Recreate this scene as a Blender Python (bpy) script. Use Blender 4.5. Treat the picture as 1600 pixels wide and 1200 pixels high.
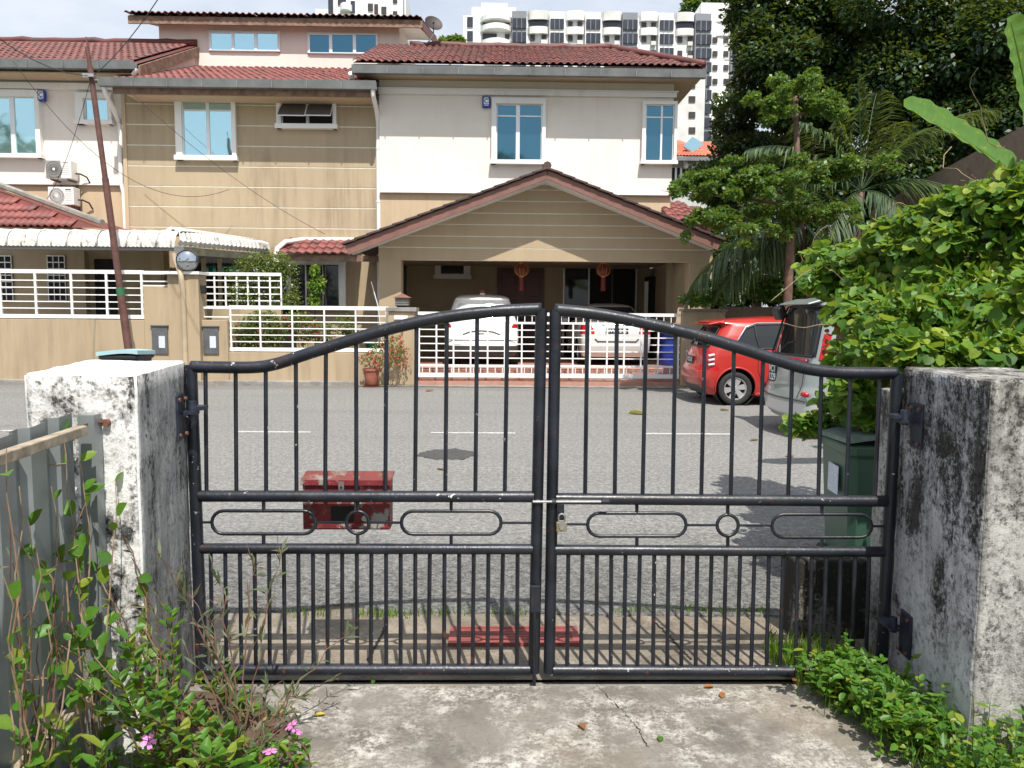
import bpy, bmesh, math, random
import numpy as np
from mathutils import Vector, Matrix, Euler
rng = np.random.default_rng(7); random.seed(7)
SC = bpy.context.scene; COL = SC.collection
for o in list(bpy.data.objects): bpy.data.objects.remove(o)
rad = math.radians
# ------------------------------------------------------------------ camera
H = 1.55; F = 1200.0; YAW = rad(1.1); PITCH = rad(5.2); ROLL = rad(0.45)
_f = np.array([math.sin(YAW)*math.cos(PITCH), math.cos(YAW)*math.cos(PITCH), -math.sin(PITCH)])
_r = np.array([math.cos(YAW), -math.sin(YAW), 0.0]); _u = np.cross(_r, _f)
_r, _u = _r*math.cos(ROLL)+_u*math.sin(ROLL), -_r*math.sin(ROLL)+_u*math.cos(ROLL)
cd = bpy.data.cameras.new('camera'); cam = bpy.data.objects.new('camera', cd); COL.objects.link(cam)
cd.sensor_width = 36.0; cd.lens = 36.0*F/1600; cd.clip_start = 0.05; cd.clip_end = 3000
cam.matrix_world = Matrix(((_r[0], _u[0], -_f[0], 0), (_r[1], _u[1], -_f[1], 0), (_r[2], _u[2], -_f[2], H), (0, 0, 0, 1)))
SC.camera = cam
# ------------------------------------------------------------------ sky and sun
SUN = Vector((0.22, -1.0, 1.72)).normalized()
w = bpy.data.worlds.new('World'); SC.world = w; w.use_nodes = True
wn = w.node_tree; wn.nodes.clear()
sky = wn.nodes.new('ShaderNodeTexSky'); sky.sky_type = 'NISHITA'; sky.sun_disc = False
sky.sun_elevation = math.asin(SUN.z); sky.sun_rotation = math.atan2(SUN.x, SUN.y)
sky.air_density = 1.0; sky.dust_density = 2.5; sky.ozone_density = 1.0
bg = wn.nodes.new('ShaderNodeBackground'); bg.inputs[1].default_value = 0.11
wo = wn.nodes.new('ShaderNodeOutputWorld')
# thin high cloud over the whole sky
wtc = wn.nodes.new('ShaderNodeTexCoord'); wmp = wn.nodes.new('ShaderNodeMapping'); wmp.inputs['Scale'].default_value = (1.0, 1.0, 2.6); wn.links.new(wtc.outputs['Generated'], wmp.inputs[0])
wno = wn.nodes.new('ShaderNodeTexNoise'); wno.inputs['Scale'].default_value = 2.6; wno.inputs['Detail'].default_value = 7; wno.inputs['Roughness'].default_value = 0.6; wn.links.new(wmp.outputs[0], wno.inputs['Vector'])
wrm = wn.nodes.new('ShaderNodeValToRGB'); wrm.color_ramp.elements[0].position = 0.35; wrm.color_ramp.elements[0].color = (.50, .50, .50, 1); wrm.color_ramp.elements[1].position = 0.68; wrm.color_ramp.elements[1].color = (.96, .96, .96, 1); wn.links.new(wno.outputs['Fac'], wrm.inputs[0])
wmx = wn.nodes.new('ShaderNodeMix'); wmx.data_type = 'RGBA'; wn.links.new(wrm.outputs[0], wmx.inputs[0]); wn.links.new(sky.outputs[0], wmx.inputs[6]); wmx.inputs[7].default_value = (5.5, 5.85, 6.35, 1)
wn.links.new(wmx.outputs[2], bg.inputs[0]); wn.links.new(bg.outputs[0], wo.inputs[0])
sd = bpy.data.lights.new('sun', 'SUN'); sd.energy = 4.2; sd.angle = rad(0.55); sd.color = (1.0, 0.95, 0.87)
so = bpy.data.objects.new('sun', sd); COL.objects.link(so); so.location = (5, -20, 40)
so.rotation_euler = SUN.to_track_quat('Z', 'Y').to_euler()
SC.view_settings.view_transform = 'Standard'; SC.view_settings.look = 'None'
SC.view_settings.exposure = 0.6; SC.view_settings.gamma = 1.0; SC.view_settings.use_curve_mapping = False
SC.render.engine = 'CYCLES'; SC.cycles.use_denoising = True; SC.cycles.max_bounces = 6
SC.cycles.diffuse_bounces = 3; SC.cycles.glossy_bounces = 3; SC.cycles.transparent_max_bounces = 8
SC.cycles.sample_clamp_indirect = 6.0
# ------------------------------------------------------------------ helpers
def lin(a, b, n, endpoint=True): return np.linspace(a, b, n, endpoint=endpoint).tolist()
def W(px, py, Y):
    d = _f + _r*(px-800)/F + _u*(600-py)/F
    t = Y/d[1]; return Vector((d[0]*t, Y, H+d[2]*t))
def G(px, py, z=0.0):
    d = _f + _r*(px-800)/F + _u*(600-py)/F
    t = (z-H)/d[2]; return Vector((d[0]*t, d[1]*t, z))
def tag(o, label=None, cat=None, group=None, kind=None):
    if label: o['label'] = label
    if cat: o['category'] = cat
    if group: o['group'] = group
    if kind: o['kind'] = kind
    return o
def empty(name, loc=(0, 0, 0), rz=0.0, label=None, cat=None, group=None, kind=None):
    o = bpy.data.objects.new(name, None); COL.objects.link(o); o.location = loc; o.rotation_euler = (0, 0, rz)
    o.empty_display_size = 0.1
    return tag(o, label, cat, group, kind)
def link(name, me, parent=None, loc=None):
    o = bpy.data.objects.new(name, me); COL.objects.link(o)
    if parent is not None: o.parent = parent
    if loc is not None: o.location = loc
    return o
def rootloc(o):
    v = Vector((0, 0, 0))
    while o is not None: v += o.location; o = o.parent
    return v
def copy_tree(o, parent=None):
    c = o.copy(); COL.objects.link(c); c.parent = parent
    for ch in list(o.children): copy_tree(ch, c)
    return c
class MB:
    """collects shapes for ONE mesh object"""
    def __init__(s): s.v = []; s.f = []; s.m = []
    def add(s, vs, fs, mi=0):
        b = len(s.v); s.v += [tuple(p) for p in vs]; s.f += [tuple(i+b for i in f) for f in fs]; s.m += [mi]*len(fs)
        return s
    def box(s, x0, x1, y0, y1, z0, z1, mi=0):
        v = [(x, y, z) for z in (z0, z1) for y in (y0, y1) for x in (x0, x1)]
        return s.add(v, [(0, 2, 3, 1), (4, 5, 7, 6), (0, 1, 5, 4), (2, 6, 7, 3), (0, 4, 6, 2), (1, 3, 7, 5)], mi)
    def obox(s, c, ax, ay, az, mi=0):
        c, ax, ay, az = map(Vector, (c, ax, ay, az))
        v = [c+ax*i+ay*j+az*k for k in (-1, 1) for j in (-1, 1) for i in (-1, 1)]
        return s.add(v, [(0, 2, 3, 1), (4, 5, 7, 6), (0, 1, 5, 4), (2, 6, 7, 3), (0, 4, 6, 2), (1, 3, 7, 5)], mi)
    def tube(s, pts, r, n=10, closed=False, caps=True, mi=0):
        pts = [Vector(p) for p in pts]; N = len(pts)
        rr = r if hasattr(r, '__len__') else [r]*N
        b = len(s.v); up = None
        for i, p in enumerate(pts):
            if closed: t = pts[(i+1) % N]-pts[i-1]
            else: t = pts[min(i+1, N-1)]-pts[max(i-1, 0)]
            t = t.normalized() if t.length > 1e-9 else Vector((0, 0, 1))
            if up is None:
                a = Vector((0, 0, 1)) if abs(t.z) < 0.9 else Vector((0, 1, 0))
                up = (a - t*a.dot(t)).normalized()
            else:
                up = up - t*up.dot(t); up = up.normalized() if up.length > 1e-6 else Vector((1, 0, 0))
            sd_ = t.cross(up)
            for k in range(n):
                a = 2*math.pi*k/n
                s.v.append(tuple(p + (up*math.cos(a)+sd_*math.sin(a))*rr[i]))
        for i in range(N if closed else N-1):
            j = (i+1) % N
            for k in range(n):
                k2 = (k+1) % n
                s.f.append((b+i*n+k, b+i*n+k2, b+j*n+k2, b+j*n+k)); s.m.append(mi)
        if caps and not closed:
            s.f.append(tuple(b+k for k in reversed(range(n)))); s.m.append(mi)
            s.f.append(tuple(b+(N-1)*n+k for k in range(n))); s.m.append(mi)
        return s
    def cyl(s, p0, p1, r, n=12, r1=None, mi=0):
        return s.tube([p0, p1], [r, r if r1 is None else r1], n, mi=mi)
    def prism(s, poly, ax, a0, a1, mi=0):
        """extrude a 2D polygon; ax = axis letter of the extrusion"""
        n = len(poly)
        def P(p, a):
            return {'x': (a, p[0], p[1]), 'y': (p[0], a, p[1]), 'z': (p[0], p[1], a)}[ax]
        v = [P(p, a0) for p in poly]+[P(p, a1) for p in poly]
        f = [tuple(range(n))[::-1], tuple(range(n, 2*n))]+[(i, (i+1) % n, n+(i+1) % n, n+i) for i in range(n)]
        return s.add(v, f, mi)
    def lathe(s, prof, c=(0, 0, 0), n=20, mi=0):
        c = Vector(c); b = len(s.v)
        for r, z in prof:
            for k in range(n):
                a = 2*math.pi*k/n; s.v.append((c.x+r*math.cos(a), c.y+r*math.sin(a), c.z+z))
        for i in range(len(prof)-1):
            for k in range(n):
                k2 = (k+1) % n
                s.f.append((b+i*n+k, b+i*n+k2, b+(i+1)*n+k2, b+(i+1)*n+k)); s.m.append(mi)
        return s
    def xf(s, M):
        s.v = [tuple(M @ Vector(p)) for p in s.v]; return s
    def mesh(s, name, mats, smooth=False, fix=True):
        me = bpy.data.meshes.new(name); me.from_pydata(s.v, [], s.f)
        for m in (mats if isinstance(mats, (list, tuple)) else [mats]): me.materials.append(m)
        if any(s.m): me.polygons.foreach_set('material_index', s.m)
        if fix:
            bm = bmesh.new(); bm.from_mesh(me); bmesh.ops.recalc_face_normals(bm, faces=bm.faces); bm.to_mesh(me); bm.free()
        if smooth: me.polygons.foreach_set('use_smooth', [True]*len(me.polygons))
        me.update(); return me
    def build(s, name, mats, parent=None, smooth=False, local=False, bevel=0.0, fix=True, auto=None):
        if parent is not None and not local:
            L = rootloc(parent); s.v = [(x-L.x, y-L.y, z-L.z) for x, y, z in s.v]; loc = None
        elif parent is None and s.v and not local:
            a = np.array(s.v); L = Vector(((a[:, 0].min()+a[:, 0].max())/2, (a[:, 1].min()+a[:, 1].max())/2, a[:, 2].min()))
            s.v = [(x-L.x, y-L.y, z-L.z) for x, y, z in s.v]; loc = L
        else: loc = None
        me = s.mesh(name, mats, smooth, fix)
        o = link(name, me, parent, loc)
        if bevel:
            m = o.modifiers.new('bevel', 'BEVEL'); m.width = bevel; m.segments = 2; m.limit_method = 'ANGLE'; m.angle_limit = rad(50)
        if auto:
            me.polygons.foreach_set('use_smooth', [True]*len(me.polygons))
            try:
                me.set_sharp_from_angle(angle=rad(auto))
            except Exception: pass
        return o
def fast_mesh(name, V, faces, mat, smooth=True):
    """V (n,3) array, faces (m,k) int array"""
    me = bpy.data.meshes.new(name); V = np.asarray(V, np.float32); faces = np.asarray(faces, np.int32)
    me.vertices.add(len(V)); me.vertices.foreach_set('co', V.ravel())
    k = faces.shape[1]; me.loops.add(faces.size); me.loops.foreach_set('vertex_index', faces.ravel())
    me.polygons.add(len(faces)); me.polygons.foreach_set('loop_start', np.arange(0, faces.size, k, dtype=np.int32))
    me.polygons.foreach_set('use_smooth', np.full(len(faces), smooth, dtype=bool))
    if mat is not None: me.materials.append(mat)
    me.update(calc_edges=True); me.validate(); return me
def text(name, s, size, mat, parent, loc, rot, ext=0.001, align='CENTER', sx=1.0):
    c = bpy.data.curves.new(name, 'FONT'); c.body = s; c.size = size; c.extrude = ext; c.align_x = align; c.align_y = 'CENTER'
    c.offset = size*0.012
    tmp = bpy.data.objects.new('tmp', c); COL.objects.link(tmp)
    me = bpy.data.meshes.new_from_object(tmp.evaluated_get(bpy.context.evaluated_depsgraph_get())); me.name = name
    bpy.data.objects.remove(tmp); me.materials.clear(); me.materials.append(mat)
    o = bpy.data.objects.new(name, me); COL.objects.link(o); o.parent = parent
    o.location = loc; o.rotation_euler = rot; o.scale = (sx, 1, 1); return o
# ------------------------------------------------------------------ materials
def newmat(name):
    m = bpy.data.materials.new(name); m.use_nodes = True; nt = m.node_tree; nt.nodes.clear()
    out = nt.nodes.new('ShaderNodeOutputMaterial'); p = nt.nodes.new('ShaderNodeBsdfPrincipled')
    nt.links.new(p.outputs[0], out.inputs[0]); return m, nt, p, out
def nd(nt, t, **k):
    n = nt.nodes.new(t)
    for a, b in k.items():
        if a.startswith('i_'):
            key = a[2:]; key = int(key) if key.isdigit() else key.replace('_', ' ')
            n.inputs[key].default_value = b
        else: setattr(n, a, b)
    return n
def coord(nt, scale=(1, 1, 1), kind='Object', loc=(0, 0, 0)):
    tc = nt.nodes.new('ShaderNodeTexCoord'); mp = nt.nodes.new('ShaderNodeMapping')
    mp.inputs['Scale'].default_value = scale; mp.inputs['Location'].default_value = loc
    if kind == 'World':
        g = nt.nodes.new('ShaderNodeNewGeometry'); nt.links.new(g.outputs['Position'], mp.inputs[0])
    else: nt.links.new(tc.outputs[kind], mp.inputs[0])
    return mp.outputs[0]
def noise(nt, vec, scale, detail=4, rough=0.55, dist=0.0):
    n = nd(nt, 'ShaderNodeTexNoise'); n.inputs['Scale'].default_value = scale; n.inputs['Detail'].default_value = detail
    n.inputs['Roughness'].default_value = rough; n.inputs['Distortion'].default_value = dist
    nt.links.new(vec, n.inputs['Vector']); return n.outputs['Fac']
def ramp(nt, fac, stops, interp='LINEAR'):
    r = nt.nodes.new('ShaderNodeValToRGB'); r.color_ramp.interpolation = interp; e = r.color_ramp.elements
    while len(e) < len(stops): e.new(0.5)
    for el, (p, c) in zip(e, stops):
        el.position = p; el.color = (c, c, c, 1) if not hasattr(c, '__len__') else (*c, 1)
    nt.links.new(fac, r.inputs[0]); return r.outputs[0]
def mix(nt, fac, a, b, mode='MIX'):
    m = nt.nodes.new('ShaderNodeMix'); m.data_type = 'RGBA'; m.blend_type = mode
    for inp, v in ((m.inputs[0], fac), (m.inputs[6], a), (m.inputs[7], b)):
        if hasattr(v, 'is_output'): nt.links.new(v, inp)
        elif hasattr(v, '__len__'): inp.default_value = (*v, 1) if len(v) == 3 else v
        else: inp.default_value = v
    return m.outputs[2]
def math_(nt, op, a, b=0.0, clamp=False):
    m = nt.nodes.new('ShaderNodeMath'); m.operation = op; m.use_clamp = clamp
    for inp, v in ((m.inputs[0], a), (m.inputs[1], b)):
        if hasattr(v, 'is_output'): nt.links.new(v, inp)
        else: inp.default_value = v
    return m.outputs[0]
def bump(nt, p, h, strength=0.3, dist=0.01):
    b = nt.nodes.new('ShaderNodeBump'); b.inputs['Strength'].default_value = strength; b.inputs['Distance'].default_value = dist
    nt.links.new(h, b.inputs['Height']); nt.links.new(b.outputs[0], p.inputs['Normal'])
def S(c): return tuple(((x/255+0.055)/1.055)**2.4 if x/255 > 0.04045 else x/255/12.92 for x in c)
def mul(c, k): return tuple(min(1, x*k) for x in c)
def plain(name, col, rough=0.6, metal=0.0, var=0.12, scale=6.0, spec=0.5, bumpk=0.0, bscale=80):
    m, nt, p, _ = newmat(name); v = coord(nt)
    n = noise(nt, v, scale, 5)
    c = mix(nt, ramp(nt, n, [(0.3, 0.0), (0.7, 1.0)]), mul(col, 1-var), mul(col, 1+var))
    nt.links.new(c, p.inputs['Base Color']); p.inputs['Roughness'].default_value = rough; p.inputs['Metallic'].default_value = metal
    p.inputs['Specular IOR Level'].default_value = spec
    if bumpk: bump(nt, p, noise(nt, v, bscale, 3), bumpk, 0.004)
    return m
def wallpaint(name, col, dirt=(0.25, 0.2, 0.14), k=0.35, streak=0.35, rough=0.8):
    m, nt, p, _ = newmat(name); v = coord(nt, kind='World'); vs = coord(nt, (2.2, 2.2, 0.16), 'World')
    big = ramp(nt, noise(nt, v, 0.7, 6, 0.6), [(0.3, 0.0), (0.72, 1.0)])
    c = mix(nt, big, mul(col, 0.93), mul(col, 1.05))
    st = ramp(nt, noise(nt, vs, 2.2, 7, 0.68), [(0.47, 0.0), (0.70, 1.0)])
    st = math_(nt, 'MULTIPLY', st, ramp(nt, noise(nt, v, 0.6, 4), [(0.36, 0.0), (0.60, 1.0)]))
    lt = math_(nt, 'MULTIPLY', ramp(nt, noise(nt, coord(nt, (3.1, 3.1, .3), 'World', (5, 2, 7)), 1.5, 6, 0.65), [(0.50, 0.0), (0.72, 1.0)]), min(0.45, streak*0.7))
    c = mix(nt, lt, c, mul(col, 1.22))
    c = mix(nt, math_(nt, 'MULTIPLY', st, streak), c, dirt)
    sp = ramp(nt, noise(nt, v, 9, 6, 0.7), [(0.62, 0.0), (0.8, 1.0)])
    c = mix(nt, math_(nt, 'MULTIPLY', sp, k*0.35), c, dirt)
    nt.links.new(c, p.inputs['Base Color']); p.inputs['Roughness'].default_value = rough
    bump(nt, p, noise(nt, v, 45, 4), 0.15, 0.006); return m
def mouldy(name, base=(0.72, 0.72, 0.70), cover=0.5, dark=(0.03, 0.028, 0.025), streaky=0.3, greyk=0.4, grey=(0.22, 0.22, 0.21), topk=0.0):
    """painted masonry with black algae: colour of the thing itself"""
    m, nt, p, _ = newmat(name); v = coord(nt, kind='World'); vs = coord(nt, (3.0, 3.0, 0.45), 'World'); vz = coord(nt, (14, 14, 0.7), 'World')
    a = noise(nt, v, 3.2, 9, 0.72, 0.4); b = noise(nt, vs, 2.6, 8, 0.7); f = noise(nt, v, 55, 6, 0.75)
    s = math_(nt, 'ADD', math_(nt, 'MULTIPLY', a, 0.55), math_(nt, 'MULTIPLY', b, 0.45))
    s = math_(nt, 'ADD', math_(nt, 'MULTIPLY', s, 0.68), math_(nt, 'MULTIPLY', f, 0.32))
    t = 0.62-0.2*cover
    if topk:
        sz = nd(nt, 'ShaderNodeSeparateXYZ'); nt.links.new(v, sz.inputs[0]); s = math_(nt, 'ADD', s, math_(nt, 'MULTIPLY', math_(nt, 'SUBTRACT', sz.outputs[2], 0.8), topk))
    g = ramp(nt, noise(nt, v, 2.0, 8, 0.7, 0.3), [(0.40, 0.0), (0.62, 1.0)])
    gz = ramp(nt, noise(nt, vz, 2.0, 6, 0.7), [(0.40, 0.0), (0.70, 1.0)])
    fs = ramp(nt, f, [(0.38, 1.0), (0.62, 0.15)])
    c = mix(nt, math_(nt, 'MULTIPLY', math_(nt, 'MULTIPLY', g, fs), greyk), base, grey)
    c = mix(nt, math_(nt, 'MULTIPLY', gz, streaky), c, grey)
    c = mix(nt, ramp(nt, s, [(t, 0.0), (t+0.07, 1.0)]), c, dark)
    sp2 = math_(nt, 'MULTIPLY', ramp(nt, math_(nt, 'ADD', math_(nt, 'MULTIPLY', noise(nt, v, 30, 6, 0.8), 0.7), math_(nt, 'MULTIPLY', a, 0.3)), [(0.50, 0.0), (0.57, 1.0)]), 0.62*greyk)
    c = mix(nt, sp2, c, mul(grey, 0.45))
    pit = ramp(nt, noise(nt, v, 17, 3, 0.5), [(0.70, 0.0), (0.74, 1.0)])
    c = mix(nt, math_(nt, 'MULTIPLY', pit, 0.8), c, dark)
    nt.links.new(c, p.inputs['Base Color']); p.inputs['Roughness'].default_value = 0.9; p.inputs['Specular IOR Level'].default_value = 0.2
    h = math_(nt, 'ADD', math_(nt, 'MULTIPLY', noise(nt, v, 6, 6, 0.6), 1.0), math_(nt, 'MULTIPLY', f, 0.6))
    bump(nt, p, h, 0.55, 0.02); return m
def leafmat(name, c0, c1, c2=None, rough=0.42, trans=0.35, spec=0.45):
    """leaf: colour differs from leaf to leaf"""
    m, nt, p, out = newmat(name); g = nt.nodes.new('ShaderNodeNewGeometry'); oi = nt.nodes.new('ShaderNodeObjectInfo')
    r = math_(nt, 'FRACT', math_(nt, 'ADD', g.outputs['Random Per Island'], oi.outputs['Random']))
    st = [(0.0, c0), (0.75, c1)] + ([(0.97, c2)] if c2 else [])
    c = ramp(nt, r, st)
    v = coord(nt); c = mix(nt, ramp(nt, noise(nt, v, 40, 3), [(0.35, 0.0), (0.7, 0.35)]), c, mul(c0, 0.75))
    nt.links.new(c, p.inputs['Base Color']); p.inputs['Roughness'].default_value = rough; p.inputs['Specular IOR Level'].default_value = spec
    tr = nt.nodes.new('ShaderNodeBsdfTranslucent'); tc = mix(nt, 0.45, c, (0.5, 0.62, 0.05), 'MIX')
    nt.links.new(tc, tr.inputs[0]); ms = nt.nodes.new('ShaderNodeMixShader'); ms.inputs[0].default_value = trans
    nt.links.new(p.outputs[0], ms.inputs[1]); nt.links.new(tr.outputs[0], ms.inputs[2]); nt.links.new(ms.outputs[0], out.inputs[0])
    return m
def glassmat(name, col, rough=0.04, metal=0.85, wob=0.16):
    m, nt, p, _ = newmat(name); p.inputs['Base Color'].default_value = (*col, 1); p.inputs['Metallic'].default_value = metal
    p.inputs['Roughness'].default_value = rough
    bump(nt, p, noise(nt, coord(nt, kind='World'), 0.8, 2), wob, 0.05); return m

def asphalt():
    m, nt, p, _ = newmat('asphalt'); v = coord(nt, kind='World')
    sp = noise(nt, v, 95, 3, 0.8); vo = nd(nt, 'ShaderNodeTexVoronoi'); vo.inputs['Scale'].default_value = 120; nt.links.new(v, vo.inputs['Vector'])
    sp = math_(nt, 'ADD', math_(nt, 'MULTIPLY', sp, 0.34), math_(nt, 'ADD', math_(nt, 'MULTIPLY', noise(nt, v, 36, 3, 0.8), 0.34), math_(nt, 'MULTIPLY', noise(nt, v, 17, 4, 0.8), 0.32)))
    c = ramp(nt, sp, [(0.39, (0.06, 0.06, 0.058)), (0.47, (0.165, 0.163, 0.157)), (0.53, (0.235, 0.232, 0.223)), (0.61, (0.42, 0.41, 0.395))])
    big = ramp(nt, noise(nt, v, 0.55, 7, 0.62, 0.5), [(0.36, 0.0), (0.66, 1.0)])
    c = mix(nt, math_(nt, 'MULTIPLY', big, 0.30), c, (0.17, 0.17, 0.162))
    # weathered, damp and mossy strip along the near edge with its own ragged outline
    sx = nd(nt, 'ShaderNodeSeparateXYZ'); nt.links.new(v, sx.inputs[0])
    d = math_(nt, 'SUBTRACT', 5.5, sx.outputs[1]); d = math_(nt, 'ADD', d, math_(nt, 'MULTIPLY', math_(nt, 'SUBTRACT', noise(nt, v, 1.6, 6, 0.65), 0.5), 2.4))
    c = mix(nt, math_(nt, 'MULTIPLY', ramp(nt, d, [(0.0, 0.0), (1.0, 1.0)]), 0.85), c, mix(nt, ramp(nt, sp, [(0.44, 0.0), (0.58, 1.0)]), (0.035, 0.035, 0.033), (0.20, 0.20, 0.19)))
    d2 = math_(nt, 'ADD', math_(nt, 'SUBTRACT', sx.outputs[1], 15.2), math_(nt, 'MULTIPLY', math_(nt, 'SUBTRACT', noise(nt, v, 1.1, 5), 0.5), 1.6))
    c = mix(nt, math_(nt, 'MULTIPLY', ramp(nt, d2, [(0.0, 0.0), (1.0, 1.0)]), 0.35), c, (0.08, 0.078, 0.07))
    tr = ramp(nt, noise(nt, coord(nt, (0.16, 1.3, 1), 'World'), 1.0, 5), [(0.5, 0.0), (0.8, 1.0)])
    c = mix(nt, math_(nt, 'MULTIPLY', tr, 0.28), c, (0.09, 0.09, 0.085))
    sc = ramp(nt, noise(nt, coord(nt, (0.9, 4.5, 1), 'World'), 2.3, 8, 0.75), [(0.66, 0.0), (0.74, 1.0)])
    c = mix(nt, math_(nt, 'MULTIPLY', sc, 0.6), c, (0.06, 0.06, 0.057))
    oil = ramp(nt, noise(nt, v, 1.9, 4, 0.5), [(0.70, 0.0), (0.78, 1.0)]); c = mix(nt, math_(nt, 'MULTIPLY', oil, 0.5), c, (0.07, 0.07, 0.068))
    nt.links.new(c, p.inputs['Base Color']); p.inputs['Roughness'].default_value = 0.88; p.inputs['Specular IOR Level'].default_value = 0.25
    bump(nt, p, sp, 0.8, 0.012); return m
def concrete(name, a, b, white=0.6, warm=(0.30, 0.24, 0.17)):
    m, nt, p, _ = newmat(name); v = coord(nt, kind='World')
    n1 = noise(nt, v, 1.7, 8, 0.68, 0.6); n2 = noise(nt, v, 60, 6, 0.8); n3 = noise(nt, v, 3.1, 7, 0.7); n4 = noise(nt, v, 13, 7, 0.78)
    c = mix(nt, ramp(nt, n1, [(0.36, 0.0), (0.62, 1.0)]), a, b)
    c = mix(nt, math_(nt, 'MULTIPLY', ramp(nt, noise(nt, v, 1.1, 6), [(0.48, 0.0), (0.66, 1.0)]), 0.6), c, warm)
    wm = math_(nt, 'MULTIPLY', ramp(nt, n3, [(0.42, 0.0), (0.60, 1.0)]), ramp(nt, math_(nt, 'ADD', math_(nt, 'MULTIPLY', n4, 0.6), math_(nt, 'MULTIPLY', n2, 0.4)), [(0.46, 0.0), (0.56, 1.0)]))
    c = mix(nt, math_(nt, 'MULTIPLY', wm, white), c, (0.55, 0.53, 0.485))
    c = mix(nt, ramp(nt, n2, [(0.28, 0.75), (0.46, 0.0)]), c, mul(a, 0.35))
    c = mix(nt, math_(nt, 'MULTIPLY', ramp(nt, noise(nt, v, 2.6, 7, 0.7), [(0.55, 0.0), (0.72, 1.0)]), 0.5), c, mul(a, 0.45))
    nt.links.new(c, p.inputs['Base Color']); p.inputs['Roughness'].default_value = 0.9; p.inputs['Specular IOR Level'].default_value = 0.25
    bump(nt, p, math_(nt, 'ADD', math_(nt, 'MULTIPLY', n2, 0.5), n4), 0.5, 0.012); return m
def tilemat(name, c0, c1, dirt=(0.05, 0.035, 0.03), dk=0.5):
    m, nt, p, _ = newmat(name); oi = nt.nodes.new('ShaderNodeObjectInfo'); g = nt.nodes.new('ShaderNodeNewGeometry')
    r = math_(nt, 'FRACT', math_(nt, 'ADD', g.outputs['Random Per Island'], oi.outputs['Random']))
    c = mix(nt, r, c0, c1); v = coord(nt, kind='World')
    c = mix(nt, math_(nt, 'MULTIPLY', ramp(nt, noise(nt, v, 2.2, 8, 0.72), [(0.45, 0.0), (0.68, 1.0)]), dk), c, dirt)
    nt.links.new(c, p.inputs['Base Color']); p.inputs['Roughness'].default_value = 0.6; bump(nt, p, noise(nt, v, 60, 4), 0.25, 0.005); return m
def gatepaint():
    m, nt, p, _ = newmat('black_gate_paint'); v = coord(nt, kind='World')
    base = mix(nt, ramp(nt, noise(nt, v, 7, 5), [(0.35, 0.0), (0.7, 1.0)]), (0.006, 0.008, 0.012), (0.018, 0.022, 0.033))
    region = ramp(nt, noise(nt, v, 2.3, 3), [(0.5, 0.0), (0.62, 1.0)])
    chip = ramp(nt, noise(nt, v, 42, 4, 0.6), [(0.665, 0.0), (0.68, 1.0)]); chip = math_(nt, 'MULTIPLY', chip, region)
    c = mix(nt, chip, base, mix(nt, noise(nt, v, 20, 2), (0.75, 0.75, 0.74), (0.25, 0.27, 0.33)))
    sx = nd(nt, 'ShaderNodeSeparateXYZ'); nt.links.new(v, sx.inputs[0])
    rust = math_(nt, 'MULTIPLY', ramp(nt, noise(nt, v, 11, 5, 0.7), [(0.60, 0.0), (0.67, 1.0)]), ramp(nt, sx.outputs[2], [(0.14, 0.8), (0.34, 0.12)]))
    c = mix(nt, rust, c, (0.16, 0.045, 0.02))
    nt.links.new(c, p.inputs['Base Color']); nt.links.new(ramp(nt, noise(nt, v, 9, 4), [(0.3, 0.30), (0.7, 0.5)]), p.inputs['Roughness'])
    bump(nt, p, math_(nt, 'ADD', noise(nt, v, 60, 4), math_(nt, 'MULTIPLY', noise(nt, v, 12, 3), 1.5)), 0.3, 0.004); return m
def rusty(name, c0=(0.11, 0.045, 0.03), c1=(0.19, 0.085, 0.055)):
    m, nt, p, _ = newmat(name); v = coord(nt, kind='World')
    c = mix(nt, ramp(nt, noise(nt, v, 6, 7, 0.7), [(0.35, 0.0), (0.65, 1.0)]), c0, c1)
    nt.links.new(c, p.inputs['Base Color']); p.inputs['Roughness'].default_value = 0.75; bump(nt, p, noise(nt, v, 40, 5), 0.4, 0.006); return m
def chippedred():
    m, nt, p, _ = newmat('weathered_red_paint'); v = coord(nt, kind='World')
    c = mix(nt, ramp(nt, noise(nt, v, 14, 6, 0.7), [(0.35, 0.0), (0.65, 1.0)]), (0.12, 0.009, 0.013), (0.21, 0.022, 0.028))
    c = mix(nt, ramp(nt, noise(nt, v, 9, 7, 0.75), [(0.53, 0.0), (0.57, 1.0)]), c, (0.27, 0.26, 0.235))
    c = mix(nt, ramp(nt, noise(nt, coord(nt, (1, 1, 0.5), 'World', (3, 1, 2)), 11, 6, 0.7), [(0.58, 0.0), (0.66, 1.0)]), c, (0.15, 0.06, 0.03))
    sx = nd(nt, 'ShaderNodeNewGeometry'); sp = nd(nt, 'ShaderNodeSeparateXYZ'); nt.links.new(sx.outputs['Normal'], sp.inputs[0])
    top = math_(nt, 'MULTIPLY', ramp(nt, sp.outputs[2], [(0.4, 0.0), (0.7, 1.0)]), ramp(nt, noise(nt, v, 16, 6, 0.7), [(0.35, 0.2), (0.6, 1.0)]))
    c = mix(nt, math_(nt, 'MULTIPLY', top, 0.8), c, (0.15, 0.052, 0.03))
    nt.links.new(c, p.inputs['Base Color']); p.inputs['Roughness'].default_value = 0.6; bump(nt, p, noise(nt, v, 30, 5), 0.3, 0.004); return m

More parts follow.
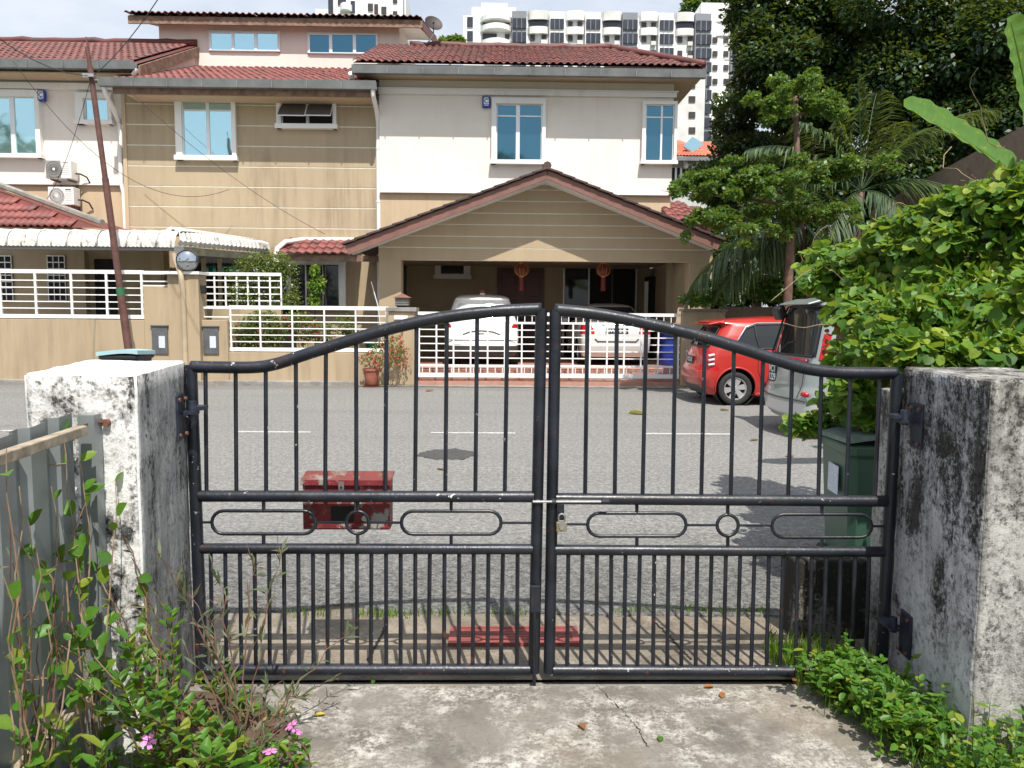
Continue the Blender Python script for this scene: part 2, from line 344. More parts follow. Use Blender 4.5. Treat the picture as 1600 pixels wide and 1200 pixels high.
M = {}
M['asphalt'] = asphalt()
M['asphalt_dark'] = plain('dark_asphalt', (0.055, 0.055, 0.053), 0.9, var=0.6, scale=70, bumpk=0.9, bscale=90)
M['drive'] = concrete('driveway_concrete', (0.115, 0.105, 0.092), (0.225, 0.208, 0.183), 0.8, (0.22, 0.185, 0.14))
M['apron'] = concrete('apron_concrete', (0.12, 0.10, 0.078), (0.22, 0.188, 0.148), 0.25)
M['kerb'] = concrete('kerb_concrete', (0.16, 0.155, 0.14), (0.30, 0.29, 0.27), 0.2)
M['soil'] = concrete('soil', (0.06, 0.045, 0.03), (0.13, 0.10, 0.07), 0.1, (0.16, 0.10, 0.06))
M['ground'] = plain('open_ground', (0.07, 0.085, 0.04), 0.95, var=0.4, scale=0.6)
def wornpaint():
    m, nt, p, _ = newmat('worn_road_paint'); v = coord(nt, kind='World')
    c = mix(nt, ramp(nt, noise(nt, v, 42, 6, 0.8), [(0.44, 0.9), (0.56, 0.05)]), (0.62, 0.62, 0.60), (0.22, 0.22, 0.21))
    nt.links.new(c, p.inputs['Base Color']); p.inputs['Roughness'].default_value = 0.8; return m
M['marking'] = wornpaint()
M['gate'] = gatepaint()
M['steel'] = plain('bare_steel', (0.5, 0.5, 0.5), 0.35, 0.9, 0.2, 30)
M['rust'] = rusty('rust'); M['rustpole'] = rusty('rusty_pole', (0.075, 0.032, 0.026), (0.135, 0.062, 0.05))
M['hinge'] = plain('dark_blue_hinge_paint', (0.02, 0.026, 0.045), 0.5, var=0.5, scale=25, bumpk=0.3)
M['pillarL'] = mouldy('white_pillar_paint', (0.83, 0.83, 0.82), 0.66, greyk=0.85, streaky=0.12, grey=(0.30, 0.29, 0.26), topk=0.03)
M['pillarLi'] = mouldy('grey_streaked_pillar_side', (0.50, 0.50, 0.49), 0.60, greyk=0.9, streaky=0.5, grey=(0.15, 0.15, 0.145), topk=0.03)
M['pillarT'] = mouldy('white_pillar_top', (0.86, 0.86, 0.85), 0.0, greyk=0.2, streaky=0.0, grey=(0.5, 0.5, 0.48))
M['pillarR'] = mouldy('mould_black_pillar_paint', (0.62, 0.63, 0.66), 0.74, greyk=0.95, streaky=0.35, grey=(0.19, 0.185, 0.18), topk=0.085)
M['pillarRf'] = mouldy('grey_spotted_pillar_paint', (0.52, 0.51, 0.485), 0.64, greyk=1.0, streaky=0.3, grey=(0.16, 0.155, 0.14), topk=0.03)
M['blackwall'] = mouldy('mould_black_wall', (0.36, 0.34, 0.30), 0.98, greyk=0.9, streaky=0.3, grey=(0.06, 0.055, 0.05))
M['redbox'] = chippedred(); M['grate'] = plain('red_oxide_grate', (0.24, 0.062, 0.052), 0.7, var=0.25, scale=14)
M['zinc'] = plain('grey_coated_sheet', (0.235, 0.26, 0.265), 0.42, 0.35, 0.14, 5, bumpk=0.05)
M['timber'] = plain('weathered_timber', (0.30, 0.25, 0.185), 0.85, var=0.4, scale=22, bumpk=0.3)
M['brass'] = plain('padlock_brass', (0.30, 0.26, 0.15), 0.5, 0.6, 0.2, 20)
M['tan'] = wallpaint('tan_wall_paint', (0.385, 0.300, 0.195), (0.17, 0.13, 0.085), 0.6, 0.6)
M['tanpanel'] = wallpaint('tan_panel_paint', (0.415, 0.330, 0.220), (0.20, 0.155, 0.10), 0.7, 0.75)
M['beige'] = wallpaint('beige_wall_paint', (0.52, 0.40, 0.265), (0.2, 0.15, 0.1), 0.3, 0.25)
M['porch'] = wallpaint('porch_wall_paint', (0.41, 0.32, 0.21), (0.16, 0.12, 0.08), 0.3, 0.25)
M['white'] = wallpaint('white_wall_paint', (0.80, 0.735, 0.665), (0.4, 0.34, 0.27), 0.3, 0.13)
M['pink'] = wallpaint('pale_pink_wall_paint', (0.74, 0.64, 0.585), (0.4, 0.3, 0.22), 0.25, 0.15)
M['trim'] = wallpaint('white_trim_paint', (0.80, 0.79, 0.77), (0.35, 0.32, 0.27), 0.3, 0.2, 0.6)
M['joint'] = plain('pale_joint', (0.76, 0.73, 0.62), 0.8)
M['rail'] = plain('white_rail_paint', (0.80, 0.80, 0.79), 0.45, var=0.06, scale=12)
M['fascia'] = rusty('peeling_brown_fascia', (0.13, 0.075, 0.05), (0.30, 0.20, 0.14))
M['barge'] = plain('brown_barge_paint', (0.20, 0.095, 0.075), 0.6, var=0.15, scale=5)
M['tile'] = tilemat('red_roof_tile', (0.115, 0.028, 0.024), (0.175, 0.044, 0.036), dk=0.8)
M['tilebright'] = tilemat('bright_red_roof_tile', (0.15, 0.033, 0.029), (0.23, 0.054, 0.046), dk=0.6)
M['tiledark'] = tilemat('dark_brown_roof_tile', (0.045, 0.028, 0.024), (0.085, 0.05, 0.042), dk=0.4)
M['tilefar'] = tilemat('orange_roof_tile', (0.5, 0.11, 0.06), (0.6, 0.17, 0.09), dk=0.2)
M['gutter'] = plain('grey_gutter', (0.21, 0.22, 0.22), 0.45, 0.4, 0.2, 3)
M['pipe'] = plain('white_pipe', (0.78, 0.76, 0.73), 0.5, var=0.08, scale=3)
M['tanpipe'] = plain('tan_pipe', (0.46, 0.37, 0.25), 0.6, var=0.15, scale=3)
M['alu'] = plain('aluminium_frame', (0.74, 0.76, 0.78), 0.4, 0.2, 0.05)
M['glassL'] = glassmat('pale_blue_window_glass', (0.46, 0.72, 0.78))
M['glassD'] = glassmat('dark_blue_window_film', (0.075, 0.19, 0.26), wob=.06)
M['glassB'] = glassmat('smoked_window_glass', (0.03, 0.035, 0.04), 0.05, 0.3)
M['glassG'] = glassmat('green_glass', (0.02, 0.16, 0.11), 0.08, 0.4)
M['dark'] = plain('dark_interior', (0.012, 0.011, 0.010), 0.8)
M['curtain'] = plain('grey_curtain', (0.10, 0.085, 0.075), 0.9)
M['door'] = plain('dark_red_timber_door', (0.085, 0.020, 0.014), 0.4, var=0.2, scale=8)
M['blue'] = plain('blue_plastic', (0.012, 0.035, 0.30), 0.4); M['signwhite'] = plain('white_print', (0.8, 0.85, 0.9), 0.5, var=0.02)
M['metalbox'] = plain('grey_meter_box', (0.12, 0.125, 0.13), 0.5, 0.3, 0.2, 6)
M['paper'] = plain('paper_label', (0.55, 0.60, 0.68), 0.7, var=0.25, scale=60)
M['acwhite'] = plain('appliance_white', (0.74, 0.74, 0.72), 0.45, var=0.05); M['acgrey'] = plain('fan_grille_grey', (0.27, 0.26, 0.25), 0.6, var=0.15, scale=40)
M['black'] = plain('black_plastic', (0.012, 0.012, 0.013), 0.5); M['rubber'] = plain('tyre_rubber', (0.022, 0.022, 0.022), 0.8, var=0.2, scale=20)
M['awning'] = mouldy('stained_white_awning', (0.70, 0.70, 0.66), 0.50, (0.12, 0.115, 0.10), 0.35, 0.35, (0.35, 0.34, 0.31))
M['awngut'] = plain('mossy_gutter', (0.12, 0.115, 0.08), 0.8, var=0.35, scale=6)
M['lantern'] = plain('red_lantern_silk', (0.10, 0.006, 0.006), 0.6, var=0.1); M['gold'] = plain('gold_trim', (0.5, 0.27, 0.05), 0.4, 0.4)
M['mirror'] = glassmat('convex_mirror', (0.55, 0.58, 0.62), 0.06, 1.0, 0.0); M['pinkfloor'] = plain('pink_floor_tile', (0.42, 0.22, 0.17), 0.4, var=0.12, scale=10)
M['terracotta'] = plain('terracotta', (0.30, 0.10, 0.065), 0.75, var=0.2, scale=9, bumpk=0.2)
M['binred'] = plain('faded_red_plastic', (0.3, 0.04, 0.03), 0.5)
M['bingreen'] = plain('faded_green_plastic', (0.038, 0.092, 0.062), 0.42, var=0.15, scale=5, bumpk=0.05)
M['binlid'] = plain('dusty_green_lid', (0.13, 0.18, 0.16), 0.55, var=0.3, scale=18); M['binblue'] = plain('pale_blue_lid', (0.33, 0.50, 0.53), 0.5, var=0.1)
M['bark'] = rusty('brown_bark', (0.075, 0.045, 0.03), (0.17, 0.105, 0.07)); M['stem'] = plain('dry_stem', (0.26, 0.18, 0.11), 0.8, var=0.35, scale=30)
M['redstem'] = plain('reddish_stem', (0.12, 0.06, 0.04), 0.7, var=0.3, scale=30)
M['retwall'] = mouldy('stained_brown_wall', (0.22, 0.175, 0.13), 0.35, (0.05, 0.04, 0.03), 0.4, 0.5, (0.11, 0.09, 0.07))
# ================================================================== GROUND
def jag(pts, amp=.02, step=.05):
    out = []
    for a, b in zip(pts, pts[1:]+pts[:1]):
        n_ = max(1, int(math.hypot(b[0]-a[0], b[1]-a[1])/step))
        for i in range(n_): out.append((a[0]+(b[0]-a[0])*i/n_+rng.normal(0, amp), a[1]+(b[1]-a[1])*i/n_+rng.normal(0, amp)))
    return out
def sheet(name, pts, z, mat, parent=None, thick=0.0):
    mb = MB()
    if thick: mb.prism([(p[0], p[1]) for p in pts], 'z', z-thick, z)
    else: mb.add([(p[0], p[1], z) for p in pts], [tuple(range(len(pts)))])
    return mb.build(name, mat, parent)
g = MB().add([(-900, -300, -0.06), (900, -300, -0.06), (900, 1500, -0.06), (-900, 1500, -0.06)], [(0, 1, 2, 3)]).build('ground', M['ground']); tag(g, kind='structure')
# road with a ragged, broken near edge lying over the concrete apron
xs = np.concatenate([np.arange(-45, -3, 1.5), np.arange(-3, 3.2, 0.035), np.arange(3.5, 45.1, 1.5)])
edge = 3.87+0.02*np.cumsum(rng.normal(0, 1, len(xs)))*0.25
edge = 3.88+np.clip(edge-edge.mean(), -0.06, 0.06)+rng.normal(0, 0.004, len(xs))
edge = edge+0.10*np.exp(-((xs+0.82)/0.16)**2)
mb = MB(); n = len(xs)
mb.add([(x, 16.35, 0.0) for x in xs]+[(x, e, 0.0) for x, e in zip(xs, edge)]+[(x, e-0.012, -0.03) for x, e in zip(xs, edge)],
       [(i, i+1, n+i+1, n+i) for i in range(n-1)]+[(n+i, n+i+1, 2*n+i+1, 2*n+i) for i in range(n-1)])
road = mb.build('road', M['asphalt']); tag(road, kind='structure')
for a, b in ((-9.6, -8.5), (-6.4, -5.2), (-3.38, -2.42), (-0.86, 0.24), (1.92, 3.08), (4.6, 5.7)):
    mb = MB(); nn = 14; t = np.linspace(a, b, nn)
    mb.add([(x, 9.98+rng.normal(0, .006), 0.004) for x in t]+[(x, 9.88+rng.normal(0, .006), 0.004) for x in t], [(i, i+1, nn+i+1, nn+i) for i in range(nn-1)])
    mb.build('lane_marking', M['marking'], road)
mb = MB(); c = G(699, 710); k = 64
mb.add([(c.x+0.30*math.cos(a)*(1+rng.normal(0, .10)), c.y+0.33*math.sin(a)*(1+rng.normal(0, .10)), 0.005) for a in np.linspace(0, 2*math.pi, k, endpoint=False)], [tuple(range(k))])
mb.build('asphalt_patch', M['asphalt_dark'], road)
ap = sheet('apron', [(-45, 3.165), (45, 3.165), (45, 4.3), (-45, 4.3)], -0.012, M['apron']); tag(ap, kind='structure')
dv = sheet('driveway', [(-1.9, -6), (2.3, -6), (2.3, 3.085), (-1.9, 3.085)], 0.0, M['drive'], thick=0.05); tag(dv, kind='structure')
sheet('channel', [(-1.9, 3.07), (2.3, 3.07), (2.3, 3.18), (-1.9, 3.18)], -0.03, M['kerb'], dv)
def crack(pts, w, parent, z):
    mb = MB(); P = []
    for i in range(len(pts)-1):
        a = Vector((*pts[i], 0)); b = Vector((*pts[i+1], 0))
        for t in np.linspace(0, 1, 14, endpoint=False): P.append(a.lerp(b, t)+Vector((rng.normal(0, .0035), rng.normal(0, .0035), 0)))
    for i in range(len(P)-1):
        d = (P[i+1]-P[i]).normalized(); nrm = Vector((-d.y, d.x, 0)); ww = w*rng.uniform(.25, 1)
        mb.add([P[i]-nrm*ww/2+Vector((0, 0, z)), P[i+1]-nrm*ww/2+Vector((0, 0, z)), P[i+1]+nrm*ww/2+Vector((0, 0, z)), P[i]+nrm*ww/2+Vector((0, 0, z))], [(0, 1, 2, 3)])
    mb.build('crack', M['dark'], parent)
def gxy(px, py): p = G(px, py); return (p.x, p.y)
crack([gxy(925, 1065), gxy(962, 1100), gxy(990, 1130), gxy(1016, 1172)], 0.0045, dv, 0.004)
crack([gxy(1022, 968), gxy(1052, 998), gxy(1082, 1030)], 0.016, ap, -0.007)
crack([gxy(602, 978), gxy(590, 1000), gxy(574, 1032)], 0.018, ap, -0.007)
so_ = sheet('soil_bed', jag([(-1.9, -1), (-0.93, -1), (-0.66, 2.2), (-0.70, 2.6), (-0.86, 2.9), (-1.05, 3.03), (-1.9, 3.03)]), 0.012, M['soil']); tag(so_, kind='structure')
kb = MB(); kb.box(-16, -3.0, 16.28, 16.55, -0.05, 0.10).build('kerb', M['kerb'], bevel=0.02); tag(bpy.data.objects['kerb'], kind='structure')
fa = sheet('far_apron', [(-3.0, 16.2), (9, 16.2), (9, 16.62), (-3.0, 16.62)], 0.012, M['kerb']); tag(fa, kind='structure')
for x in (0.72, 1.05, 2.05): crack([(x, 16.6), (x+.1, 16.42), (x+.18, 16.22)], .02, fa, 0.016)
pf = MB().prism([(16.625, -.05), (16.625, .10), (16.75, .11), (17.5, .38), (21.995, .38), (21.995, -.05)], 'x', -2.7, 4.5).build('porch_floor', M['pinkfloor']); tag(pf, kind='structure')
yd = MB().box(-16, -2.705, 16.6, 19.7, -0.05, 0.05).build('yard_paving', M['kerb']); tag(yd, kind='structure')

# ================================================================== GATE
GY = 3.15
def gp(px, py): return W(px, py, GY)
def smooth_curve(pts, n=60):
    pts = [Vector(p) for p in pts]; P = [pts[0]]+pts+[pts[-1]]; out = []
    seg = len(pts)-1; k = max(2, n//seg)
    for i in range(seg):
        p0, p1, p2, p3 = P[i], P[i+1], P[i+2], P[i+3]
        for t in np.linspace(0, 1, k, endpoint=False):
            out.append(0.5*((2*p1)+(p2-p0)*t+(2*p0-5*p1+4*p2-p3)*t*t+(3*p1-p0-3*p2+p3)*t**3))
    out.append(pts[-1]); return out
def oval(cx, cy, hw, hh):
    pts = []; r = hh
    for a in np.linspace(-math.pi/2, math.pi/2, 9): pts.append((cx+hw-r+r*math.cos(a), cy+r*math.sin(a)))
    for a in np.linspace(math.pi/2, 3*math.pi/2, 9): pts.append((cx-hw+r+r*math.cos(a), cy+r*math.sin(a)))
    return [gp(x, y) for x, y in pts]
def gate_leaf(label, top, stiles, ry, ub, lb, ovs, hinge_side):
    """top: pixel polyline; stiles: ((xt,yt,xb,yb),..); ry: ((yl,yr) for rails)"""
    b = gp((stiles[0][2]+stiles[1][2])/2, 1052)
    t = empty('gate_leaf', (b.x, GY, 0.03), label=label, cat='gate', group='two leaves of the black driveway gate')
    tc = smooth_curve([gp(*p) for p in top], 66)
    MB().tube(tc, 0.0250, 14).build('top_rail', M['gate'], t, smooth=True)
    for s in stiles: MB().cyl(gp(s[0], s[1]), gp(s[2], s[3]), 0.0245, 16).build('stile', M['gate'], t, auto=40)
    def sx(s, y): return s[0]+(s[2]-s[0])*(y-s[1])/(s[3]-s[1])
    def rail(y, x):
        f = (x-stiles[0][0])/(stiles[1][0]-stiles[0][0]); return y[0]+(y[1]-y[0])*f
    for i, y in enumerate(ry):
        x0, x1 = sx(stiles[0], y[0]), sx(stiles[1], y[1])
        mbr = MB().cyl(gp(x0+6, y[0]), gp(x1-6, y[1]), (0.0245, 0.0225, 0.0245)[i], 14)
        mbr.build(('lock_rail', 'middle_rail', 'bottom_rail')[i], M['gate'], t, auto=40)
    def top_at(x):
        for a, c in zip(top[:-1], top[1:]):
            if a[0] <= x <= c[0]: return a[1]+(c[1]-a[1])*(x-a[0])/(c[0]-a[0])
        return top[0][1] if x < top[0][0] else top[-1][1]
    for x, lean in ub:
        yt = top_at(x)+4; MB().cyl(gp(x-lean*(740-yt), yt), gp(x+lean*40+rng.normal(0, .7), rail(ry[0], x)), 0.0088, 8).build('bar', M['gate'], t, auto=40)
    for x, lean in lb:
        MB().cyl(gp(x, rail(ry[1], x)), gp(x+lean*170+rng.normal(0, .8), rail(ry[2], x)), 0.0088, 8).build('bar', M['gate'], t, auto=40)
    ym = [rail(ry[0], ovs[0][0]), rail(ry[1], ovs[0][0])]
    for (cx, hw, hh) in ovs:
        cy = (rail(ry[0], cx)+rail(ry[1], cx))/2
        if abs(hw-hh) < 4: pts = [gp(cx+hh*math.cos(a), cy+hh*math.sin(a)) for a in np.linspace(0, 2*math.pi, 24, endpoint=False)]
        else: pts = oval(cx, cy, hw, hh)
        o = MB().tube(pts, 0.0075, 8, closed=True).build('ring' if abs(hw-hh) < 4 else 'oval', M['gate'], t, smooth=True)
        mbs = MB(); mbs.cyl(gp(cx, rail(ry[0], cx)+4), gp(cx, cy-hh), 0.0078, 6); mbs.build('stub', M['gate'], o, auto=40)
        mbs = MB(); mbs.cyl(gp(cx, cy+hh), gp(cx, rail(ry[1], cx)-4), 0.0078, 6); mbs.build('stub', M['gate'], o, auto=40)
    xs_ = [sx(stiles[0], 816)+8]
    for cx, hw, hh in ovs: xs_ += [cx-hw, cx+hw]
    xs_.append(sx(stiles[1], 816)-8)
    for a, c in zip(xs_[0::2], xs_[1::2]):
        ca = (rail(ry[0], a)+rail(ry[1], a))/2; cc = (rail(ry[0], c)+rail(ry[1], c))/2
        MB().cyl(gp(a, ca), gp(c, cc), 0.0055, 6).build('link_bar', M['gate'], t, auto=40)
    return t
topL = [(299, 573), (345, 574), (395, 574), (430, 569), (480, 553), (540, 534), (600, 516), (660, 502), (720, 492), (780, 486), (846, 483)]
topR = [(867, 484), (920, 489), (980, 499), (1040, 512), (1100, 527), (1160, 545), (1215, 563), (1260, 576), (1310, 582), (1360, 583), (1400, 583)]
leafL = gate_leaf('left leaf of black tubular gate, carrying the battered red letter box', topL,
    ((298, 570, 316, 1050), (846, 482, 834, 1050)), ((775, 776), (857, 858), (1046, 1046)),
    [(323+46.6*i, 0.012-0.0028*i) for i in range(11)], [(329+22.85*i, 0.012-0.0011*i) for i in range(22)],
    ((412, 81, 18), (559, 17.5, 17.5), (705, 78, 18)), 'l')
leafR = gate_leaf('right leaf of black tubular gate, with the padlock at its edge', topR,
    ((868, 483, 858, 1050), (1402, 582, 1376, 1052)), ((779, 783), (859, 862), (1047, 1049)),
    [(915+45.4*i, -0.012-0.0026*i) for i in range(11)], [(888+22.4*i, -0.010-0.0013*i) for i in range(22)],
    ((995, 77, 18), (1137, 16.5, 16.5), (1284, 78, 18)), 'r')
# sliding bolt, lower drop bolt, lock plate on the leaves
bz = gp(850, 781)
MB().cyl(gp(832, 781)+Vector((0, -.030, 0)), gp(938, 781)+Vector((0, -.030, 0)), 0.006, 8).build('bolt', M['steel'], leafR, auto=40)
MB().cyl(gp(862, 781)+Vector((0, -.030, 0)), gp(868, 781)+Vector((0, -.030, 0)), 0.013, 8).cyl(gp(938, 780)+Vector((0, -.034, 0)), gp(950, 780)+Vector((0, -.034, 0)), 0.012, 8).build('bolt_guide', M['gate'], leafR, auto=40)
a = gp(875, 797); MB().box(a.x-.015, a.x+.015, GY-.030, GY-.0245, a.z-.035, a.z+.03).build('lock_plate', M['gate'], leafR)
MB().tube([gp(835, 912)+Vector((0, -.04, 0)), gp(834, 1000)+Vector((0, -.04, 0)), gp(834, 1068)+Vector((0, -.04, 0))], 0.007, 8).build('drop_bolt', M['gate'], leafL, auto=40)
a = gp(836, 915); MB().box(a.x-.02, a.x+.02, GY-.046, GY-.03, a.z-.10, a.z+.015).build('drop_bolt_guide', M['gate'], leafL, bevel=.004)
# padlock
a = gp(876, 812); pl = empty('padlock', (a.x, GY-.05, a.z-.03), label='brass padlock with silver shackle hanging on the gate bolt', cat='padlock')
MB().box(a.x-.022, a.x+.022, GY-.058, GY-.040, a.z-.036, a.z+.004).build('body', M['brass'], pl, bevel=.003)
MB().prism([(a.x-.013, a.z+.004), (a.x+.013, a.z+.004), (a.x+.012, a.z-.012), (a.x+.005, a.z-.026), (a.x-.005, a.z-.026), (a.x-.012, a.z-.012)], 'y', GY-.062, GY-.0585).build('badge', M['steel'], pl)
MB().tube([(a.x-.013, GY-.049, a.z), (a.x-.013, GY-.049, a.z+.025)]+[(a.x+.013*math.cos(t), GY-.049, a.z+.025+.013*math.sin(t)) for t in np.linspace(math.pi, 0, 9)]+[(a.x+.013, GY-.049, a.z)], 0.004, 8).build('shackle', M['steel'], pl, auto=40)
# letter box hung behind the left leaf: open-backed battered sheet metal box
lb_ = empty('letter_box', tuple(W(541, 828, 3.30)), label='battered red metal letter box hanging behind the gate bars', cat='letter box')
A = W(474, 748, 3.22); B = W(610, 826, 3.22); x0, x1, z1, z0 = A.x, B.x, A.z, B.z; y0, y1 = 3.205, 3.30
MB().box(x0, x1, y0, y1, z0, z0+.008).build('base', M['redbox'], lb_)
MB().box(x0, x0+.006, y0, y1, z0+.008, z1-.004).build('side', M['redbox'], lb_)
MB().box(x1-.006, x1, y0, y1, z0+.008, z1-.004).build('side', M['redbox'], lb_)
MB().box(x0+.006, x1-.006, y1-.006, y1, z0+.008, z1-.004).build('back_panel', M['redbox'], lb_)
zs_ = z0+.028
MB().box(x0+.006, x1-.006, y0, y0+.005, zs_, z1-.004).build('front_panel', M['redbox'], lb_)
MB().box(x0+.006, x1-.006, y0-.010, y0+.005, z0+.008, z0+.0275).build('front_lip', M['redbox'], lb_)
MB().box(x0+.118, x0+.215, y0-.003, y0+.0, z0+.034, z0+.10).build('letter_slot', M['dark'], lb_)
lid = MB().prism([(y0-.012, z1), (y0-.012, z1-.022), (y0-.009, z1-.022), (y0-.009, z1-.004), (y1+.01, z1+.010), (y1+.01, z1+.016)], 'x', x0-.008, x1+.008).build('lid', M['redbox'], lb_)
xm = (x0+x1)/2-.018
MB().box(xm-.012, xm+.012, y0-.016, y0-.0125, z1-.05, z1-.006).build('hasp', M['steel'], lid)
MB().cyl((xm, y0-.0175, z1-.03), (xm, y0-.014, z1-.03), .0055, 12).build('hasp_hole', M['dark'], lid)
MB().tube([(xm-.05, y0-.006, z1-.045), (xm-.02, y0-.008, z1-.058), (xm+.02, y0-.008, z1-.058), (xm+.06, y0-.006, z1-.043)], .0018, 6).build('wire', M['black'], lb_)
bx_ = x1-.105; MB().cyl((bx_, y0-.010, z0+.05), (bx_, y0-.0005, z0+.05), .013, 12).build('lock', M['steel'], lb_)
for xx in (x0+.05, x1-.06):
    MB().tube([(xx, y0-.004, z1-.06), (xx, GY+.028, z1-.075), (xx, GY-.0, z1-.054), (xx-.01, GY-.033, z1-.085), (xx+.015, GY-.015, z1-.125), (xx+.02, GY+.02, z1-.13)], .003, 6).build('binding_wire', M['black'], lb_)

# ================================================================== PILLARS, SIDE WALL, SHEET FENCE
def loc_box(name, corners, z0, z1, mats, facemat, parent=None, bev=.012):
    """corners: front-left, front-right, back-right, back-left"""
    mb = MB(); c = corners
    mb.add([(p[0], p[1], z0) for p in c]+[(p[0], p[1], z1) for p in c], [(3, 2, 1, 0)], facemat[0])
    mb.f += [(4, 5, 6, 7), (0, 1, 5, 4), (1, 2, 6, 5), (2, 3, 7, 6), (3, 0, 4, 7)]; mb.m += list(facemat)
    L = rootloc(parent); mb.v = [(x-L.x, y-L.y, z-L.z) for x, y, z in mb.v]; me = mb.mesh(name, mats)
    bm = bmesh.new(); bm.from_mesh(me); bmesh.ops.bevel(bm, geom=bm.edges[:], offset=.007, segments=2, affect='EDGES'); bmesh.ops.subdivide_edges(bm, edges=[e for e in bm.edges if e.calc_length() > .2], cuts=22, use_grid_fill=True)
    from mathutils import noise as mn
    for v_ in bm.verts:
        p_ = v_.co*9; q_ = v_.co*31; k_ = mn.noise(p_)*.005+mn.noise(q_)*.003; v_.co += v_.normal*k_
    bm.to_mesh(me); bm.free(); o = link(name, me, parent); me.polygons.foreach_set('use_smooth', [True]*len(me.polygons)); return o
fl = W(37, 584, 2.46); fr = W(212, 584, 2.46); br = W(289, 563, 3.17); bl = W(139, 563, 3.17)
pz = (fl.z+fr.z+br.z+bl.z)/4
pLr = empty('gate_pillar', ((fl.x+br.x)/2, 2.8, 0), label='whitewashed square gate pillar on the left with black mould spots', cat='pillar', group='gate pillars')
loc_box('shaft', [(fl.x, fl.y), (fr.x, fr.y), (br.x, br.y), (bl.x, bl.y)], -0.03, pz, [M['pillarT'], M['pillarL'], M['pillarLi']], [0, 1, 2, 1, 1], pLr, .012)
def hinge(parent, p, side, px_plate, z):
    """plate on the pillar face, knuckle pin and lug to the stile"""
    d = side; fA, fB = px_plate; fxx = lambda y: fA.x+(fB.x-fA.x)*(y-fA.y)/(fB.y-fA.y); ym = p.y-.11; t_ = Vector((fxx(ym+.05)-fxx(ym-.05), .1, 0))/2
    MB().obox((fxx(ym)-d*.004, ym, z-.02), t_, (.0055, 0, 0), (0, 0, .09)).build('hinge_plate', M['hinge'], parent, bevel=.003); p = Vector((fxx(ym)-d*.008, p.y, 0))
    MB().box(min(p.x, p.x-d*.055), max(p.x, p.x-d*.055), p.y-.105, p.y-.06, z-.012, z+.0).cyl((p.x-d*.035, p.y-.082, z-.02), (p.x-d*.035, p.y-.082, z+.04), .016, 10).box(min(p.x-d*.03, p.x-d*.075), max(p.x-d*.03, p.x-d*.075), p.y-.09, p.y-.02, z+.003, z+.018).build('hinge_pin', M['hinge'], parent)
    for dy, dz in ((-.14, .05), (-.08, .05), (-.14, -.09), (-.08, -.09)):
        MB().cyl((p.x-d*.006, p.y+dy, z+dz), (p.x-d*.014, p.y+dy, z+dz), .008, 8).build('bolt_head', M['rust'], parent)
ci = W(283, 640, 3.15); hinge(pLr, Vector((br.x+.006, 3.14, 0)), -1, (fr, br), W(283, 642, 3.06).z)
# right pillar and wall
R0 = W(1412, 577, 3.17); R1 = W(1551, 589, 2.50); rz_ = (R0.z+R1.z)/2
pRr = empty('gate_pillar', (1.9, 2.8, 0), label='mould-blackened concrete gate pillar on the right below the vines', cat='pillar', group='gate pillars')
loc_box('shaft', [(R1.x, 2.50), (R1.x+.42, 2.50), (R0.x+.42, 3.17), (R0.x, 3.17)], -0.03, rz_, [M['pillarRf'], M['pillarRf'], M['pillarR']], [0, 1, 1, 1, 2], pRr, .012)
hinge(pRr, Vector((R0.x-.004, 3.12, 0)), 1, (R1, R0), W(1430, 658, 3.0).z)
hinge(pRr, Vector((R0.x-.004, 3.12, 0)), 1, (R1, R0), W(1405, 985, 3.0).z)
sw = MB().box(R0.x+.10, R0.x+.5, 3.175, 3.34, -0.03, rz_-.03).build('side_wall', M['pillarR'], bevel=.01); tag(sw, 'stub of mouldy garden wall behind the right gate pillar', 'wall')
# slim concrete post seen behind the right stile
cp = W(1378, 900, 3.42); MB().box(cp.x-.0, cp.x+.12, 3.42, 3.55, -0.03, 1.22).build('concrete_post', M['pillarRf'], bevel=.008); tag(bpy.data.objects['concrete_post'], 'slim grey concrete post just behind the right gate stile', 'post')
lw0 = W(1243, 880, 3.58); lw = MB().box(lw0.x, 2.6, 3.58, 3.72, -0.05, W(1300, 876, 3.58).z).build('culvert_wall', M['blackwall'], bevel=.012); tag(lw, 'low mould-black culvert wall in front of the green bin', 'low wall')
# sheet fence on the left
fc = empty('sheet_fence', (-1.32, 1.2, 0), label='grey profiled metal sheet fence along the left of the drive', cat='fence')
P0 = W(128, 664, 2.40); P1 = W(0, 706, 1.78); zr = P0.z
dx = (P1.x-P0.x)/(P1.y-P0.y)
def fx(y): return P0.x+dx*(y-P0.y)*0.4
prof = [0, 0, .022, .022]; yy = 2.36; cuts = [2.40, 1.76, 1.1, 0.44, -0.2, -0.9]
for i in range(5):
    mb = MB(); y = cuts[i]; ys = []; ph = 0
    while y > cuts[i+1]-.02:
        for dy, off in ((0, 0), (.085, 0), (.105, -.024), (.150, -.024), (.170, 0)):
            ys.append((y-dy, off))
        y -= .170
    top = zr+.035+rng.normal(0, .006); n = len(ys); ox = -.03-.004*(i % 2)
    tops = [top+.012*math.sin(3*q[0])+0 for q in ys]
    mb.add([(fx(q[0])+ox+q[1], q[0], 0.0) for q in ys]+[(fx(q[0])+ox+q[1], q[0], tt) for q, tt in zip(ys, tops)], [(j, j+1, n+j+1, n+j) for j in range(n-1)])
    mb.build('sheet', M['zinc'], fc)
MB().obox(((fx(2.4)+fx(-.9))/2+.016, .75, zr-.012), (.017, 0, 0), ((fx(2.4)-fx(-.9))/2, 1.62, 0), (0, 0, .015)).build('timber_rail', M['timber'], fc, bevel=.003)
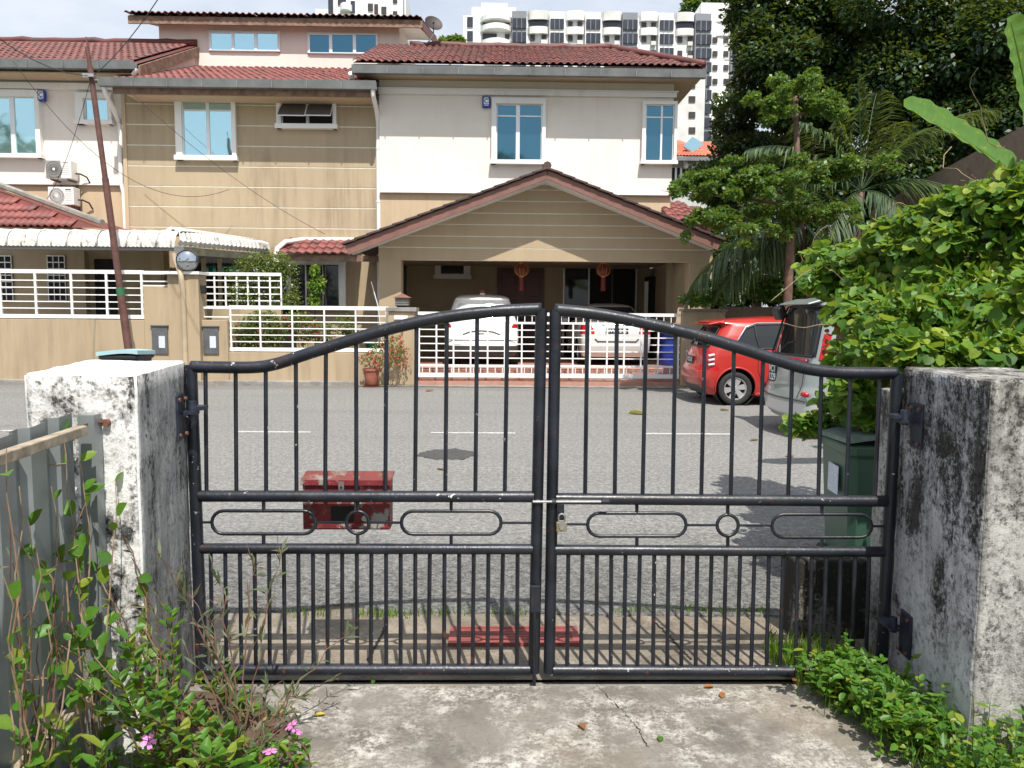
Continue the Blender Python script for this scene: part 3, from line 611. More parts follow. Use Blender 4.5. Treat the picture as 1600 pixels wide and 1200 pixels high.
MB().obox((fx(1)+.016, .75, .32), (.02, 0, 0), ((fx(2.4)-fx(-.9))/2, 1.62, 0), (0, 0, .022)).build('timber_rail', M['timber'], fc, bevel=.003)
MB().box(P0.x-.015, P0.x+.035, 2.405, 2.45, 0, zr+.03).build('end_channel', M['zinc'], fc)
MB().tube([(P0.x+.01, 2.40, zr+.0), (P0.x+.02, 2.42, zr+.012), (P0.x+.035, 2.43, zr+.005), (P0.x+.05, 2.452, zr)], .004, 6).build('tie_wire', M['rust'], fc)
MB().cyl((P0.x+.05, 2.44, zr), (P0.x+.05, 2.458, zr), .012, 14).build('anchor_bolt', M['rust'], fc)
# ================================================================== DRAIN GRATE
A = G(700, 1008, -.005); B = G(907, 1006, -.005); C = G(718, 981, -.005)
gr = empty('drain_grate', ((A.x+B.x)/2, (A.y+C.y)/2, -.012), label='red slotted steel drain grate set in the apron behind the gate', cat='drain grate')
x0, x1, y0, y1 = A.x, B.x, A.y, C.y
MB().box(x0, x1, y0, y0+.02, -.011, .006).box(x0, x1, y1-.02, y1, -.011, .006).box(x0, x0+.035, y0+.02, y1-.02, -.011, .006).box(x1-.035, x1, y0+.02, y1-.02, -.011, .006).build('frame', M['grate'], gr)
MB().box(x0+.035, x1-.035, y0+.02, y1-.02, -.011, -.007).build('pit', M['dark'], gr)
ns = 8
for i in range(ns):
    ya = y0+.024+(y1-y0-.048)*i/ns; MB().box(x0+.035, x1-.035, ya, ya+(y1-y0-.048)/ns*.66, -.006, .004).build('slat', M['grate'], gr)
# ================================================================== WHEELED BINS
def bin_(label, loc, rz, mb_body, mb_lid, w=.48, d=.54, h=.93, lift=0.06, lt=.012):
    t = empty('wheeled_bin', loc, rz, label, 'wheeled bin', 'wheeled refuse bins')
    hw, hd = w/2, d/2; mb = MB(); rings = []
    def ring(sw_, sd, z, yo=0): return [(x*sw_, y*sd+yo, z) for x, y in ((-hw+.04, -hd), (hw-.04, -hd), (hw, -hd+.04), (hw, hd-.04), (hw-.04, hd), (-hw+.04, hd), (-hw, hd-.04), (-hw, -hd+.04))]
    lv = [(.76, .74, .05, .02), (.80, .78, .14, .015), (.93, .93, .72, 0), (.94, .94, .80, 0), (1.03, 1.03, .805, 0), (1.03, 1.03, .86, 0), (.98, .98, .865, 0)]
    for l in lv: rings += ring(*l)
    v = rings; nL = len(lv); f = [(i*8+k, i*8+(k+1) % 8, (i+1)*8+(k+1) % 8, (i+1)*8+k) for i in range(nL-1) for k in range(8)]+[tuple(range(8))[::-1], tuple((nL-1)*8+k for k in range(8))]
    mb.add(v, f).build('body', mb_body, t, local=True, bevel=.012)
    MB().box(-.03, -.012, -hd*.93-.012, -hd*.8, .50, .78).box(.012, .03, -hd*.93-.012, -hd*.8, .50, .78).build('front_rib', mb_body, t, local=True)
    lm = MB(); nx = 8
    zz = lambda x, y: .87+lift*(.5-y/d)*.6+.015*math.sin(5*x)*(.5-y/d)+.02*(1-(2*x/w)**2)
    X = np.linspace(-hw*1.06, hw*1.06, nx); Yv = np.linspace(-hd*1.08, hd*1.02, nx)
    V = [(x, y, zz(x, y)+lt) for y in Yv for x in X]+[(x, y, zz(x, y)-.012) for y in Yv for x in X]; q = nx*nx
    Fc = [(j*nx+i, j*nx+i+1, (j+1)*nx+i+1, (j+1)*nx+i) for j in range(nx-1) for i in range(nx-1)]
    Fc += [tuple(q+a for a in reversed(f_)) for f_ in Fc[:]]
    for i in range(nx-1):
        Fc += [(i, q+i, q+i+1, i+1), ((nx-1)*nx+i+1, (nx-1)*nx+q+i+1, (nx-1)*nx+q+i, (nx-1)*nx+i), ((i+1)*nx, (i+1)*nx+q, i*nx+q, i*nx), (i*nx+nx-1, i*nx+nx-1+q, (i+1)*nx+nx-1+q, (i+1)*nx+nx-1)]
    lm.add(V, Fc).build('lid', mb_lid, t, local=True, auto=45)
    MB().cyl((-hw*.7, hd+.05, .90), (hw*.7, hd+.05, .90), .014, 10).box(-hw*.75, -hw*.68, hd*.9, hd+.06, .86, .92).box(hw*.68, hw*.75, hd*.9, hd+.06, .86, .92).build('handle', mb_body, t, local=True)
    for s in (-1, 1): MB().cyl((s*(hw*.72), hd*.72, .10), (s*(hw*.72+.05), hd*.72, .10), .10, 20).build('wheel', M['rubber'], t, local=True, auto=40)
    return t
bp = W(1310, 780, 3.98)
b1 = bin_('dark green wheeled bin with raised lid behind the black culvert wall', (bp.x+.335, 4.25, 0), rad(-5), M['bingreen'], M['binlid'], .50, .52, .90)
MB().box(-.248, -.246, -.1, .06, .56, .72).build('sticker', M['paper'], b1, local=True)
bp = W(198, 552, 12.3); b2 = bin_('dark wheeled bin with pale blue lid behind the left pillar', (bp.x, 12.3, 0), 0, M['black'], M['binblue'], .60, .6, .90, .02, .05)
# ================================================================== HOUSES
YB = 19.7; YW = 19.5; YP = 17.2; YF = 16.5
def rect(x0, y0, x1, y1, Y):
    a = W(x0, y0, Y); b = W(x1, y1, Y); c = W(x0, y1, Y); d = W(x1, y0, Y)
    return (a.x+c.x)/2, (b.x+d.x)/2, (c.z+b.z)/2, (a.z+d.z)/2      # xmin xmax zmin zmax
def window(parent, outer, glass, Y, gm, proud=.14, transom=None, sill=True, name='window', fm=None):
    fm = fm or M['trim']
    X0, X1, Z0, Z1 = rect(*outer, Y); gx0 = min(q[0] for q in glass); gx1 = max(q[2] for q in glass); gy0 = min(q[1] for q in glass); gy1 = max(q[3] for q in glass)
    a0, a1, b0, b1 = rect(gx0, gy0, gx1, gy1, Y)
    mb = MB(); m_ = .028; a0 -= m_; a1 += m_; b0 -= m_; b1 += m_
    mb.box(X0, a0, Y-proud, Y+.02, Z0, Z1).box(a1, X1, Y-proud, Y+.02, Z0, Z1).box(a0, a1, Y-proud, Y+.02, b1, Z1)
    win = mb.build(name, fm, parent)
    MB().box(X0-(.03 if sill else 0), X1+(.03 if sill else 0), Y-proud-(.05 if sill else 0), Y+.02, Z0, b0).build('sill', fm, win)
    fr = MB(); xs_ = [a0]
    R_ = [rect(*q, Y) for q in glass]
    fr.box(a0, R_[0][0], Y-.07, Y-.02, b0, b1).box(R_[-1][1], a1, Y-.07, Y-.02, b0, b1)
    for p, q in zip(R_[:-1], R_[1:]): fr.box(p[1], q[0], Y-.072, Y-.018, b0, b1)
    for r in R_: fr.box(r[0], r[1], Y-.068, Y-.022, b0, r[2]).box(r[0], r[1], Y-.068, Y-.022, r[3], b1)
    if transom:
        tz = W(gx0, transom, Y).z
        for r in R_: fr.box(r[0], r[1], Y-.062, Y-.03, tz-.016, tz+.016)
    fr.build('frame', M['alu'], win)
    for r in R_: MB().box(r[0], r[1], Y-.045, Y-.035, r[2], r[3]).build('pane', gm, win)
    return win
def tile_mesh(name, tw, tl, mat, waves=2, amp=.028):
    n = 4*waves+1; v = []
    for yy, lift in ((-.04, .030), (tl, .004)):
        for i in range(n):
            x = tw*i/(n-1); v.append((x, yy, amp*math.sin(2*math.pi*waves*i/(n-1)-.6)+lift+amp))
    for i in range(n): v.append((v[i][0], v[i][1]+.004, v[i][2]-.022))
    f = [(i, i+1, n+i+1, n+i) for i in range(n-1)]+[(2*n+i, 2*n+i+1, i+1, i) for i in range(n-1)]
    mb = MB().add(v, f); return mb.mesh(name, mat, True, False), mb
def tile_roof(parent, O, u, v, U_, V_, tw, tl, mat, clip=None, joined=False, waves=2, name='roof_tile'):
    u = Vector(u).normalized(); v = Vector(v).normalized(); nrm = u.cross(v).normalized(); O = Vector(O)
    me, mb0 = tile_mesh(name, tw, tl, mat, waves); out = []; L = rootloc(parent); J = MB()
    nu, nv = int(U_/tw)+1, int(V_/tl)+1
    for j in range(nv):
        for i in range(nu):
            a, b = i*tw, j*tl
            if clip and not clip(a+tw/2, b+tl/2): continue
            if a+tw > U_+.05 or b > V_: continue
            p = O+u*a+v*(b)+nrm*(rng.normal(0, .003)); rot = rng.normal(0, .008)
            uu = (u+v*rot).normalized(); vv = (v-u*rot).normalized()
            Mx = Matrix(((uu.x, vv.x, nrm.x, p.x-L.x), (uu.y, vv.y, nrm.y, p.y-L.y), (uu.z, vv.z, nrm.z, p.z-L.z), (0, 0, 0, 1)))
            if joined: J.add([Mx @ Vector(q) for q in mb0.v], mb0.f)
            else:
                o = link(name, me, parent); o.matrix_local = Mx; out.append(o)
    if joined:
        me = J.mesh(name+'s', mat, True, False); o = link(name+'s', me, parent); o['kind'] = 'stuff'
    return out
def gutter(parent, x0, x1, Y, zt, h=.155, seg=.85, mat=None):
    n = max(1, int(round((x1-x0)/seg))); xs_ = np.linspace(x0, x1, n+1)
    for i in range(n):
        MB().prism([(Y-.07, zt-h), (Y+.08, zt-h), (Y+.08, zt), (Y+.065, zt), (Y+.065, zt-h+.02), (Y-.055, zt-h+.02), (Y-.085, zt), (Y-.10, zt)], 'x', xs_[i]+.004, xs_[i+1]-.004).build('gutter_section', mat or M['gutter'], parent)
    for x in xs_[1:-1]: MB().box(x-.012, x+.012, Y-.106, Y+.086, zt-h-.006, zt-.03).build('gutter_joint', mat or M['gutter'], parent)

hs = empty('terrace_house', (-2, 20, 0), label='tan and white end terrace house with gabled car porch', cat='house')
# --- white upper wall
X0, X1, _, _ = rect(593, 150, 1052, 300, YW); X1 = W(1051, 215, YW).x; ZT = 7.45
zb = W(800, 303, YW).z
wall = MB().box(X0, X1, YW, 27, zb, ZT).build('upper_wall', M['white'], hs)
MB().box(X0+.004, X1-.004, YW+.05, 27, 3.0, zb-.003).build('lower_band_wall', M['beige'], hs)
MB().box(X0-.002, X1+.03, YW-.05, YW-.001, zb, zb+.07).build('ledge', M['trim'], wall)
za, zc = W(800, 150, YW).z, W(800, 141, YW).z
MB().box(X0-.004, X1+.06, YW-.09, YW-.001, za, zc).box(X0-.004, X1+.09, YW-.13, YW-.001, zc-.03, zc).build('cornice', M['trim'], wall)
window(hs, (768, 155, 852, 258), [(777, 166, 806, 250), (812, 166, 845, 250)], YW, M['glassD'], transom=182)
window(hs, (1002, 160, 1056, 258), [(1009, 167, 1031, 251), (1034, 167, 1050, 251)], YW, M['glassD'], transom=184)
# --- roof over the white wall
EY = 18.92; e0 = W(552, 100, EY); e1 = W(1082, 107, EY); ze = (e0.z+e1.z)/2+.03; pt = rad(23)
vdir = (0, math.cos(pt), math.sin(pt)); run = 4.35
roofA = MB().add([(e0.x, EY-.05, ze-.02), (e1.x+.25, EY-.05, ze-.02), (e1.x-1.4, EY-.05+run*math.cos(pt), ze-.02+run*math.sin(pt)), (e0.x, EY-.05+run*math.cos(pt), ze-.02+run*math.sin(pt))], [(0, 1, 2, 3)])
roofA.add([(e1.x+.25, EY-.05, ze-.02), (e1.x+.25, 27, ze-.02), (e1.x-1.4, EY-.05+run*math.cos(pt), ze-.02+run*math.sin(pt)), (e1.x-1.4, 27, ze-.02+run*math.sin(pt))], [(0, 1, 3, 2)])
roofA = roofA.build('roof', M['tile'], hs)
UA = e1.x+.25-e0.x
tile_roof(roofA, (e0.x, EY-.05, ze), (1, 0, 0), vdir, UA, run, .36, .42, M['tile'], clip=lambda a, b: a < UA-.1-b*(1.65/run))
MB().tube([(e1.x+.25-1.65*t, EY-.05+run*math.cos(pt)*t, ze+.06+run*math.sin(pt)*t) for t in np.linspace(0, 1, 12)], .09, 8).build('hip_capping', M['tile'], roofA, smooth=True)
zr_ = ze+run*math.sin(pt)
MB().tube([(e0.x+.9+(e1.x-2.3-e0.x)*t, EY-.05+run*math.cos(pt), zr_+.04+rng.normal(0, .012)) for t in np.linspace(0, 1, 26)], .11, 8).build('ridge_capping', M['tile'], roofA, smooth=True)
g0 = W(550, 105, EY-.1); g1 = W(1103, 108, EY-.1)
gutter(hs, g0.x, g1.x, EY-.10, (g0.z+g1.z)/2+.0, .18)
MB().box(e0.x, e1.x+.3, EY-.015, EY+.02, ze-.26, ze-.03).build('fascia', M['fascia'], hs)
MB().box(e0.x+.02, e1.x+.25, EY+.025, YW-.001, ze-.22, ze-.19).build('soffit', M['beige'], hs)
MB().box(X1+.001, e1.x+.24, YW, 27, ze-.22, ze-.19).build('soffit', M['beige'], hs)
# --- tan panelled wall
bx0 = W(197, 200, YB).x; bx1 = X0-.004
MB().box(bx0, bx1, YB-.022, 27, 0, W(300, 140, YB).z).build('backing_wall', M['joint'], hs)
ys_ = [148, 165, 197, 229, 261, 292.5, 324, 356, 388]
for ya, yb in zip(ys_[:-1], ys_[1:]):
    zt_, zb_ = W(390, ya, YB).z, W(390, yb, YB).z
    MB().box(bx0+.02, bx1-.07, YB-.030, YB-.0225, zb_+.014, zt_-.014).build('panel', M['tanpanel'], hs)
MB().box(bx0-.08, bx0+.018, YB-.05, YB-.001, 0, W(300, 148, YB).z).build('corner_strip', M['beige'], hs)
MB().box(bx0+.019, bx1-.001, YB-.06, YB-.001, W(300, 147, YB).z, W(300, 139, YB).z).build('cornice', M['beige'], hs)
zlow = W(390, 388, YB).z
MB().box(bx0+.02, bx1-.07, YB-.030, YB-.0225, 0.05, zlow-.0).build('lower_wall', M['tan'], hs)
window(hs, (277, 153, 371, 252), [(289, 161, 324, 243), (329, 161, 363, 243)], YB, M['glassL'], transom=173)
wn_ = window(hs, (434, 157, 527, 203), [(443, 162, 479, 194), (484, 162, 520, 194)], YB, M['dark'])
for q in ((438, 480), (481, 520)):
    a = W(q[0], 163, YB-.06); b = W(q[1], 163, YB-.06); c = W(q[0], 181, YB-.30); zz = c.z
    mb = MB().add([(a.x, YB-.06, a.z), (b.x, YB-.06, a.z), (b.x, YB-.36, zz), (a.x, YB-.36, zz), (a.x, YB-.04, a.z-.01), (b.x, YB-.04, a.z-.01), (b.x, YB-.34, zz-.012), (a.x, YB-.34, zz-.012)], [(0, 1, 2, 3), (7, 6, 5, 4), (0, 3, 7, 4), (1, 5, 6, 2), (2, 6, 7, 3), (0, 4, 5, 1)])
    sh = mb.build('open_sash', M['curtain'], wn_)
    MB().tube([(a.x, YB-.065, a.z), (a.x, YB-.362, zz), (b.x, YB-.362, zz), (b.x, YB-.065, a.z)], .016, 6).build('sash_frame', M['alu'], sh)
# --- middle roof above the tan wall
MY = 18.95; m0 = W(175, 128, MY); m1 = W(588, 133, MY); zm = W(380, 127, MY).z; zq = W(430, 108, 23.0).z; pm = math.atan2(zq-zm, 23-MY)
mx1 = X0-.03
roofB = MB().add([(m0.x, MY, zm-.02), (mx1, MY, zm-.02), (mx1, 23.0, zq-.02), (m0.x, 23.0, zq-.02)], [(0, 1, 2, 3)]).build('roof', M['tilebright'], hs)
tile_roof(roofB, (m0.x, MY, zm), (1, 0, 0), (0, math.cos(pm), math.sin(pm)), mx1-m0.x, 4.4, .36, .42, M['tilebright'], joined=True)
ga = W(155, 128, MY-.1); gb = W(590, 133, MY-.1)
gutter(hs, ga.x, gb.x-.02, MY-.11, zm+.0, .19)
MB().box(m0.x, mx1, MY+.01, MY+.05, zm-.32, zm-.03).build('fascia', M['fascia'], hs)
MB().box(m0.x+.3, mx1-.01, MY+.06, YB-.065, zm-.33, zm-.30).build('soffit', M['beige'], hs)
# --- top storey
YT = 23.0
tx0, tx1 = W(249, 70, YT).x, W(624, 70, YT).x; tz1 = W(430, 28, YT).z+.12
MB().box(tx0, tx1, YT, 27.5, 6.9, tz1).build('top_storey_wall', M['pink'], hs)
window(hs, (327, 49, 438, 81), [(331, 53, 363, 79), (367, 53, 398, 79), (403, 53, 434, 79)], YT, M['glassL'], proud=.05, sill=False)
window(hs, (481, 52, 591, 85), [(485, 56, 515, 83), (520, 56, 552, 83), (557, 56, 588, 83)], YT, M['glassD'], proud=.05, sill=False)
TY = 22.6; r0 = W(199, 24, TY); r1 = W(660, 34, TY); zt0 = r0.z; zt1 = r1.z; ptp = rad(13)
zte = (zt0+zt1)/2+.06
roofC = MB().add([(r0.x, TY, zte-.02), (r1.x, TY, zte-.02), (r1.x, 27.8, zte-.02+5.7*math.tan(ptp)), (r0.x, 27.8, zte-.02+5.7*math.tan(ptp))], [(0, 1, 2, 3)]).build('roof', M['tile'], hs)
tile_roof(roofC, (r0.x-.05, TY-.05, zte), (1, 0, 0), (0, math.cos(ptp), math.sin(ptp)), r1.x-r0.x+.1, 1.7, .36, .42, M['tile'], joined=True)
MB().box(r0.x, r1.x, TY+.02, TY+.07, zte-.24, zte-.03).build('fascia', M['fascia'], hs)
mb = MB().add([(r1.x-.05, TY+.08, zte-.26), (r1.x-.05, 27.8, zte-.26+5.6*math.tan(ptp)), (r1.x-.05, 27.8, zte-.03+5.6*math.tan(ptp)), (r1.x-.05, TY+.08, zte-.03),
               (r1.x, TY+.08, zte-.26), (r1.x, 27.8, zte-.26+5.6*math.tan(ptp)), (r1.x, 27.8, zte-.03+5.6*math.tan(ptp)), (r1.x, TY+.08, zte-.03)], [(0, 1, 2, 3), (7, 6, 5, 4), (0, 4, 5, 1), (2, 6, 7, 3), (0, 3, 7, 4), (1, 5, 6, 2)])
mb.build('barge_board', M['tile'], hs)
mb = MB().add([(r0.x, TY+.1, zte-.1), (r1.x-.06, TY+.1, zte-.1), (r1.x-.06, 27.8, zte-.1+5.6*math.tan(ptp)), (r0.x, 27.8, zte-.1+5.6*math.tan(ptp))], [(0, 1, 2, 3)]).build('soffit', M['pink'], hs)
# --- downpipes
dpx = W(591, 250, YB-.12).x
MB().tube([(dpx, MY-.1, zm-.19), (dpx, MY-.1, zm-.30), (dpx, YB-.30, zm-.55), (dpx, YB-.11, zm-.75), (dpx, YB-.11, zm-1.0), (dpx, YB-.11, 0.1)], .055, 12).build('downpipe', M['pipe'], hs, auto=50)
for zz in (5.6, 4.3): MB().cyl((dpx, YB-.11, zz), (dpx, YB-.11, zz+.05), .064, 12).build('pipe_socket', M['pipe'], hs, auto=50)
a = W(548, 122, EY-.1); MB().cyl((a.x, EY-.1, (g0.z+g1.z)/2-.17), (a.x, MY+.1, zm+.06), .06, 10).build('downpipe', M['pipe'], hs, auto=50)
# --- alarm boxes
def alarm(px, py, Y, label):
    a = W(px, py, Y); t = empty('alarm_box', (a.x, Y, a.z-.13), label=label, cat='alarm box', group='blue alarm boxes')
    MB().box(a.x-.10, a.x+.10, Y-.09, Y-.002, a.z-.13, a.z+.14).build('housing', M['blue'], t, bevel=.02)
    MB().box(a.x-.062, a.x+.062, Y-.093, Y-.0905, a.z-.05, a.z+.085).build('emblem', M['signwhite'], t)
    L = rootloc(t)
    text('letter', 'C', .15, M['blue'], t, (0, -.0935, a.z+.017-L.z), (rad(90), 0, 0), sx=1.1)
    for i, (zz, ln) in enumerate(((.105, .10), (-.075, .11))):
        MB().box(a.x-ln/2, a.x+ln/2, Y-.093, Y-.0905, a.z+zz-.009, a.z+zz+.009).build('print_line', M['signwhite'], t)
alarm(760, 161, YW, 'blue alarm box marked C beside the middle window of the white wall')
alarm(67, 151, YB+.1, 'blue alarm box marked C beside the leftmost house window')
a = W(777, 147, YW-.1); MB().cyl((a.x, YW-.15, a.z+.06), (a.x, YW-.15, a.z-.03), .035, 10, .02).build('bulb_holder', M['pipe'], hs)
# --- satellite dish
a = W(677, 38, 22.6); t = empty('satellite_dish', (a.x-.2, 22.6, a.z-.5), label='dark brown satellite dish on the top roof verge', cat='satellite dish')
mb = MB(); prof = [(0.001, .0), (.08, .004), (.16, .017), (.22, .034), (.255, .05), (.26, .05)]
mb.lathe(prof, n=28); mb.xf(Matrix.Translation(a) @ Euler((rad(62), rad(8), rad(18))).to_matrix().to_4x4()); mb.build('reflector', plain('brown_dish', (.022, .013, .013), .6), t, smooth=True)
MB().tube([a+Vector((0, .05, -.02)), a+Vector((0, .08, -.22)), a+Vector((-.12, .1, -.42)), a+Vector((-.22, .1, -.5))], .02, 8).build('mast', M['steel'], t, smooth=True)
MB().tube([a+Vector((0, -.02, -.22)), a+Vector((.03, -.22, -.05))], .012, 6).build('feed_arm', M['steel'], t)
MB().cyl(a+Vector((.03, -.24, -.05)), a+Vector((.02, -.16, -.03)), .03, 8).build('feed_horn', M['black'], t)

# --- car porch gable
GEY = 16.50; ap_ = W(855, 263, GEY); el = W(538, 381, GEY); er = W(1128, 374, GEY)
axx, az = ap_.x, ap_.z; zl, zr2 = el.z, er.z
PY = YP
px0, px1 = W(592, 450, PY).x, W(1112, 450, PY).x; ox0, ox1 = W(627, 450, PY).x, W(1076, 450, PY).x; oz = W(850, 408, PY).z
def roofz(x, off=0): return (az+(zl-az)*(axx-x)/(axx-el.x) if x < axx else az+(zr2-az)*(x-axx)/(er.x-axx))-off
MB().box(px0, ox0, PY, PY+.4, .11, oz+.002).build('porch_pillar', M['porch'], hs, bevel=.008)
MB().box(ox1, px1, PY, PY+.4, .11, oz+.002).build('porch_pillar', M['porch'], hs, bevel=.008)
lines = [oz]+[W(850, y, PY).z for y in (388.5, 370.5, 352, 334, 315, 297)]+[az-.17]
mb = MB(); top = [(px0, roofz(px0, .205)), (axx, az-.205), (px1, roofz(px1, .205))]
mb.prism([(px0, oz+.004), (px1, oz+.004), top[2], top[1], top[0]], 'y', PY+.0075, PY+.22).build('gable_backing', M['joint'], hs)
for za_, zb2 in zip(lines[:-1], lines[1:]):
    z0_, z1_ = za_+.010, zb2-.010
    if za_ == oz: z0_ = oz
    def xl(z):
        x = axx-(axx-el.x)*(az-.205-z)/(az-zl); return max(px0, x)
    def xr(z):
        x = axx+(er.x-axx)*(az-.205-z)/(az-zr2); return min(px1, x)
    if z1_ > az-.235: z1_ = az-.235
    if z1_ <= z0_: continue
    poly = [(xl(z0_), z0_), (xr(z0_), z0_)]
    if xr(z1_) < px1 and xr(z0_) >= px1: poly.append((px1, az-.205-(az-zr2)*(px1-axx)/(er.x-axx)))
    poly.append((xr(z1_), z1_)); poly.append((xl(z1_), z1_))
    if xl(z1_) > px0 and xl(z0_) <= px0: poly.append((px0, az-.205-(az-zl)*(axx-px0)/(axx-el.x)))
    MB().prism(poly, 'y', PY, PY+.007).build('gable_panel', M['porch'], hs)
MB().box(px0+.01, px1-.01, PY+.221, 21.999, oz+.17, oz+.22).build('porch_ceiling', M['beige'], hs)
for s, xe, ze_ in ((-1, el.x, zl), (1, er.x, zr2)):
    d = Vector((xe-axx, 0, ze_-az)); L_ = d.length; dn = d.normalized(); nn = Vector((-dn.z, 0, dn.x)); nn = nn if nn.z > 0 else -nn
    A_ = Vector((axx, GEY, az)); B_ = Vector((xe, GEY, ze_))
    # roof slab
    rr = MB().add([A_-nn*.03, B_-nn*.03, B_-nn*.03+Vector((0, 3.2, 0)), A_-nn*.03+Vector((0, 3.2, 0)), A_-nn*.06+Vector((0, .05, 0)), B_-nn*.06+Vector((0, .05, 0)), B_-nn*.06+Vector((0, 3.2, 0)), A_-nn*.06+Vector((0, 3.2, 0))], [(0, 1, 2, 3), (7, 6, 5, 4), (0, 4, 5, 1)]).build('porch_roof', M['tiledark'], hs)
    MB().add([A_-nn*.035, B_-nn*.035, B_-nn*.24, A_-Vector((0, 0, .22)), A_-nn*.035+Vector((0, .05, 0)), B_-nn*.035+Vector((0, .05, 0)), B_-nn*.24+Vector((0, .05, 0)), A_-Vector((0, 0, .22))+Vector((0, .05, 0))], [(0, 1, 2, 3), (7, 6, 5, 4), (0, 4, 5, 1), (1, 5, 6, 2), (2, 6, 7, 3)]).build('barge_board', M['barge'], hs)
    ps = A_-nn*.24; MB().add([A_-nn*.19+Vector((0, .06, 0)), B_-nn*.19+Vector((0, .06, 0)), B_-nn*.19+Vector((0, .72, 0)), A_-nn*.19+Vector((0, .72, 0))], [(0, 1, 2, 3)]).build('soffit', M['trim'], hs)
    nt_ = int(L_/.30)
    for i in range(nt_+1):
        b0_ = A_+dn*(i*L_/(nt_+1)); b1_ = A_+dn*((i+1)*L_/(nt_+1)+.05)
        c_ = (b0_+b1_)/2
        for yo in (0.10,):
            MB().obox(c_+Vector((0, yo, 0))+nn*.006, dn*((b1_-b0_).length/2)+nn*(.010), (0, .17, 0), nn*.022).build('verge_tile', M['tiledark'], rr, bevel=.006)
MB().tube([(axx, GEY-.05, az+.05), (axx, 17, az+.05), (axx, 19.4, az+.05)], .09, 8).build('ridge_capping', M['tiledark'], hs, auto=40)
# porch interior
MB().box(px0+.05, X1, 22, 27, .11, 2.999).build('ground_floor_wall', M['porch'], hs)
MB().box(ox1+.02, ox1+.2, 19.6, 21.999, .11, 2.85).build('porch_side_wall', M['porch'], hs)
MB().box(ox1+.21, ox1+1.1, 19.7, 19.85, .0, 2.95).build('return_wall', M['beige'], hs)
window(hs, (680, 390, 735, 436), [(689, 396, 725, 428)], 21.99, M['glassB'], proud=.08)
dx0, dx1 = W(777, 450, 21.98).x, W(850, 450, 21.98).x
dr = MB().box(dx0, dx1, 21.93, 21.998, .38, 2.85).build('front_door', M['door'], hs)
for i in (0, 1):
    c0 = dx0+(dx1-dx0)*(i*.5+.06); c1 = dx0+(dx1-dx0)*(i*.5+.44)
    for z0_, z1_ in ((.55, 1.2), (1.32, 1.95), (2.05, 2.75)):
        MB().box(c0+.05, c1-.05, 21.905, 21.931, z0_, z1_).build('door_panel', M['door'], dr, bevel=.012)
MB().cyl(((dx0+dx1)/2+.04, 21.88, 1.4), ((dx0+dx1)/2+.04, 21.88, 1.56), .018, 8).build('door_handle', M['steel'], dr)
gx = [W(q, 450, 21.9).x for q in (882, 920, 957, 993)]
sdr = MB().box(gx[0]-.04, gx[0], 21.88, 21.998, .38, 2.85).box(gx[3], gx[3]+.04, 21.88, 21.998, .38, 2.85).box(gx[1]-.02, gx[1]+.02, 21.88, 21.995, .38, 2.85).build('sliding_door', M['alu'], hs)
for i in range(3): MB().box(gx[i]+.021, gx[i+1]-.021, 21.93, 21.95, .38, 2.85).build('pane', M['glassB'] if i == 0 else M['dark'], sdr)
# lanterns
for px, nm in ((815, 'red paper lantern with tassel hanging before the timber door'), (943, 'red paper lantern with tassel hanging before the glass sliding door')):
    a = W(px, 422, 17.9); t = empty('lantern', (a.x, 17.9, a.z-.35), label=nm, cat='lantern', group='red lanterns in the car porch')
    MB().lathe([(.05, .14), (.10, .12), (.155, .06), (.165, 0), (.155, -.06), (.10, -.12), (.05, -.14)], a, 16).build('globe', M['lantern'], t, smooth=True)
    MB().lathe([(.0, .165), (.06, .165), (.06, .138), (0, .138)], a, 12).lathe([(0, -.138), (.06, -.138), (.06, -.165), (0, -.165)], a, 12).build('collar', M['gold'], t)
    for k in range(10):
        an = 2*math.pi*k/10; MB().tube([a+Vector((r*math.cos(an)*1.015, r*math.sin(an)*1.015, z)) for r, z in ((.05, .14), (.10, .12), (.155, .06), (.165, 0), (.155, -.06), (.10, -.12), (.05, -.14))], .004, 4).build('rib', M['gold'], t)
    MB().lathe([(.055, -.166), (.06, -.30), (.062, -.48), (.0, -.48)], a, 14).build('tassel', M['lantern'], t, smooth=True)
    MB().cyl(a+Vector((0, 0, .165)), (a.x, a.y, oz+.17), .004, 5).build('cord', M['black'], t)
# shoe cabinet, board, blue drum in the porch
a = W(1022, 470, 21.0); t = empty('cabinet', (a.x, 21.2, .38), label='dark tall cabinet at the right end of the car porch', cat='cabinet')
MB().box(a.x-.18, a.x+.22, 20.95, 21.5, .381, W(1022, 432, 20.95).z).build('carcass', M['dark'], t, bevel=.01)
MB().box(a.x-.28, a.x-.181, 20.93, 20.99, .381, W(1022, 440, 20.95).z).build('side_board', M['trim'], t)
MB().cyl((a.x-.08, 21.1, W(1022, 432, 20.95).z+.001), (a.x-.08, 21.1, W(1022, 424, 20.95).z), .05, 10).build('jar', M['metalbox'], t)
a = W(1050, 540, 17.9); t = empty('drum', (a.x, 18.0, .38), label='blue plastic drum beside the right car in the porch', cat='drum')
MB().lathe([(0, .0), (.25, 0), (.27, .03), (.27, .3), (.285, .31), (.285, .36), (.27, .37), (.27, .62), (.285, .63), (.285, .68), (.27, .69), (.27, .88), (.24, .92), (0, .92)], (a.x, 18.0, .381), 24).build('shell', M['blue'], t, auto=35)
MB().cyl((a.x+.1, 17.9, 1.301), (a.x+.1, 17.9, 1.33), .04, 10).build('cap', M['black'], t)

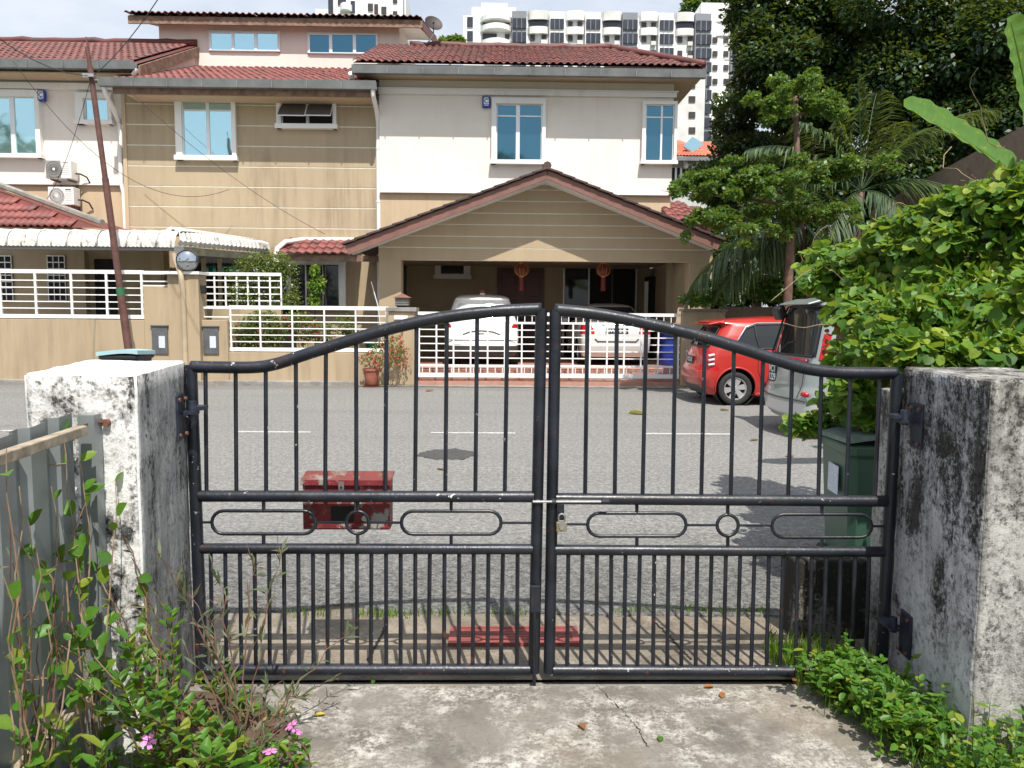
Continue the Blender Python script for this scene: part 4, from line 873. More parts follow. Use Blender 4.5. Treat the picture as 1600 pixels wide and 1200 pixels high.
# --- boundary: low wall, white railing, sliding gate, gate post with lantern
fw = empty('front_wall', (-4, YF, 0), label='tan boundary wall with meter box below the white railing of the end house', cat='wall')
wx0, wx1 = W(284, 570, YF).x, W(606, 570, YF).x; wz = W(450, 551, YF).z
MB().box(wx0, wx1, YF, YF+.15, 0, wz).build('wall', M['tan'], fw, bevel=.008)
hx0, hx1 = W(309, 520, YF).x, W(357, 520, YF).x; hz = W(330, 500, YF).z
MB().box(hx0, hx1, YF-.05, YF+.152, wz-.62, hz).build('meter_recess', M['tan'], fw, bevel=.01)
def meterbox(parent, x0, y0, x1, y1, Y, name):
    a0, a1, b0, b1 = rect(x0, y0, x1, y1, Y)
    o = MB().box(a0, a1, Y-.03, Y-.001, b0, b1).build('meter_box', M['metalbox'], parent, bevel=.006)
    MB().box(a0-.02, a1+.02, Y-.05, Y-.001, b1+.001, b1+.025).build('hood', M['metalbox'], o)
    cx = (a0+a1)/2; MB().box(cx-.02, cx+.11, Y-.033, Y-.0305, b0+.13, b0+.38).build('notice', M['paper'], o)
meterbox(fw, 318, 511, 342, 553, YF-.051, 'm')
def railing(parent, xs_, ys_, Y, rx0, rx1, thick_top=True, t=.016, gaps=None):
    """xs_: pixel x of uprights; ys_: pixel y of horizontals, first and last are heavy rails"""
    xm_ = (rx0+rx1)/2; zs = [W(xm_, y, Y).z for y in ys_]; X_ = [W(x, (ys_[0]+ys_[-1])/2, Y).x for x in xs_]; a, b = W(rx0, ys_[0], Y).x, W(rx1, ys_[0], Y).x
    for i, z in enumerate(zs):
        h = .040 if i in (0, len(zs)-1) else .011
        MB().box(a, b, Y-.02 if h > .02 else Y-.008, Y+.02 if h > .02 else Y+.008, z-h, z+h).build('rail', M['rail'], parent)
    for x in X_: MB().box(x-t, x+t, Y-.0175, Y+.0175, zs[-1]+.041, zs[0]-.041).build('upright', M['rail'], parent)
ra = empty('railing', (-4, YF+.07, wz), label='white steel railing in front of the flowering plants of the end house', cat='railing', group='white railings')
railing(ra, (361, 407, 457, 507, 556, 604), (481, 493, 503, 513.5, 524, 534.5, 546.5), YF+.07, 358, 607)
a0, a1, b0, b1 = rect(317, 478, 358, 496, YF+.07)
MB().box(a0, a1, YF+.05, YF+.09, b1-.06, b1).box(a0, a0+.025, YF+.055, YF+.085, b0, b1-.06).box(a0, a1, YF+.055, YF+.085, b0, b0+.025).build('end_rail', M['rail'], ra)
# gate post
gpst = empty('gate_post', (W(628, 560, YF).x, YF, 0), label='tan gate post with letter slot between railing and sliding gate', cat='post')
a0, a1, b0, b1 = rect(608, 487, 648, 600, YF)
MB().box(a0, a1, YF-.1, YF+.45, .02, b1).build('shaft', M['tan'], gpst, bevel=.008)
MB().box(a0-.05, a1+.05, YF-.15, YF+.5, b1+.001, b1+.09).build('cap', M['kerb'], gpst, bevel=.01)
sx0, sx1, sz0, sz1 = rect(616, 493, 637, 499, YF-.1); MB().box(sx0, sx1, YF-.125, YF-.101, sz0, sz1).build('letter_slot', M['rail'], gpst)
for zt_ in (521,):
    a = W(628, zt_, YF-.102); L = rootloc(gpst); text('house_number', '3', .13, M['black'], gpst, (a.x-L.x, -.1025, a.z-L.z), (rad(90), 0, 0))
lx = (a0+a1)/2; lz = b1+.092
t = empty('post_lamp', (lx, YF+.15, lz), label='grey square lamp with pyramid cap on the gate post', cat='lamp')
MB().box(lx-.11, lx+.11, YF+.04, YF+.26, lz, lz+.03).build('base', M['dark'], t)
MB().box(lx-.14, lx+.14, YF+.01, YF+.29, lz+.03, lz+.20).build('lamp_body', M['metalbox'], t)
for q in range(4): MB().box(lx-.15, lx+.15, YF-.0, YF+.3, lz+.05+.04*q, lz+.062+.04*q).build('louvre', M['kerb'], t)
MB().add([(lx-.19, YF-.04, lz+.205), (lx+.19, YF-.04, lz+.205), (lx+.19, YF+.34, lz+.205), (lx-.19, YF+.34, lz+.205), (lx, YF+.15, lz+.30)], [(3, 2, 1, 0), (0, 1, 4), (1, 2, 4), (2, 3, 4), (3, 0, 4)]).build('lamp_cap', M['barge'], t)
# sliding gate
sg = empty('sliding_gate', (W(855, 590, YF+.1).x, YF+.1, .02), label='white grid sliding gate across the car porch', cat='gate')
Yg = YF+.1; ux = [655]+list(np.arange(682, 1050, 26.65))+[1060]
ga0, ga1 = W(653, 540, Yg).x, W(1062, 540, Yg).x
zz = lambda y: W(855, y, Yg).z
for y, h in ((491, .035), (505, .022), (516, .011), (527, .011), (538, .011), (549, .011), (560, .011), (572, .022), (587, .045)):
    MB().box(ga0, ga1, Yg-.02, Yg+.02, zz(y)-h, zz(y)+h).build('rail', M['rail'], sg)
for x in ux:
    X_ = W(x, 540, Yg).x; MB().box(X_-.016, X_+.016, Yg-.0185, Yg+.0185, zz(586), zz(505)).build('upright', M['rail'], sg)
for x in np.arange(660, 1058, 11.4):
    X_ = W(x, 540, Yg).x
    MB().box(X_-.008, X_+.008, Yg-.008, Yg+.008, zz(583)+.001, zz(572)).build('picket', M['rail'], sg)
    MB().box(X_-.008, X_+.008, Yg-.008, Yg+.008, zz(505), zz(491)).build('picket', M['rail'], sg)
# right end post of porch boundary
rp = empty('gate_post', (W(1078, 560, YF).x, YF, 0), label='tan end post right of the sliding gate next to the red car', cat='post')
a0, a1, b0, b1 = rect(1064, 487, 1130, 600, YF+.1)
MB().box(a0, a1, YF+.02, YF+.2, .02, b1).build('shaft', M['tan'], rp, bevel=.008)
MB().box(a0-.03, a1+.03, YF-.02, YF+.24, b1+.001, b1+.06).build('cap', M['kerb'], rp)
MB().box(a1+.001, 12, YF+.4, YF+.55, 0, 1.75).build('side_boundary_wall', M['retwall']); tag(bpy.data.objects['side_boundary_wall'], 'brown stained boundary wall behind the red car', 'wall')

# --- tiled canopy with white pipe edge, sliding window, small things at the tan wall
cn = empty('window_canopy', (W(487, 400, 18.9).x, 19.2, W(487, 400, 18.9).z), label='small red tiled canopy over the ground floor window', cat='canopy')
c0, c1 = W(428, 390, 18.75).x, W(545, 390, 18.75).x; cz = W(487, 397, 18.75).z; cp_ = rad(24)
MB().box(c0, c1+.8, 18.78, 18.83, W(487, 408, 18.78).z, cz-.02).build('fascia', M['fascia'], cn)
tile_roof(cn, (c0+.1, 18.72, cz), (1, 0, 0), (0, math.cos(cp_), math.sin(cp_)), c1-c0+.1, 1.0, .21, .36, M['tilebright'], waves=1)
MB().tube([(c0+.12, 18.75, cz-.35), (c0+.05, 18.73, cz-.1), (c0+.08, 18.75, cz+.12), (c0+.2, 19.0, cz+.30), (c0+.5, 19.6, cz+.42), (c1+.3, 19.6, cz+.42)], .06, 10).build('edge_pipe', M['pipe'], cn, smooth=True)
wl = window(hs, (448, 402, 541, 484), [(458, 414, 478, 478), (481, 414, 505, 478), (510, 414, 530, 478)], YB-.028, M['glassB'], proud=.10)
for i, x in enumerate(np.linspace(W(482, 440, YB).x, W(508, 440, YB).x, 5)):
    MB().tube([(x, YB-.09, W(480, 414, YB).z), (x+.01, YB-.085, W(480, 445, YB).z), (x, YB-.09, W(480, 480, YB).z)], .035, 6).build('curtain', M['curtain'], wl, smooth=True)

# ================================================================== NEIGHBOUR HOUSE
nb = empty('terrace_house', (-13, 20, 0), label='white neighbouring terrace house at the left edge with two air conditioners', cat='house')
YN = 19.85; nx0 = -19.5; nx1 = W(196, 200, YN).x-.03
nzb = W(100, 289, YN).z
MB().box(nx0, nx1, YN, 27, nzb, W(100, 108, YN).z+.1).build('upper_wall', M['white'], nb)
MB().box(nx0, nx1-.004, YN+.04, 27, 0, nzb-.003).build('lower_wall', M['beige'], nb)
MB().box(nx0, nx1+.02, YN-.05, YN-.001, nzb, nzb+.06).build('ledge', M['trim'], nb)
za, zc = W(100, 141, YN).z, W(100, 131, YN).z
MB().box(nx0, nx1+.02, YN-.10, YN-.001, za, zc).build('cornice', M['trim'], nb)
window(nb, (-45, 142, 67, 248), [(-30, 154, 19, 240), (26, 154, 58, 240)], YN, M['glassL'])
window(nb, (122, 147, 178, 196), [(136, 157, 170, 188)], YN, M['glassL'])
NY = 19.16; n0 = W(-230, 97, NY); n1 = W(214, 97, NY); zn = W(100, 97, NY).z; zq2 = W(100, 68, 23).z; pn = math.atan2(zq2-zn, 23-NY)
roofN = MB().add([(n0.x, NY, zn-.02), (n1.x, NY, zn-.02), (n1.x, 23, zq2-.02), (n0.x, 23, zq2-.02), (n1.x, 27, zn), (n0.x, 27, zn)], [(0, 1, 2, 3), (3, 2, 4, 5)]).build('roof', M['tile'], nb)
tile_roof(roofN, (n0.x, NY, zn), (1, 0, 0), (0, math.cos(pn), math.sin(pn)), n1.x-n0.x, 4.3, .36, .42, M['tile'])
MB().tube([(n0.x+(n1.x-n0.x)*t, 23.0, zq2+.06+rng.normal(0, .015)) for t in np.linspace(0, 1, 24)], .11, 8).build('ridge_capping', M['tile'], roofN, smooth=True)
gutter(nb, n0.x, n1.x+.02, NY-.11, zn+.0, .19)
MB().add([(n1.x+.0, NY+.05, zn-.3), (n1.x+.0, 23, zq2-.3), (n1.x+.0, 23, zq2-.04), (n1.x+.0, NY+.05, zn-.04), (n1.x+.05, NY+.05, zn-.3), (n1.x+.05, 23, zq2-.3), (n1.x+.05, 23, zq2-.04), (n1.x+.05, NY+.05, zn-.04)], [(0, 1, 2, 3), (7, 6, 5, 4), (0, 4, 5, 1), (2, 6, 7, 3), (0, 3, 7, 4), (1, 5, 6, 2)]).build('barge_board', M['fascia'], nb)
MB().add([(n1.x-.06, 19.5, zn-.6), (n1.x-.06, 23, zn-.6), (n1.x-.06, 23, zq2-.1), (n1.x-.06, 19.5, zn+.05)], [(0, 1, 2, 3)]).build('party_wall', M['pink'], nb)
MB().box(n0.x, n1.x-.1, NY+.01, YN-.11, zn-.26, zn-.23).build('soffit', M['beige'], nb)
a = W(213, 112, NY-.1); MB().tube([(a.x, NY-.1, zn-.17), (a.x, NY-.1, zm+.25), (a.x-.1, NY-.05, zm+.16)], .055, 10).build('downpipe', M['pipe'], nb, auto=50)
p0 = W(163, 140, 18.9); p1 = W(186, 190, YN-.1); p2 = W(189, 285, YN-.1); p3 = W(193, 300, YN-.1); p4 = W(196, 356, YN-.1)
MB().tube([p0+Vector((0, 0, .05)), p0, p0+Vector((0, .1, -.1)), p1, p1+Vector((0.02, 0, -.1)), p2, p3, p4, Vector((p4.x, p4.y, 2.6))], .055, 10).build('downpipe', M['pipe'], nb, auto=50)
# air conditioners
def aircon(x0, y0, x1, y1, Y, label, fan, parent=None, grp='outdoor air conditioner units'):
    a0, a1, b0, b1 = rect(x0, y0, x1, y1, Y-.45); t = empty('air_conditioner', ((a0+a1)/2, Y-.25, b0), label=label, cat='air conditioner', group=grp)
    MB().box(a0, a1, Y-.45, Y-.14, b0, b1).build('casing', M['acwhite'], t, bevel=.015)
    w_ = a1-a0; h_ = b1-b0; r = h_*.43; cx = a0+w_*.35; cz_ = (b0+b1)/2
    if fan == 'square': MB().box(a0+.01, a0+w_*.60, Y-.462, Y-.4505, b0+.03, b1-.01).build('grille_plate', M['acgrey'], t, bevel=.004)
    yq = Y-.464 if fan == 'square' else Y-.4505
    MB().cyl((cx, yq-.001, cz_), (cx, yq-.006, cz_), r, 28).build('fan_disc', M['acgrey'], t, auto=40)
    for k in range(30 if fan != 'square' else 24):
        an = 2*math.pi*k/(30 if fan != 'square' else 24); an2 = an+.35
        MB().tube([(cx+.03*math.cos(an), yq-.010, cz_+.03*math.sin(an)), (cx+r*math.cos(an2), yq-.010, cz_+r*math.sin(an2))], .0028, 4).build('grille_wire', M['acwhite'] if fan != 'square' else M['black'], t)
    for rr_ in (r, r*.66, r*.34): MB().tube([(cx+rr_*math.cos(q), yq-.010, cz_+rr_*math.sin(q)) for q in np.linspace(0, 2*math.pi, 28, endpoint=False)], .004, 5, closed=True).build('grille_ring', M['acwhite'] if fan != 'square' else M['acgrey'], t)
    MB().cyl((cx, yq-.008, cz_), (cx, yq-.016, cz_), .035, 12).build('hub', M['acwhite'], t)
    MB().box(a0+w_*.68, a0+w_*.90, Y-.4525, Y-.4505, b1-.075, b1-.05).build('name_plate', M['black' if fan != 'square' else 'acgrey'], t)
    for k in range(6): MB().box(a0+w_*.66, a1-.03, Y-.4525, Y-.4503, b0+.1+.045*k, b0+.108+.045*k).build('casing_rib', M['acgrey'], t)
    for xx in (a0+.1, a1-.12): MB().box(xx, xx+.035, Y-.44, Y-.001, b0-.04, b0-.001).box(xx, xx+.035, Y-.04, Y-.001, b0-.30, b0-.04).build('bracket', M['rust'], t)
    MB().tube([(a1-.002, Y-.25, b0+h_*.35), (a1+.08, Y-.2, b0+h_*.36), (a1+.20, Y-.12, b0+h_*.22), (a1+.24, Y-.03, b0-.05)], .02, 8).build('hose', M['black'], t, smooth=True)
    return t
aircon(71, 250, 111, 279, YN, 'upper of two white air conditioners, with grey square fan grille', 'square')
aircon(75, 292, 115, 320, YN+.04, 'lower of two white air conditioners, with round fan grille', 'round')
# lean-to red roof and stained awning
h0 = W(-60, 277, 19.7); h1 = W(153, 356, 17.4); e_ = W(-60, 358, 17.4)
rfN = MB().add([h0, h1, Vector((e_.x, 17.4, h1.z)), Vector((h1.x+.4, 19.7, h1.z-.05))], [(0, 2, 1), (0, 1, 3)]).build('lean_to_roof', M['tilebright'], nb)
vv = Vector((0, 19.7-17.4, h0.z-h1.z)); Lv = vv.length; UN = h1.x-e_.x
tile_roof(rfN, (e_.x, 17.4, h1.z+.02), (1, 0, 0), vv, UN, Lv, .30, .36, M['tilebright'], clip=lambda a, b: a < UN-(UN-(h0.x-e_.x))*b/Lv-.30, joined=True)
MB().tube([h0+Vector((0, -.04, .16)), h1+Vector((.1, .0, .12))], .07, 6).build('flashing', M['kerb'], nb)
aw = empty('awning', (W(130, 370, 16.6).x, 17.5, 2.7), label='long white stained corrugated awning with rounded front edge', cat='awning')
A0 = W(-60, 384, 16.35); A1 = W(274, 386, 16.35); zA = (A0.z+A1.z)/2
nseg = 100; prof = [(0, 0), (.01, .12), (.06, .24), (.16, .32), (.32, .36), (1.0, .40), (2.9, .50)]
mb = MB(); vs = []
sk = lambda y: .20*y
xsA = np.linspace(A0.x, A1.x, nseg*2+1)
for i, x in enumerate(xsA):
    o = .016 if i % 4 in (0, 1) else 0.0
    for (dy, dz) in prof: vs.append((x+sk(dy)*(x-A0.x)/(A1.x-A0.x)*0.6, 16.35+dy-o, zA+dz+o*.6))
k = len(prof); mb.add(vs, [(i*k+j, (i+1)*k+j, (i+1)*k+j+1, i*k+j+1) for i in range(len(xsA)-1) for j in range(k-1)]); mb.build('front_sheet', M['awning'], aw)
for i in range(0, len(xsA), 14):
    x = xsA[i]; MB().tube([(x+sk(dy)*(x-A0.x)/(A1.x-A0.x)*.6, 16.33+dy, zA+dz+.012) for dy, dz in prof[:6]], .018, 6).build('sheet_batten', M['awning'], aw, smooth=True)
# right-hand slope of the awning
B0 = Vector((A1.x+.03, 16.35, zA+.04)); B1 = W(418, 396, 19.6)
top0 = Vector((A1.x-.25, 16.75, zA+.42)); top1 = W(408, 377, 19.6)
mb = MB(); vs = []; ns_ = 84
for i in range(ns_+1):
    t = i/ns_; lo = B0.lerp(B1, t); hi = top0.lerp(top1, t); md = lo.lerp(hi, .45)+Vector((.10, -.02, .10)); o = .018 if i % 4 in (0, 1) else 0
    for q in (lo, lo+Vector((.06, 0, .09)), md, hi): vs.append(q+Vector((o, -o, o)))
mb.add(vs, [(i*4+j, (i+1)*4+j, (i+1)*4+j+1, i*4+j+1) for i in range(ns_) for j in range(3)]); mb.build('side_sheet', M['awning'], aw)
MB().tube([top0+Vector((0, -.25, -.1)), top0, top0.lerp(top1, .9)], .05, 8).build('hip_capping', M['pipe'], aw, smooth=True)
MB().obox((B0+B1)/2+Vector((0, 0, -.10)), (B1-B0)/2, (.04, -.01, 0), (0, 0, .08)).build('side_gutter', M['awngut'], aw)
MB().box(A0.x, A1.x, 16.40, 16.46, zA-.06, zA+.0).build('front_gutter', M['acgrey'], aw)
MB().box(A1.x-.02, A1.x+.18, 16.33, 16.5, zA-.14, zA+.02).build('gutter_end', M['gutter'], aw)
MB().box(nx0, A1.x-.2, 17.3, 17.36, zA+.0, zA+.06).build('purlin', M['acgrey'], aw)
nu = [W(x, 430, 19.4).x for x in (320, 345)]
for x in nu: MB().box(x-.04, x+.04, 19.3, 19.38, .05, zA-.02).build('awning_post', M['tanpipe'], aw)
# ground floor of the neighbour under the awning
MB().box(nx0, W(262, 400, 19.2).x, 19.25, 19.3, 0.05, zA+.2).build('porch_back_wall', M['porch'], nb)
for q in ((-10, 400, 20, 470), (76, 400, 103, 470)):
    a0, a1, b0, b1 = rect(*q, 19.24); wd = MB().box(a0, a1, 19.22, 19.249, b0, b1).build('window', M['dark'], nb)
    for z in np.linspace(b0, b1, 8): MB().box(a0, a1, 19.19, 19.215, z-.012, z+.012).build('grille_bar', M['rail'], wd)
    for x in np.linspace(a0, a1, 4): MB().box(x-.01, x+.01, 19.205, 19.218, b0, b1).build('grille_bar', M['rail'], wd)
a0, a1, b0, b1 = rect(150, 405, 182, 500, 19.24); MB().box(a0, a1, 19.2, 19.249, .06, b1).build('door', M['dark'], nb)
a0, a1, b0, b1 = rect(302, 400, 460, 440, 19.55)
gl = MB().box(a0, a1, 19.60, 19.64, .06, b1).build('back_window', M['dark'], nb)
for q in ((314, 415, 337, 425), (341, 415, 372, 425)):
    a0, a1, b0, b1 = rect(*q, 19.55); MB().box(a0, a1, 19.57, 19.598, b0, b1).build('green_pane', M['glassG'], gl)
for x in (60, 190):
    a = W(x, 440, 17.2); MB().box(a.x-.12, a.x+.12, 18.9, 19.1, .05, zA+.1).build('porch_pillar', M['porch'], nb)
# neighbour boundary wall
nw = empty('front_wall', (-10, YF-.1, 0), label='tan boundary wall of the left neighbour with meter box and pillar', cat='wall')
Yn = YF-.1
a0, a1 = W(-80, 520, Yn).x, W(266, 520, Yn).x; zlo = W(110, 499, Yn).z; zhi = W(245, 447, Yn).z; xs1 = W(224, 470, Yn).x
MB().box(a0, xs1, Yn, Yn+.15, 0, zlo).build('wall', M['tan'], nw, bevel=.008)
MB().box(xs1+.001, a1, Yn, Yn+.15, 0, zhi).build('wall', M['tan'], nw, bevel=.008)
p0x, p1x, p2x = W(265, 520, Yn).x, W(284, 520, Yn).x, W(306, 520, Yn).x; zp = W(285, 429, Yn).z
MB().box(p0x+.002, p1x, Yn-.04, Yn+.3, 0, zp).build('pillar', M['tan'], nw, bevel=.01)
MB().box(p1x+.001, p2x+.12, Yn-.10, Yn+.35, 0, zp).build('pillar', M['tan'], nw, bevel=.01)
MB().box(p0x-.06, p2x+.16, Yn-.16, Yn+.4, zp+.001, zp+.06).build('pillar_cap', M['trim'], nw)
meterbox(nw, 238, 510, 263, 553, Yn-.0, 'm')
dp = W(285, 520, Yn-.1).x
MB().tube([(dp-.14, Yn-.06, zA-.12), (dp-.12, Yn-.06, zp+.30), (dp+.02, Yn-.16, zp+.05), (dp+.05, Yn-.17, zp-.15), (dp+.05, Yn-.13, zp-.25), (dp+.06, Yn-.13, .02)], .055, 10).build('downpipe', M['tanpipe'], nw, auto=50)
MB().box(p2x+.13, p2x+.22, Yn-.02, Yn+.1, W(309, 452, Yn).z-.09, W(309, 452, Yn).z+.09).build('wall_lamp', M['dark'], nw, bevel=.02)
rn = empty('railing', (W(110, 497, Yn).x, Yn+.07, zlo), label='white horizontal-bar railing on the left neighbour wall', cat='railing', group='white railings')
railing(rn, (-55, 1, 56, 112, 167, 222), (424, 438, 449, 460, 471, 481.5, 494), Yn+.07, -80, 224, t=.022)
a0, a1, b0, b1 = rect(224, 425, 266, 448, Yn+.07)
MB().box(a0, a1, Yn+.05, Yn+.09, b1-.05, b1+.02).box(a0, a1, Yn+.055, Yn+.085, b0+.10, b0+.125).box(a0, a1, Yn+.055, Yn+.085, b0+.01, b0+.035).build('short_rail', M['rail'], rn)
# side grid fence between the two plots
sf = empty('railing', (W(340, 478, 17.3).x, 17.3, 1.3), label='white square-grid railing between the two front gardens', cat='railing', group='white railings')
Ys = 17.3; a0, a1, b0, b1 = rect(316, 428, 440, 480, Ys)
for z in np.linspace(b0, b1, 6)[:-1]: MB().box(a0, a1, Ys-.01, Ys+.01, z-.013, z+.013).build('rail', M['rail'], sf)
MB().box(a0, a1, Ys-.03, Ys+.03, b1-.04, b1+.03).build('top_rail', M['rail'], sf)
for x in np.arange(a0+.03, a1, .245): MB().box(x-.017, x+.017, Ys-.0125, Ys+.0125, b0, b1-.041).build('upright', M['rail'], sf)
MB().box(a0-.3, a1, Ys-.07, Ys+.07, 0.05, b0-.02).build('plinth', M['tan'], sf)
# convex mirror
a = W(292, 407, 16.2); t = empty('convex_mirror', (a.x, 16.2, a.z-.3), label='round convex traffic mirror beside the tan downpipe', cat='mirror')
mb = MB().lathe([(.215, -.03), (.205, .0), (.16, .035), (.09, .058), (.001, .066)], n=28).xf(Matrix.Translation(a) @ Euler((rad(90), 0, rad(12))).to_matrix().to_4x4()); mb.build('dome', M['mirror'], t, smooth=True)
MB().lathe([(.001, -.035), (.2, -.035), (.222, -.02), (.216, .004)], n=28).xf(Matrix.Translation(a) @ Euler((rad(90), 0, rad(12))).to_matrix().to_4x4()).build('rim', M['gutter'], t, smooth=True)
MB().cyl(a+Vector((0, .04, 0)), (a.x, 16.42, zp+.05), .02, 8).build('bracket', M['steel'], t)
# leaning rusty pole with clamp and cables
pa = W(140, 100, 16.0); pb = W(201, 565, 15.7); pb.z = 0; pb2 = W(201, 548, 15.7); dd = (pb2-W(140, 100, 15.7))
foot = W(140, 100, 15.7)+dd*((W(140, 100, 15.7).z)/(-dd.z))
t = empty('utility_pole', tuple(foot), label='thin leaning rusty steel pole in front of the left house', cat='pole')
tp = W(136, 70, 15.7)
MB().tube([foot, foot.lerp(tp, .30)], .075, 12).tube([foot.lerp(tp, .30), foot.lerp(tp, .62)], .064, 12).tube([foot.lerp(tp, .62), foot.lerp(tp, .94)], .052, 12).tube([foot.lerp(tp, .94), tp+Vector((0, 0, -.05))], .04, 10).build('shaft', M['rustpole'], t, auto=40)
MB().cyl(foot.lerp(tp, .275), foot.lerp(tp, .30), .079, 12).build('green_band', plain('green_band', (0.02, .12, .05), .6), t, auto=40)
cl = W(143, 120, 15.7); MB().box(cl.x-.12, cl.x+.1, 15.58, 15.64, cl.z-.03, cl.z+.03).box(cl.x-.09, cl.x+.09, 15.76, 15.82, cl.z-.03, cl.z+.03).build('clamp', M['steel'], t)
MB().cyl(tp, tp+Vector((-.01, 0, .15)), .012, 6).build('spike', M['rust'], t)
def cable(p, q, sag, label, n=24, r=.008):
    p, q = Vector(p), Vector(q); pts = [p.lerp(q, s)+Vector((0, 0, -4*sag*s*(1-s))) for s in np.linspace(0, 1, n)]
    o = MB().tube(pts, r, 5).build('cable', M['black'], smooth=True); tag(o, label, 'cable', 'overhead cables'); return o
cable(W(140, 118, 15.7), W(-40, 30, 12), .2, 'black cable rising from the rusty pole to the upper left corner')
cable(W(146, 118, 15.7), W(250, -6, 13), .1, 'black cable rising from the rusty pole up past the top roof')
cable(W(20, 95, 17), W(358, 296, 19.2), 1.1, 'thin sagging cable across the tan wall left of its window', r=.006)
cable(W(200, 140, 18.4), W(508, 366, 18.6), .25, 'thin straight cable slanting down across the tan wall', r=.006)
cable(W(142, 122, 15.7), W(62, 326, 18.8), .35, 'loose black cable hanging from the pole to the air conditioners', r=.006)
# ================================================================== CARS
def carpaint(name, col, metal=0.0, rough=0.28):
    m, nt, p, _ = newmat(name); p.inputs['Base Color'].default_value = (*col, 1); p.inputs['Metallic'].default_value = metal
    n = noise(nt, coord(nt, kind='Object'), 9, 4); nt.links.new(ramp(nt, n, [(0.3, rough), (0.75, rough+.12)]), p.inputs['Roughness'])
    p.inputs['Coat Weight'].default_value = 0.6; p.inputs['Coat Roughness'].default_value = 0.08; return m
M['carred'] = carpaint('red_car_paint', (0.40, 0.026, 0.020)); M['carwhite'] = carpaint('white_car_paint', (0.82, 0.82, 0.81)); M['carsilver'] = carpaint('silver_green_car_paint', (0.30, 0.34, 0.33), .35, .32)
M['carsilver2'] = carpaint('pale_silver_car_paint', (0.55, 0.56, 0.55), .3, .3); M['carpearl'] = carpaint('pearl_silver_car_paint', (0.70, 0.70, 0.69), .15)
M['autoglass'] = glassmat('tinted_car_glass', (0.02, 0.023, 0.024), 0.03, 0.1, 0.0)
M['tail'] = plain('red_tail_lens', (0.42, 0.01, 0.015), 0.15, var=.05); M['clearlens'] = plain('clear_lens', (0.6, 0.6, 0.6), 0.15, var=.1); M['chrome'] = plain('chrome', (0.75, 0.76, 0.78), 0.15, 1.0, .03)
M['alloy'] = plain('alloy_wheel', (0.62, 0.63, 0.65), 0.3, 0.6, .08); M['greyplastic'] = plain('grey_plastic', (0.06, 0.06, 0.062), 0.6); M['maroon'] = plain('maroon_garnish', (0.20, 0.015, 0.025), .25)
def prof(pts):
    z = np.array([p[0] for p in pts]); v = np.array([p[1] for p in pts]); zz = np.linspace(z[0], z[-1], 600); vv = np.interp(zz, z, v)
    k = np.hanning(31); k /= k.sum(); pad = np.concatenate([np.full(15, vv[0]), vv, np.full(15, vv[-1])]); sm = np.convolve(pad, k, 'valid')
    return lambda q: float(np.interp(q, zz, sm))
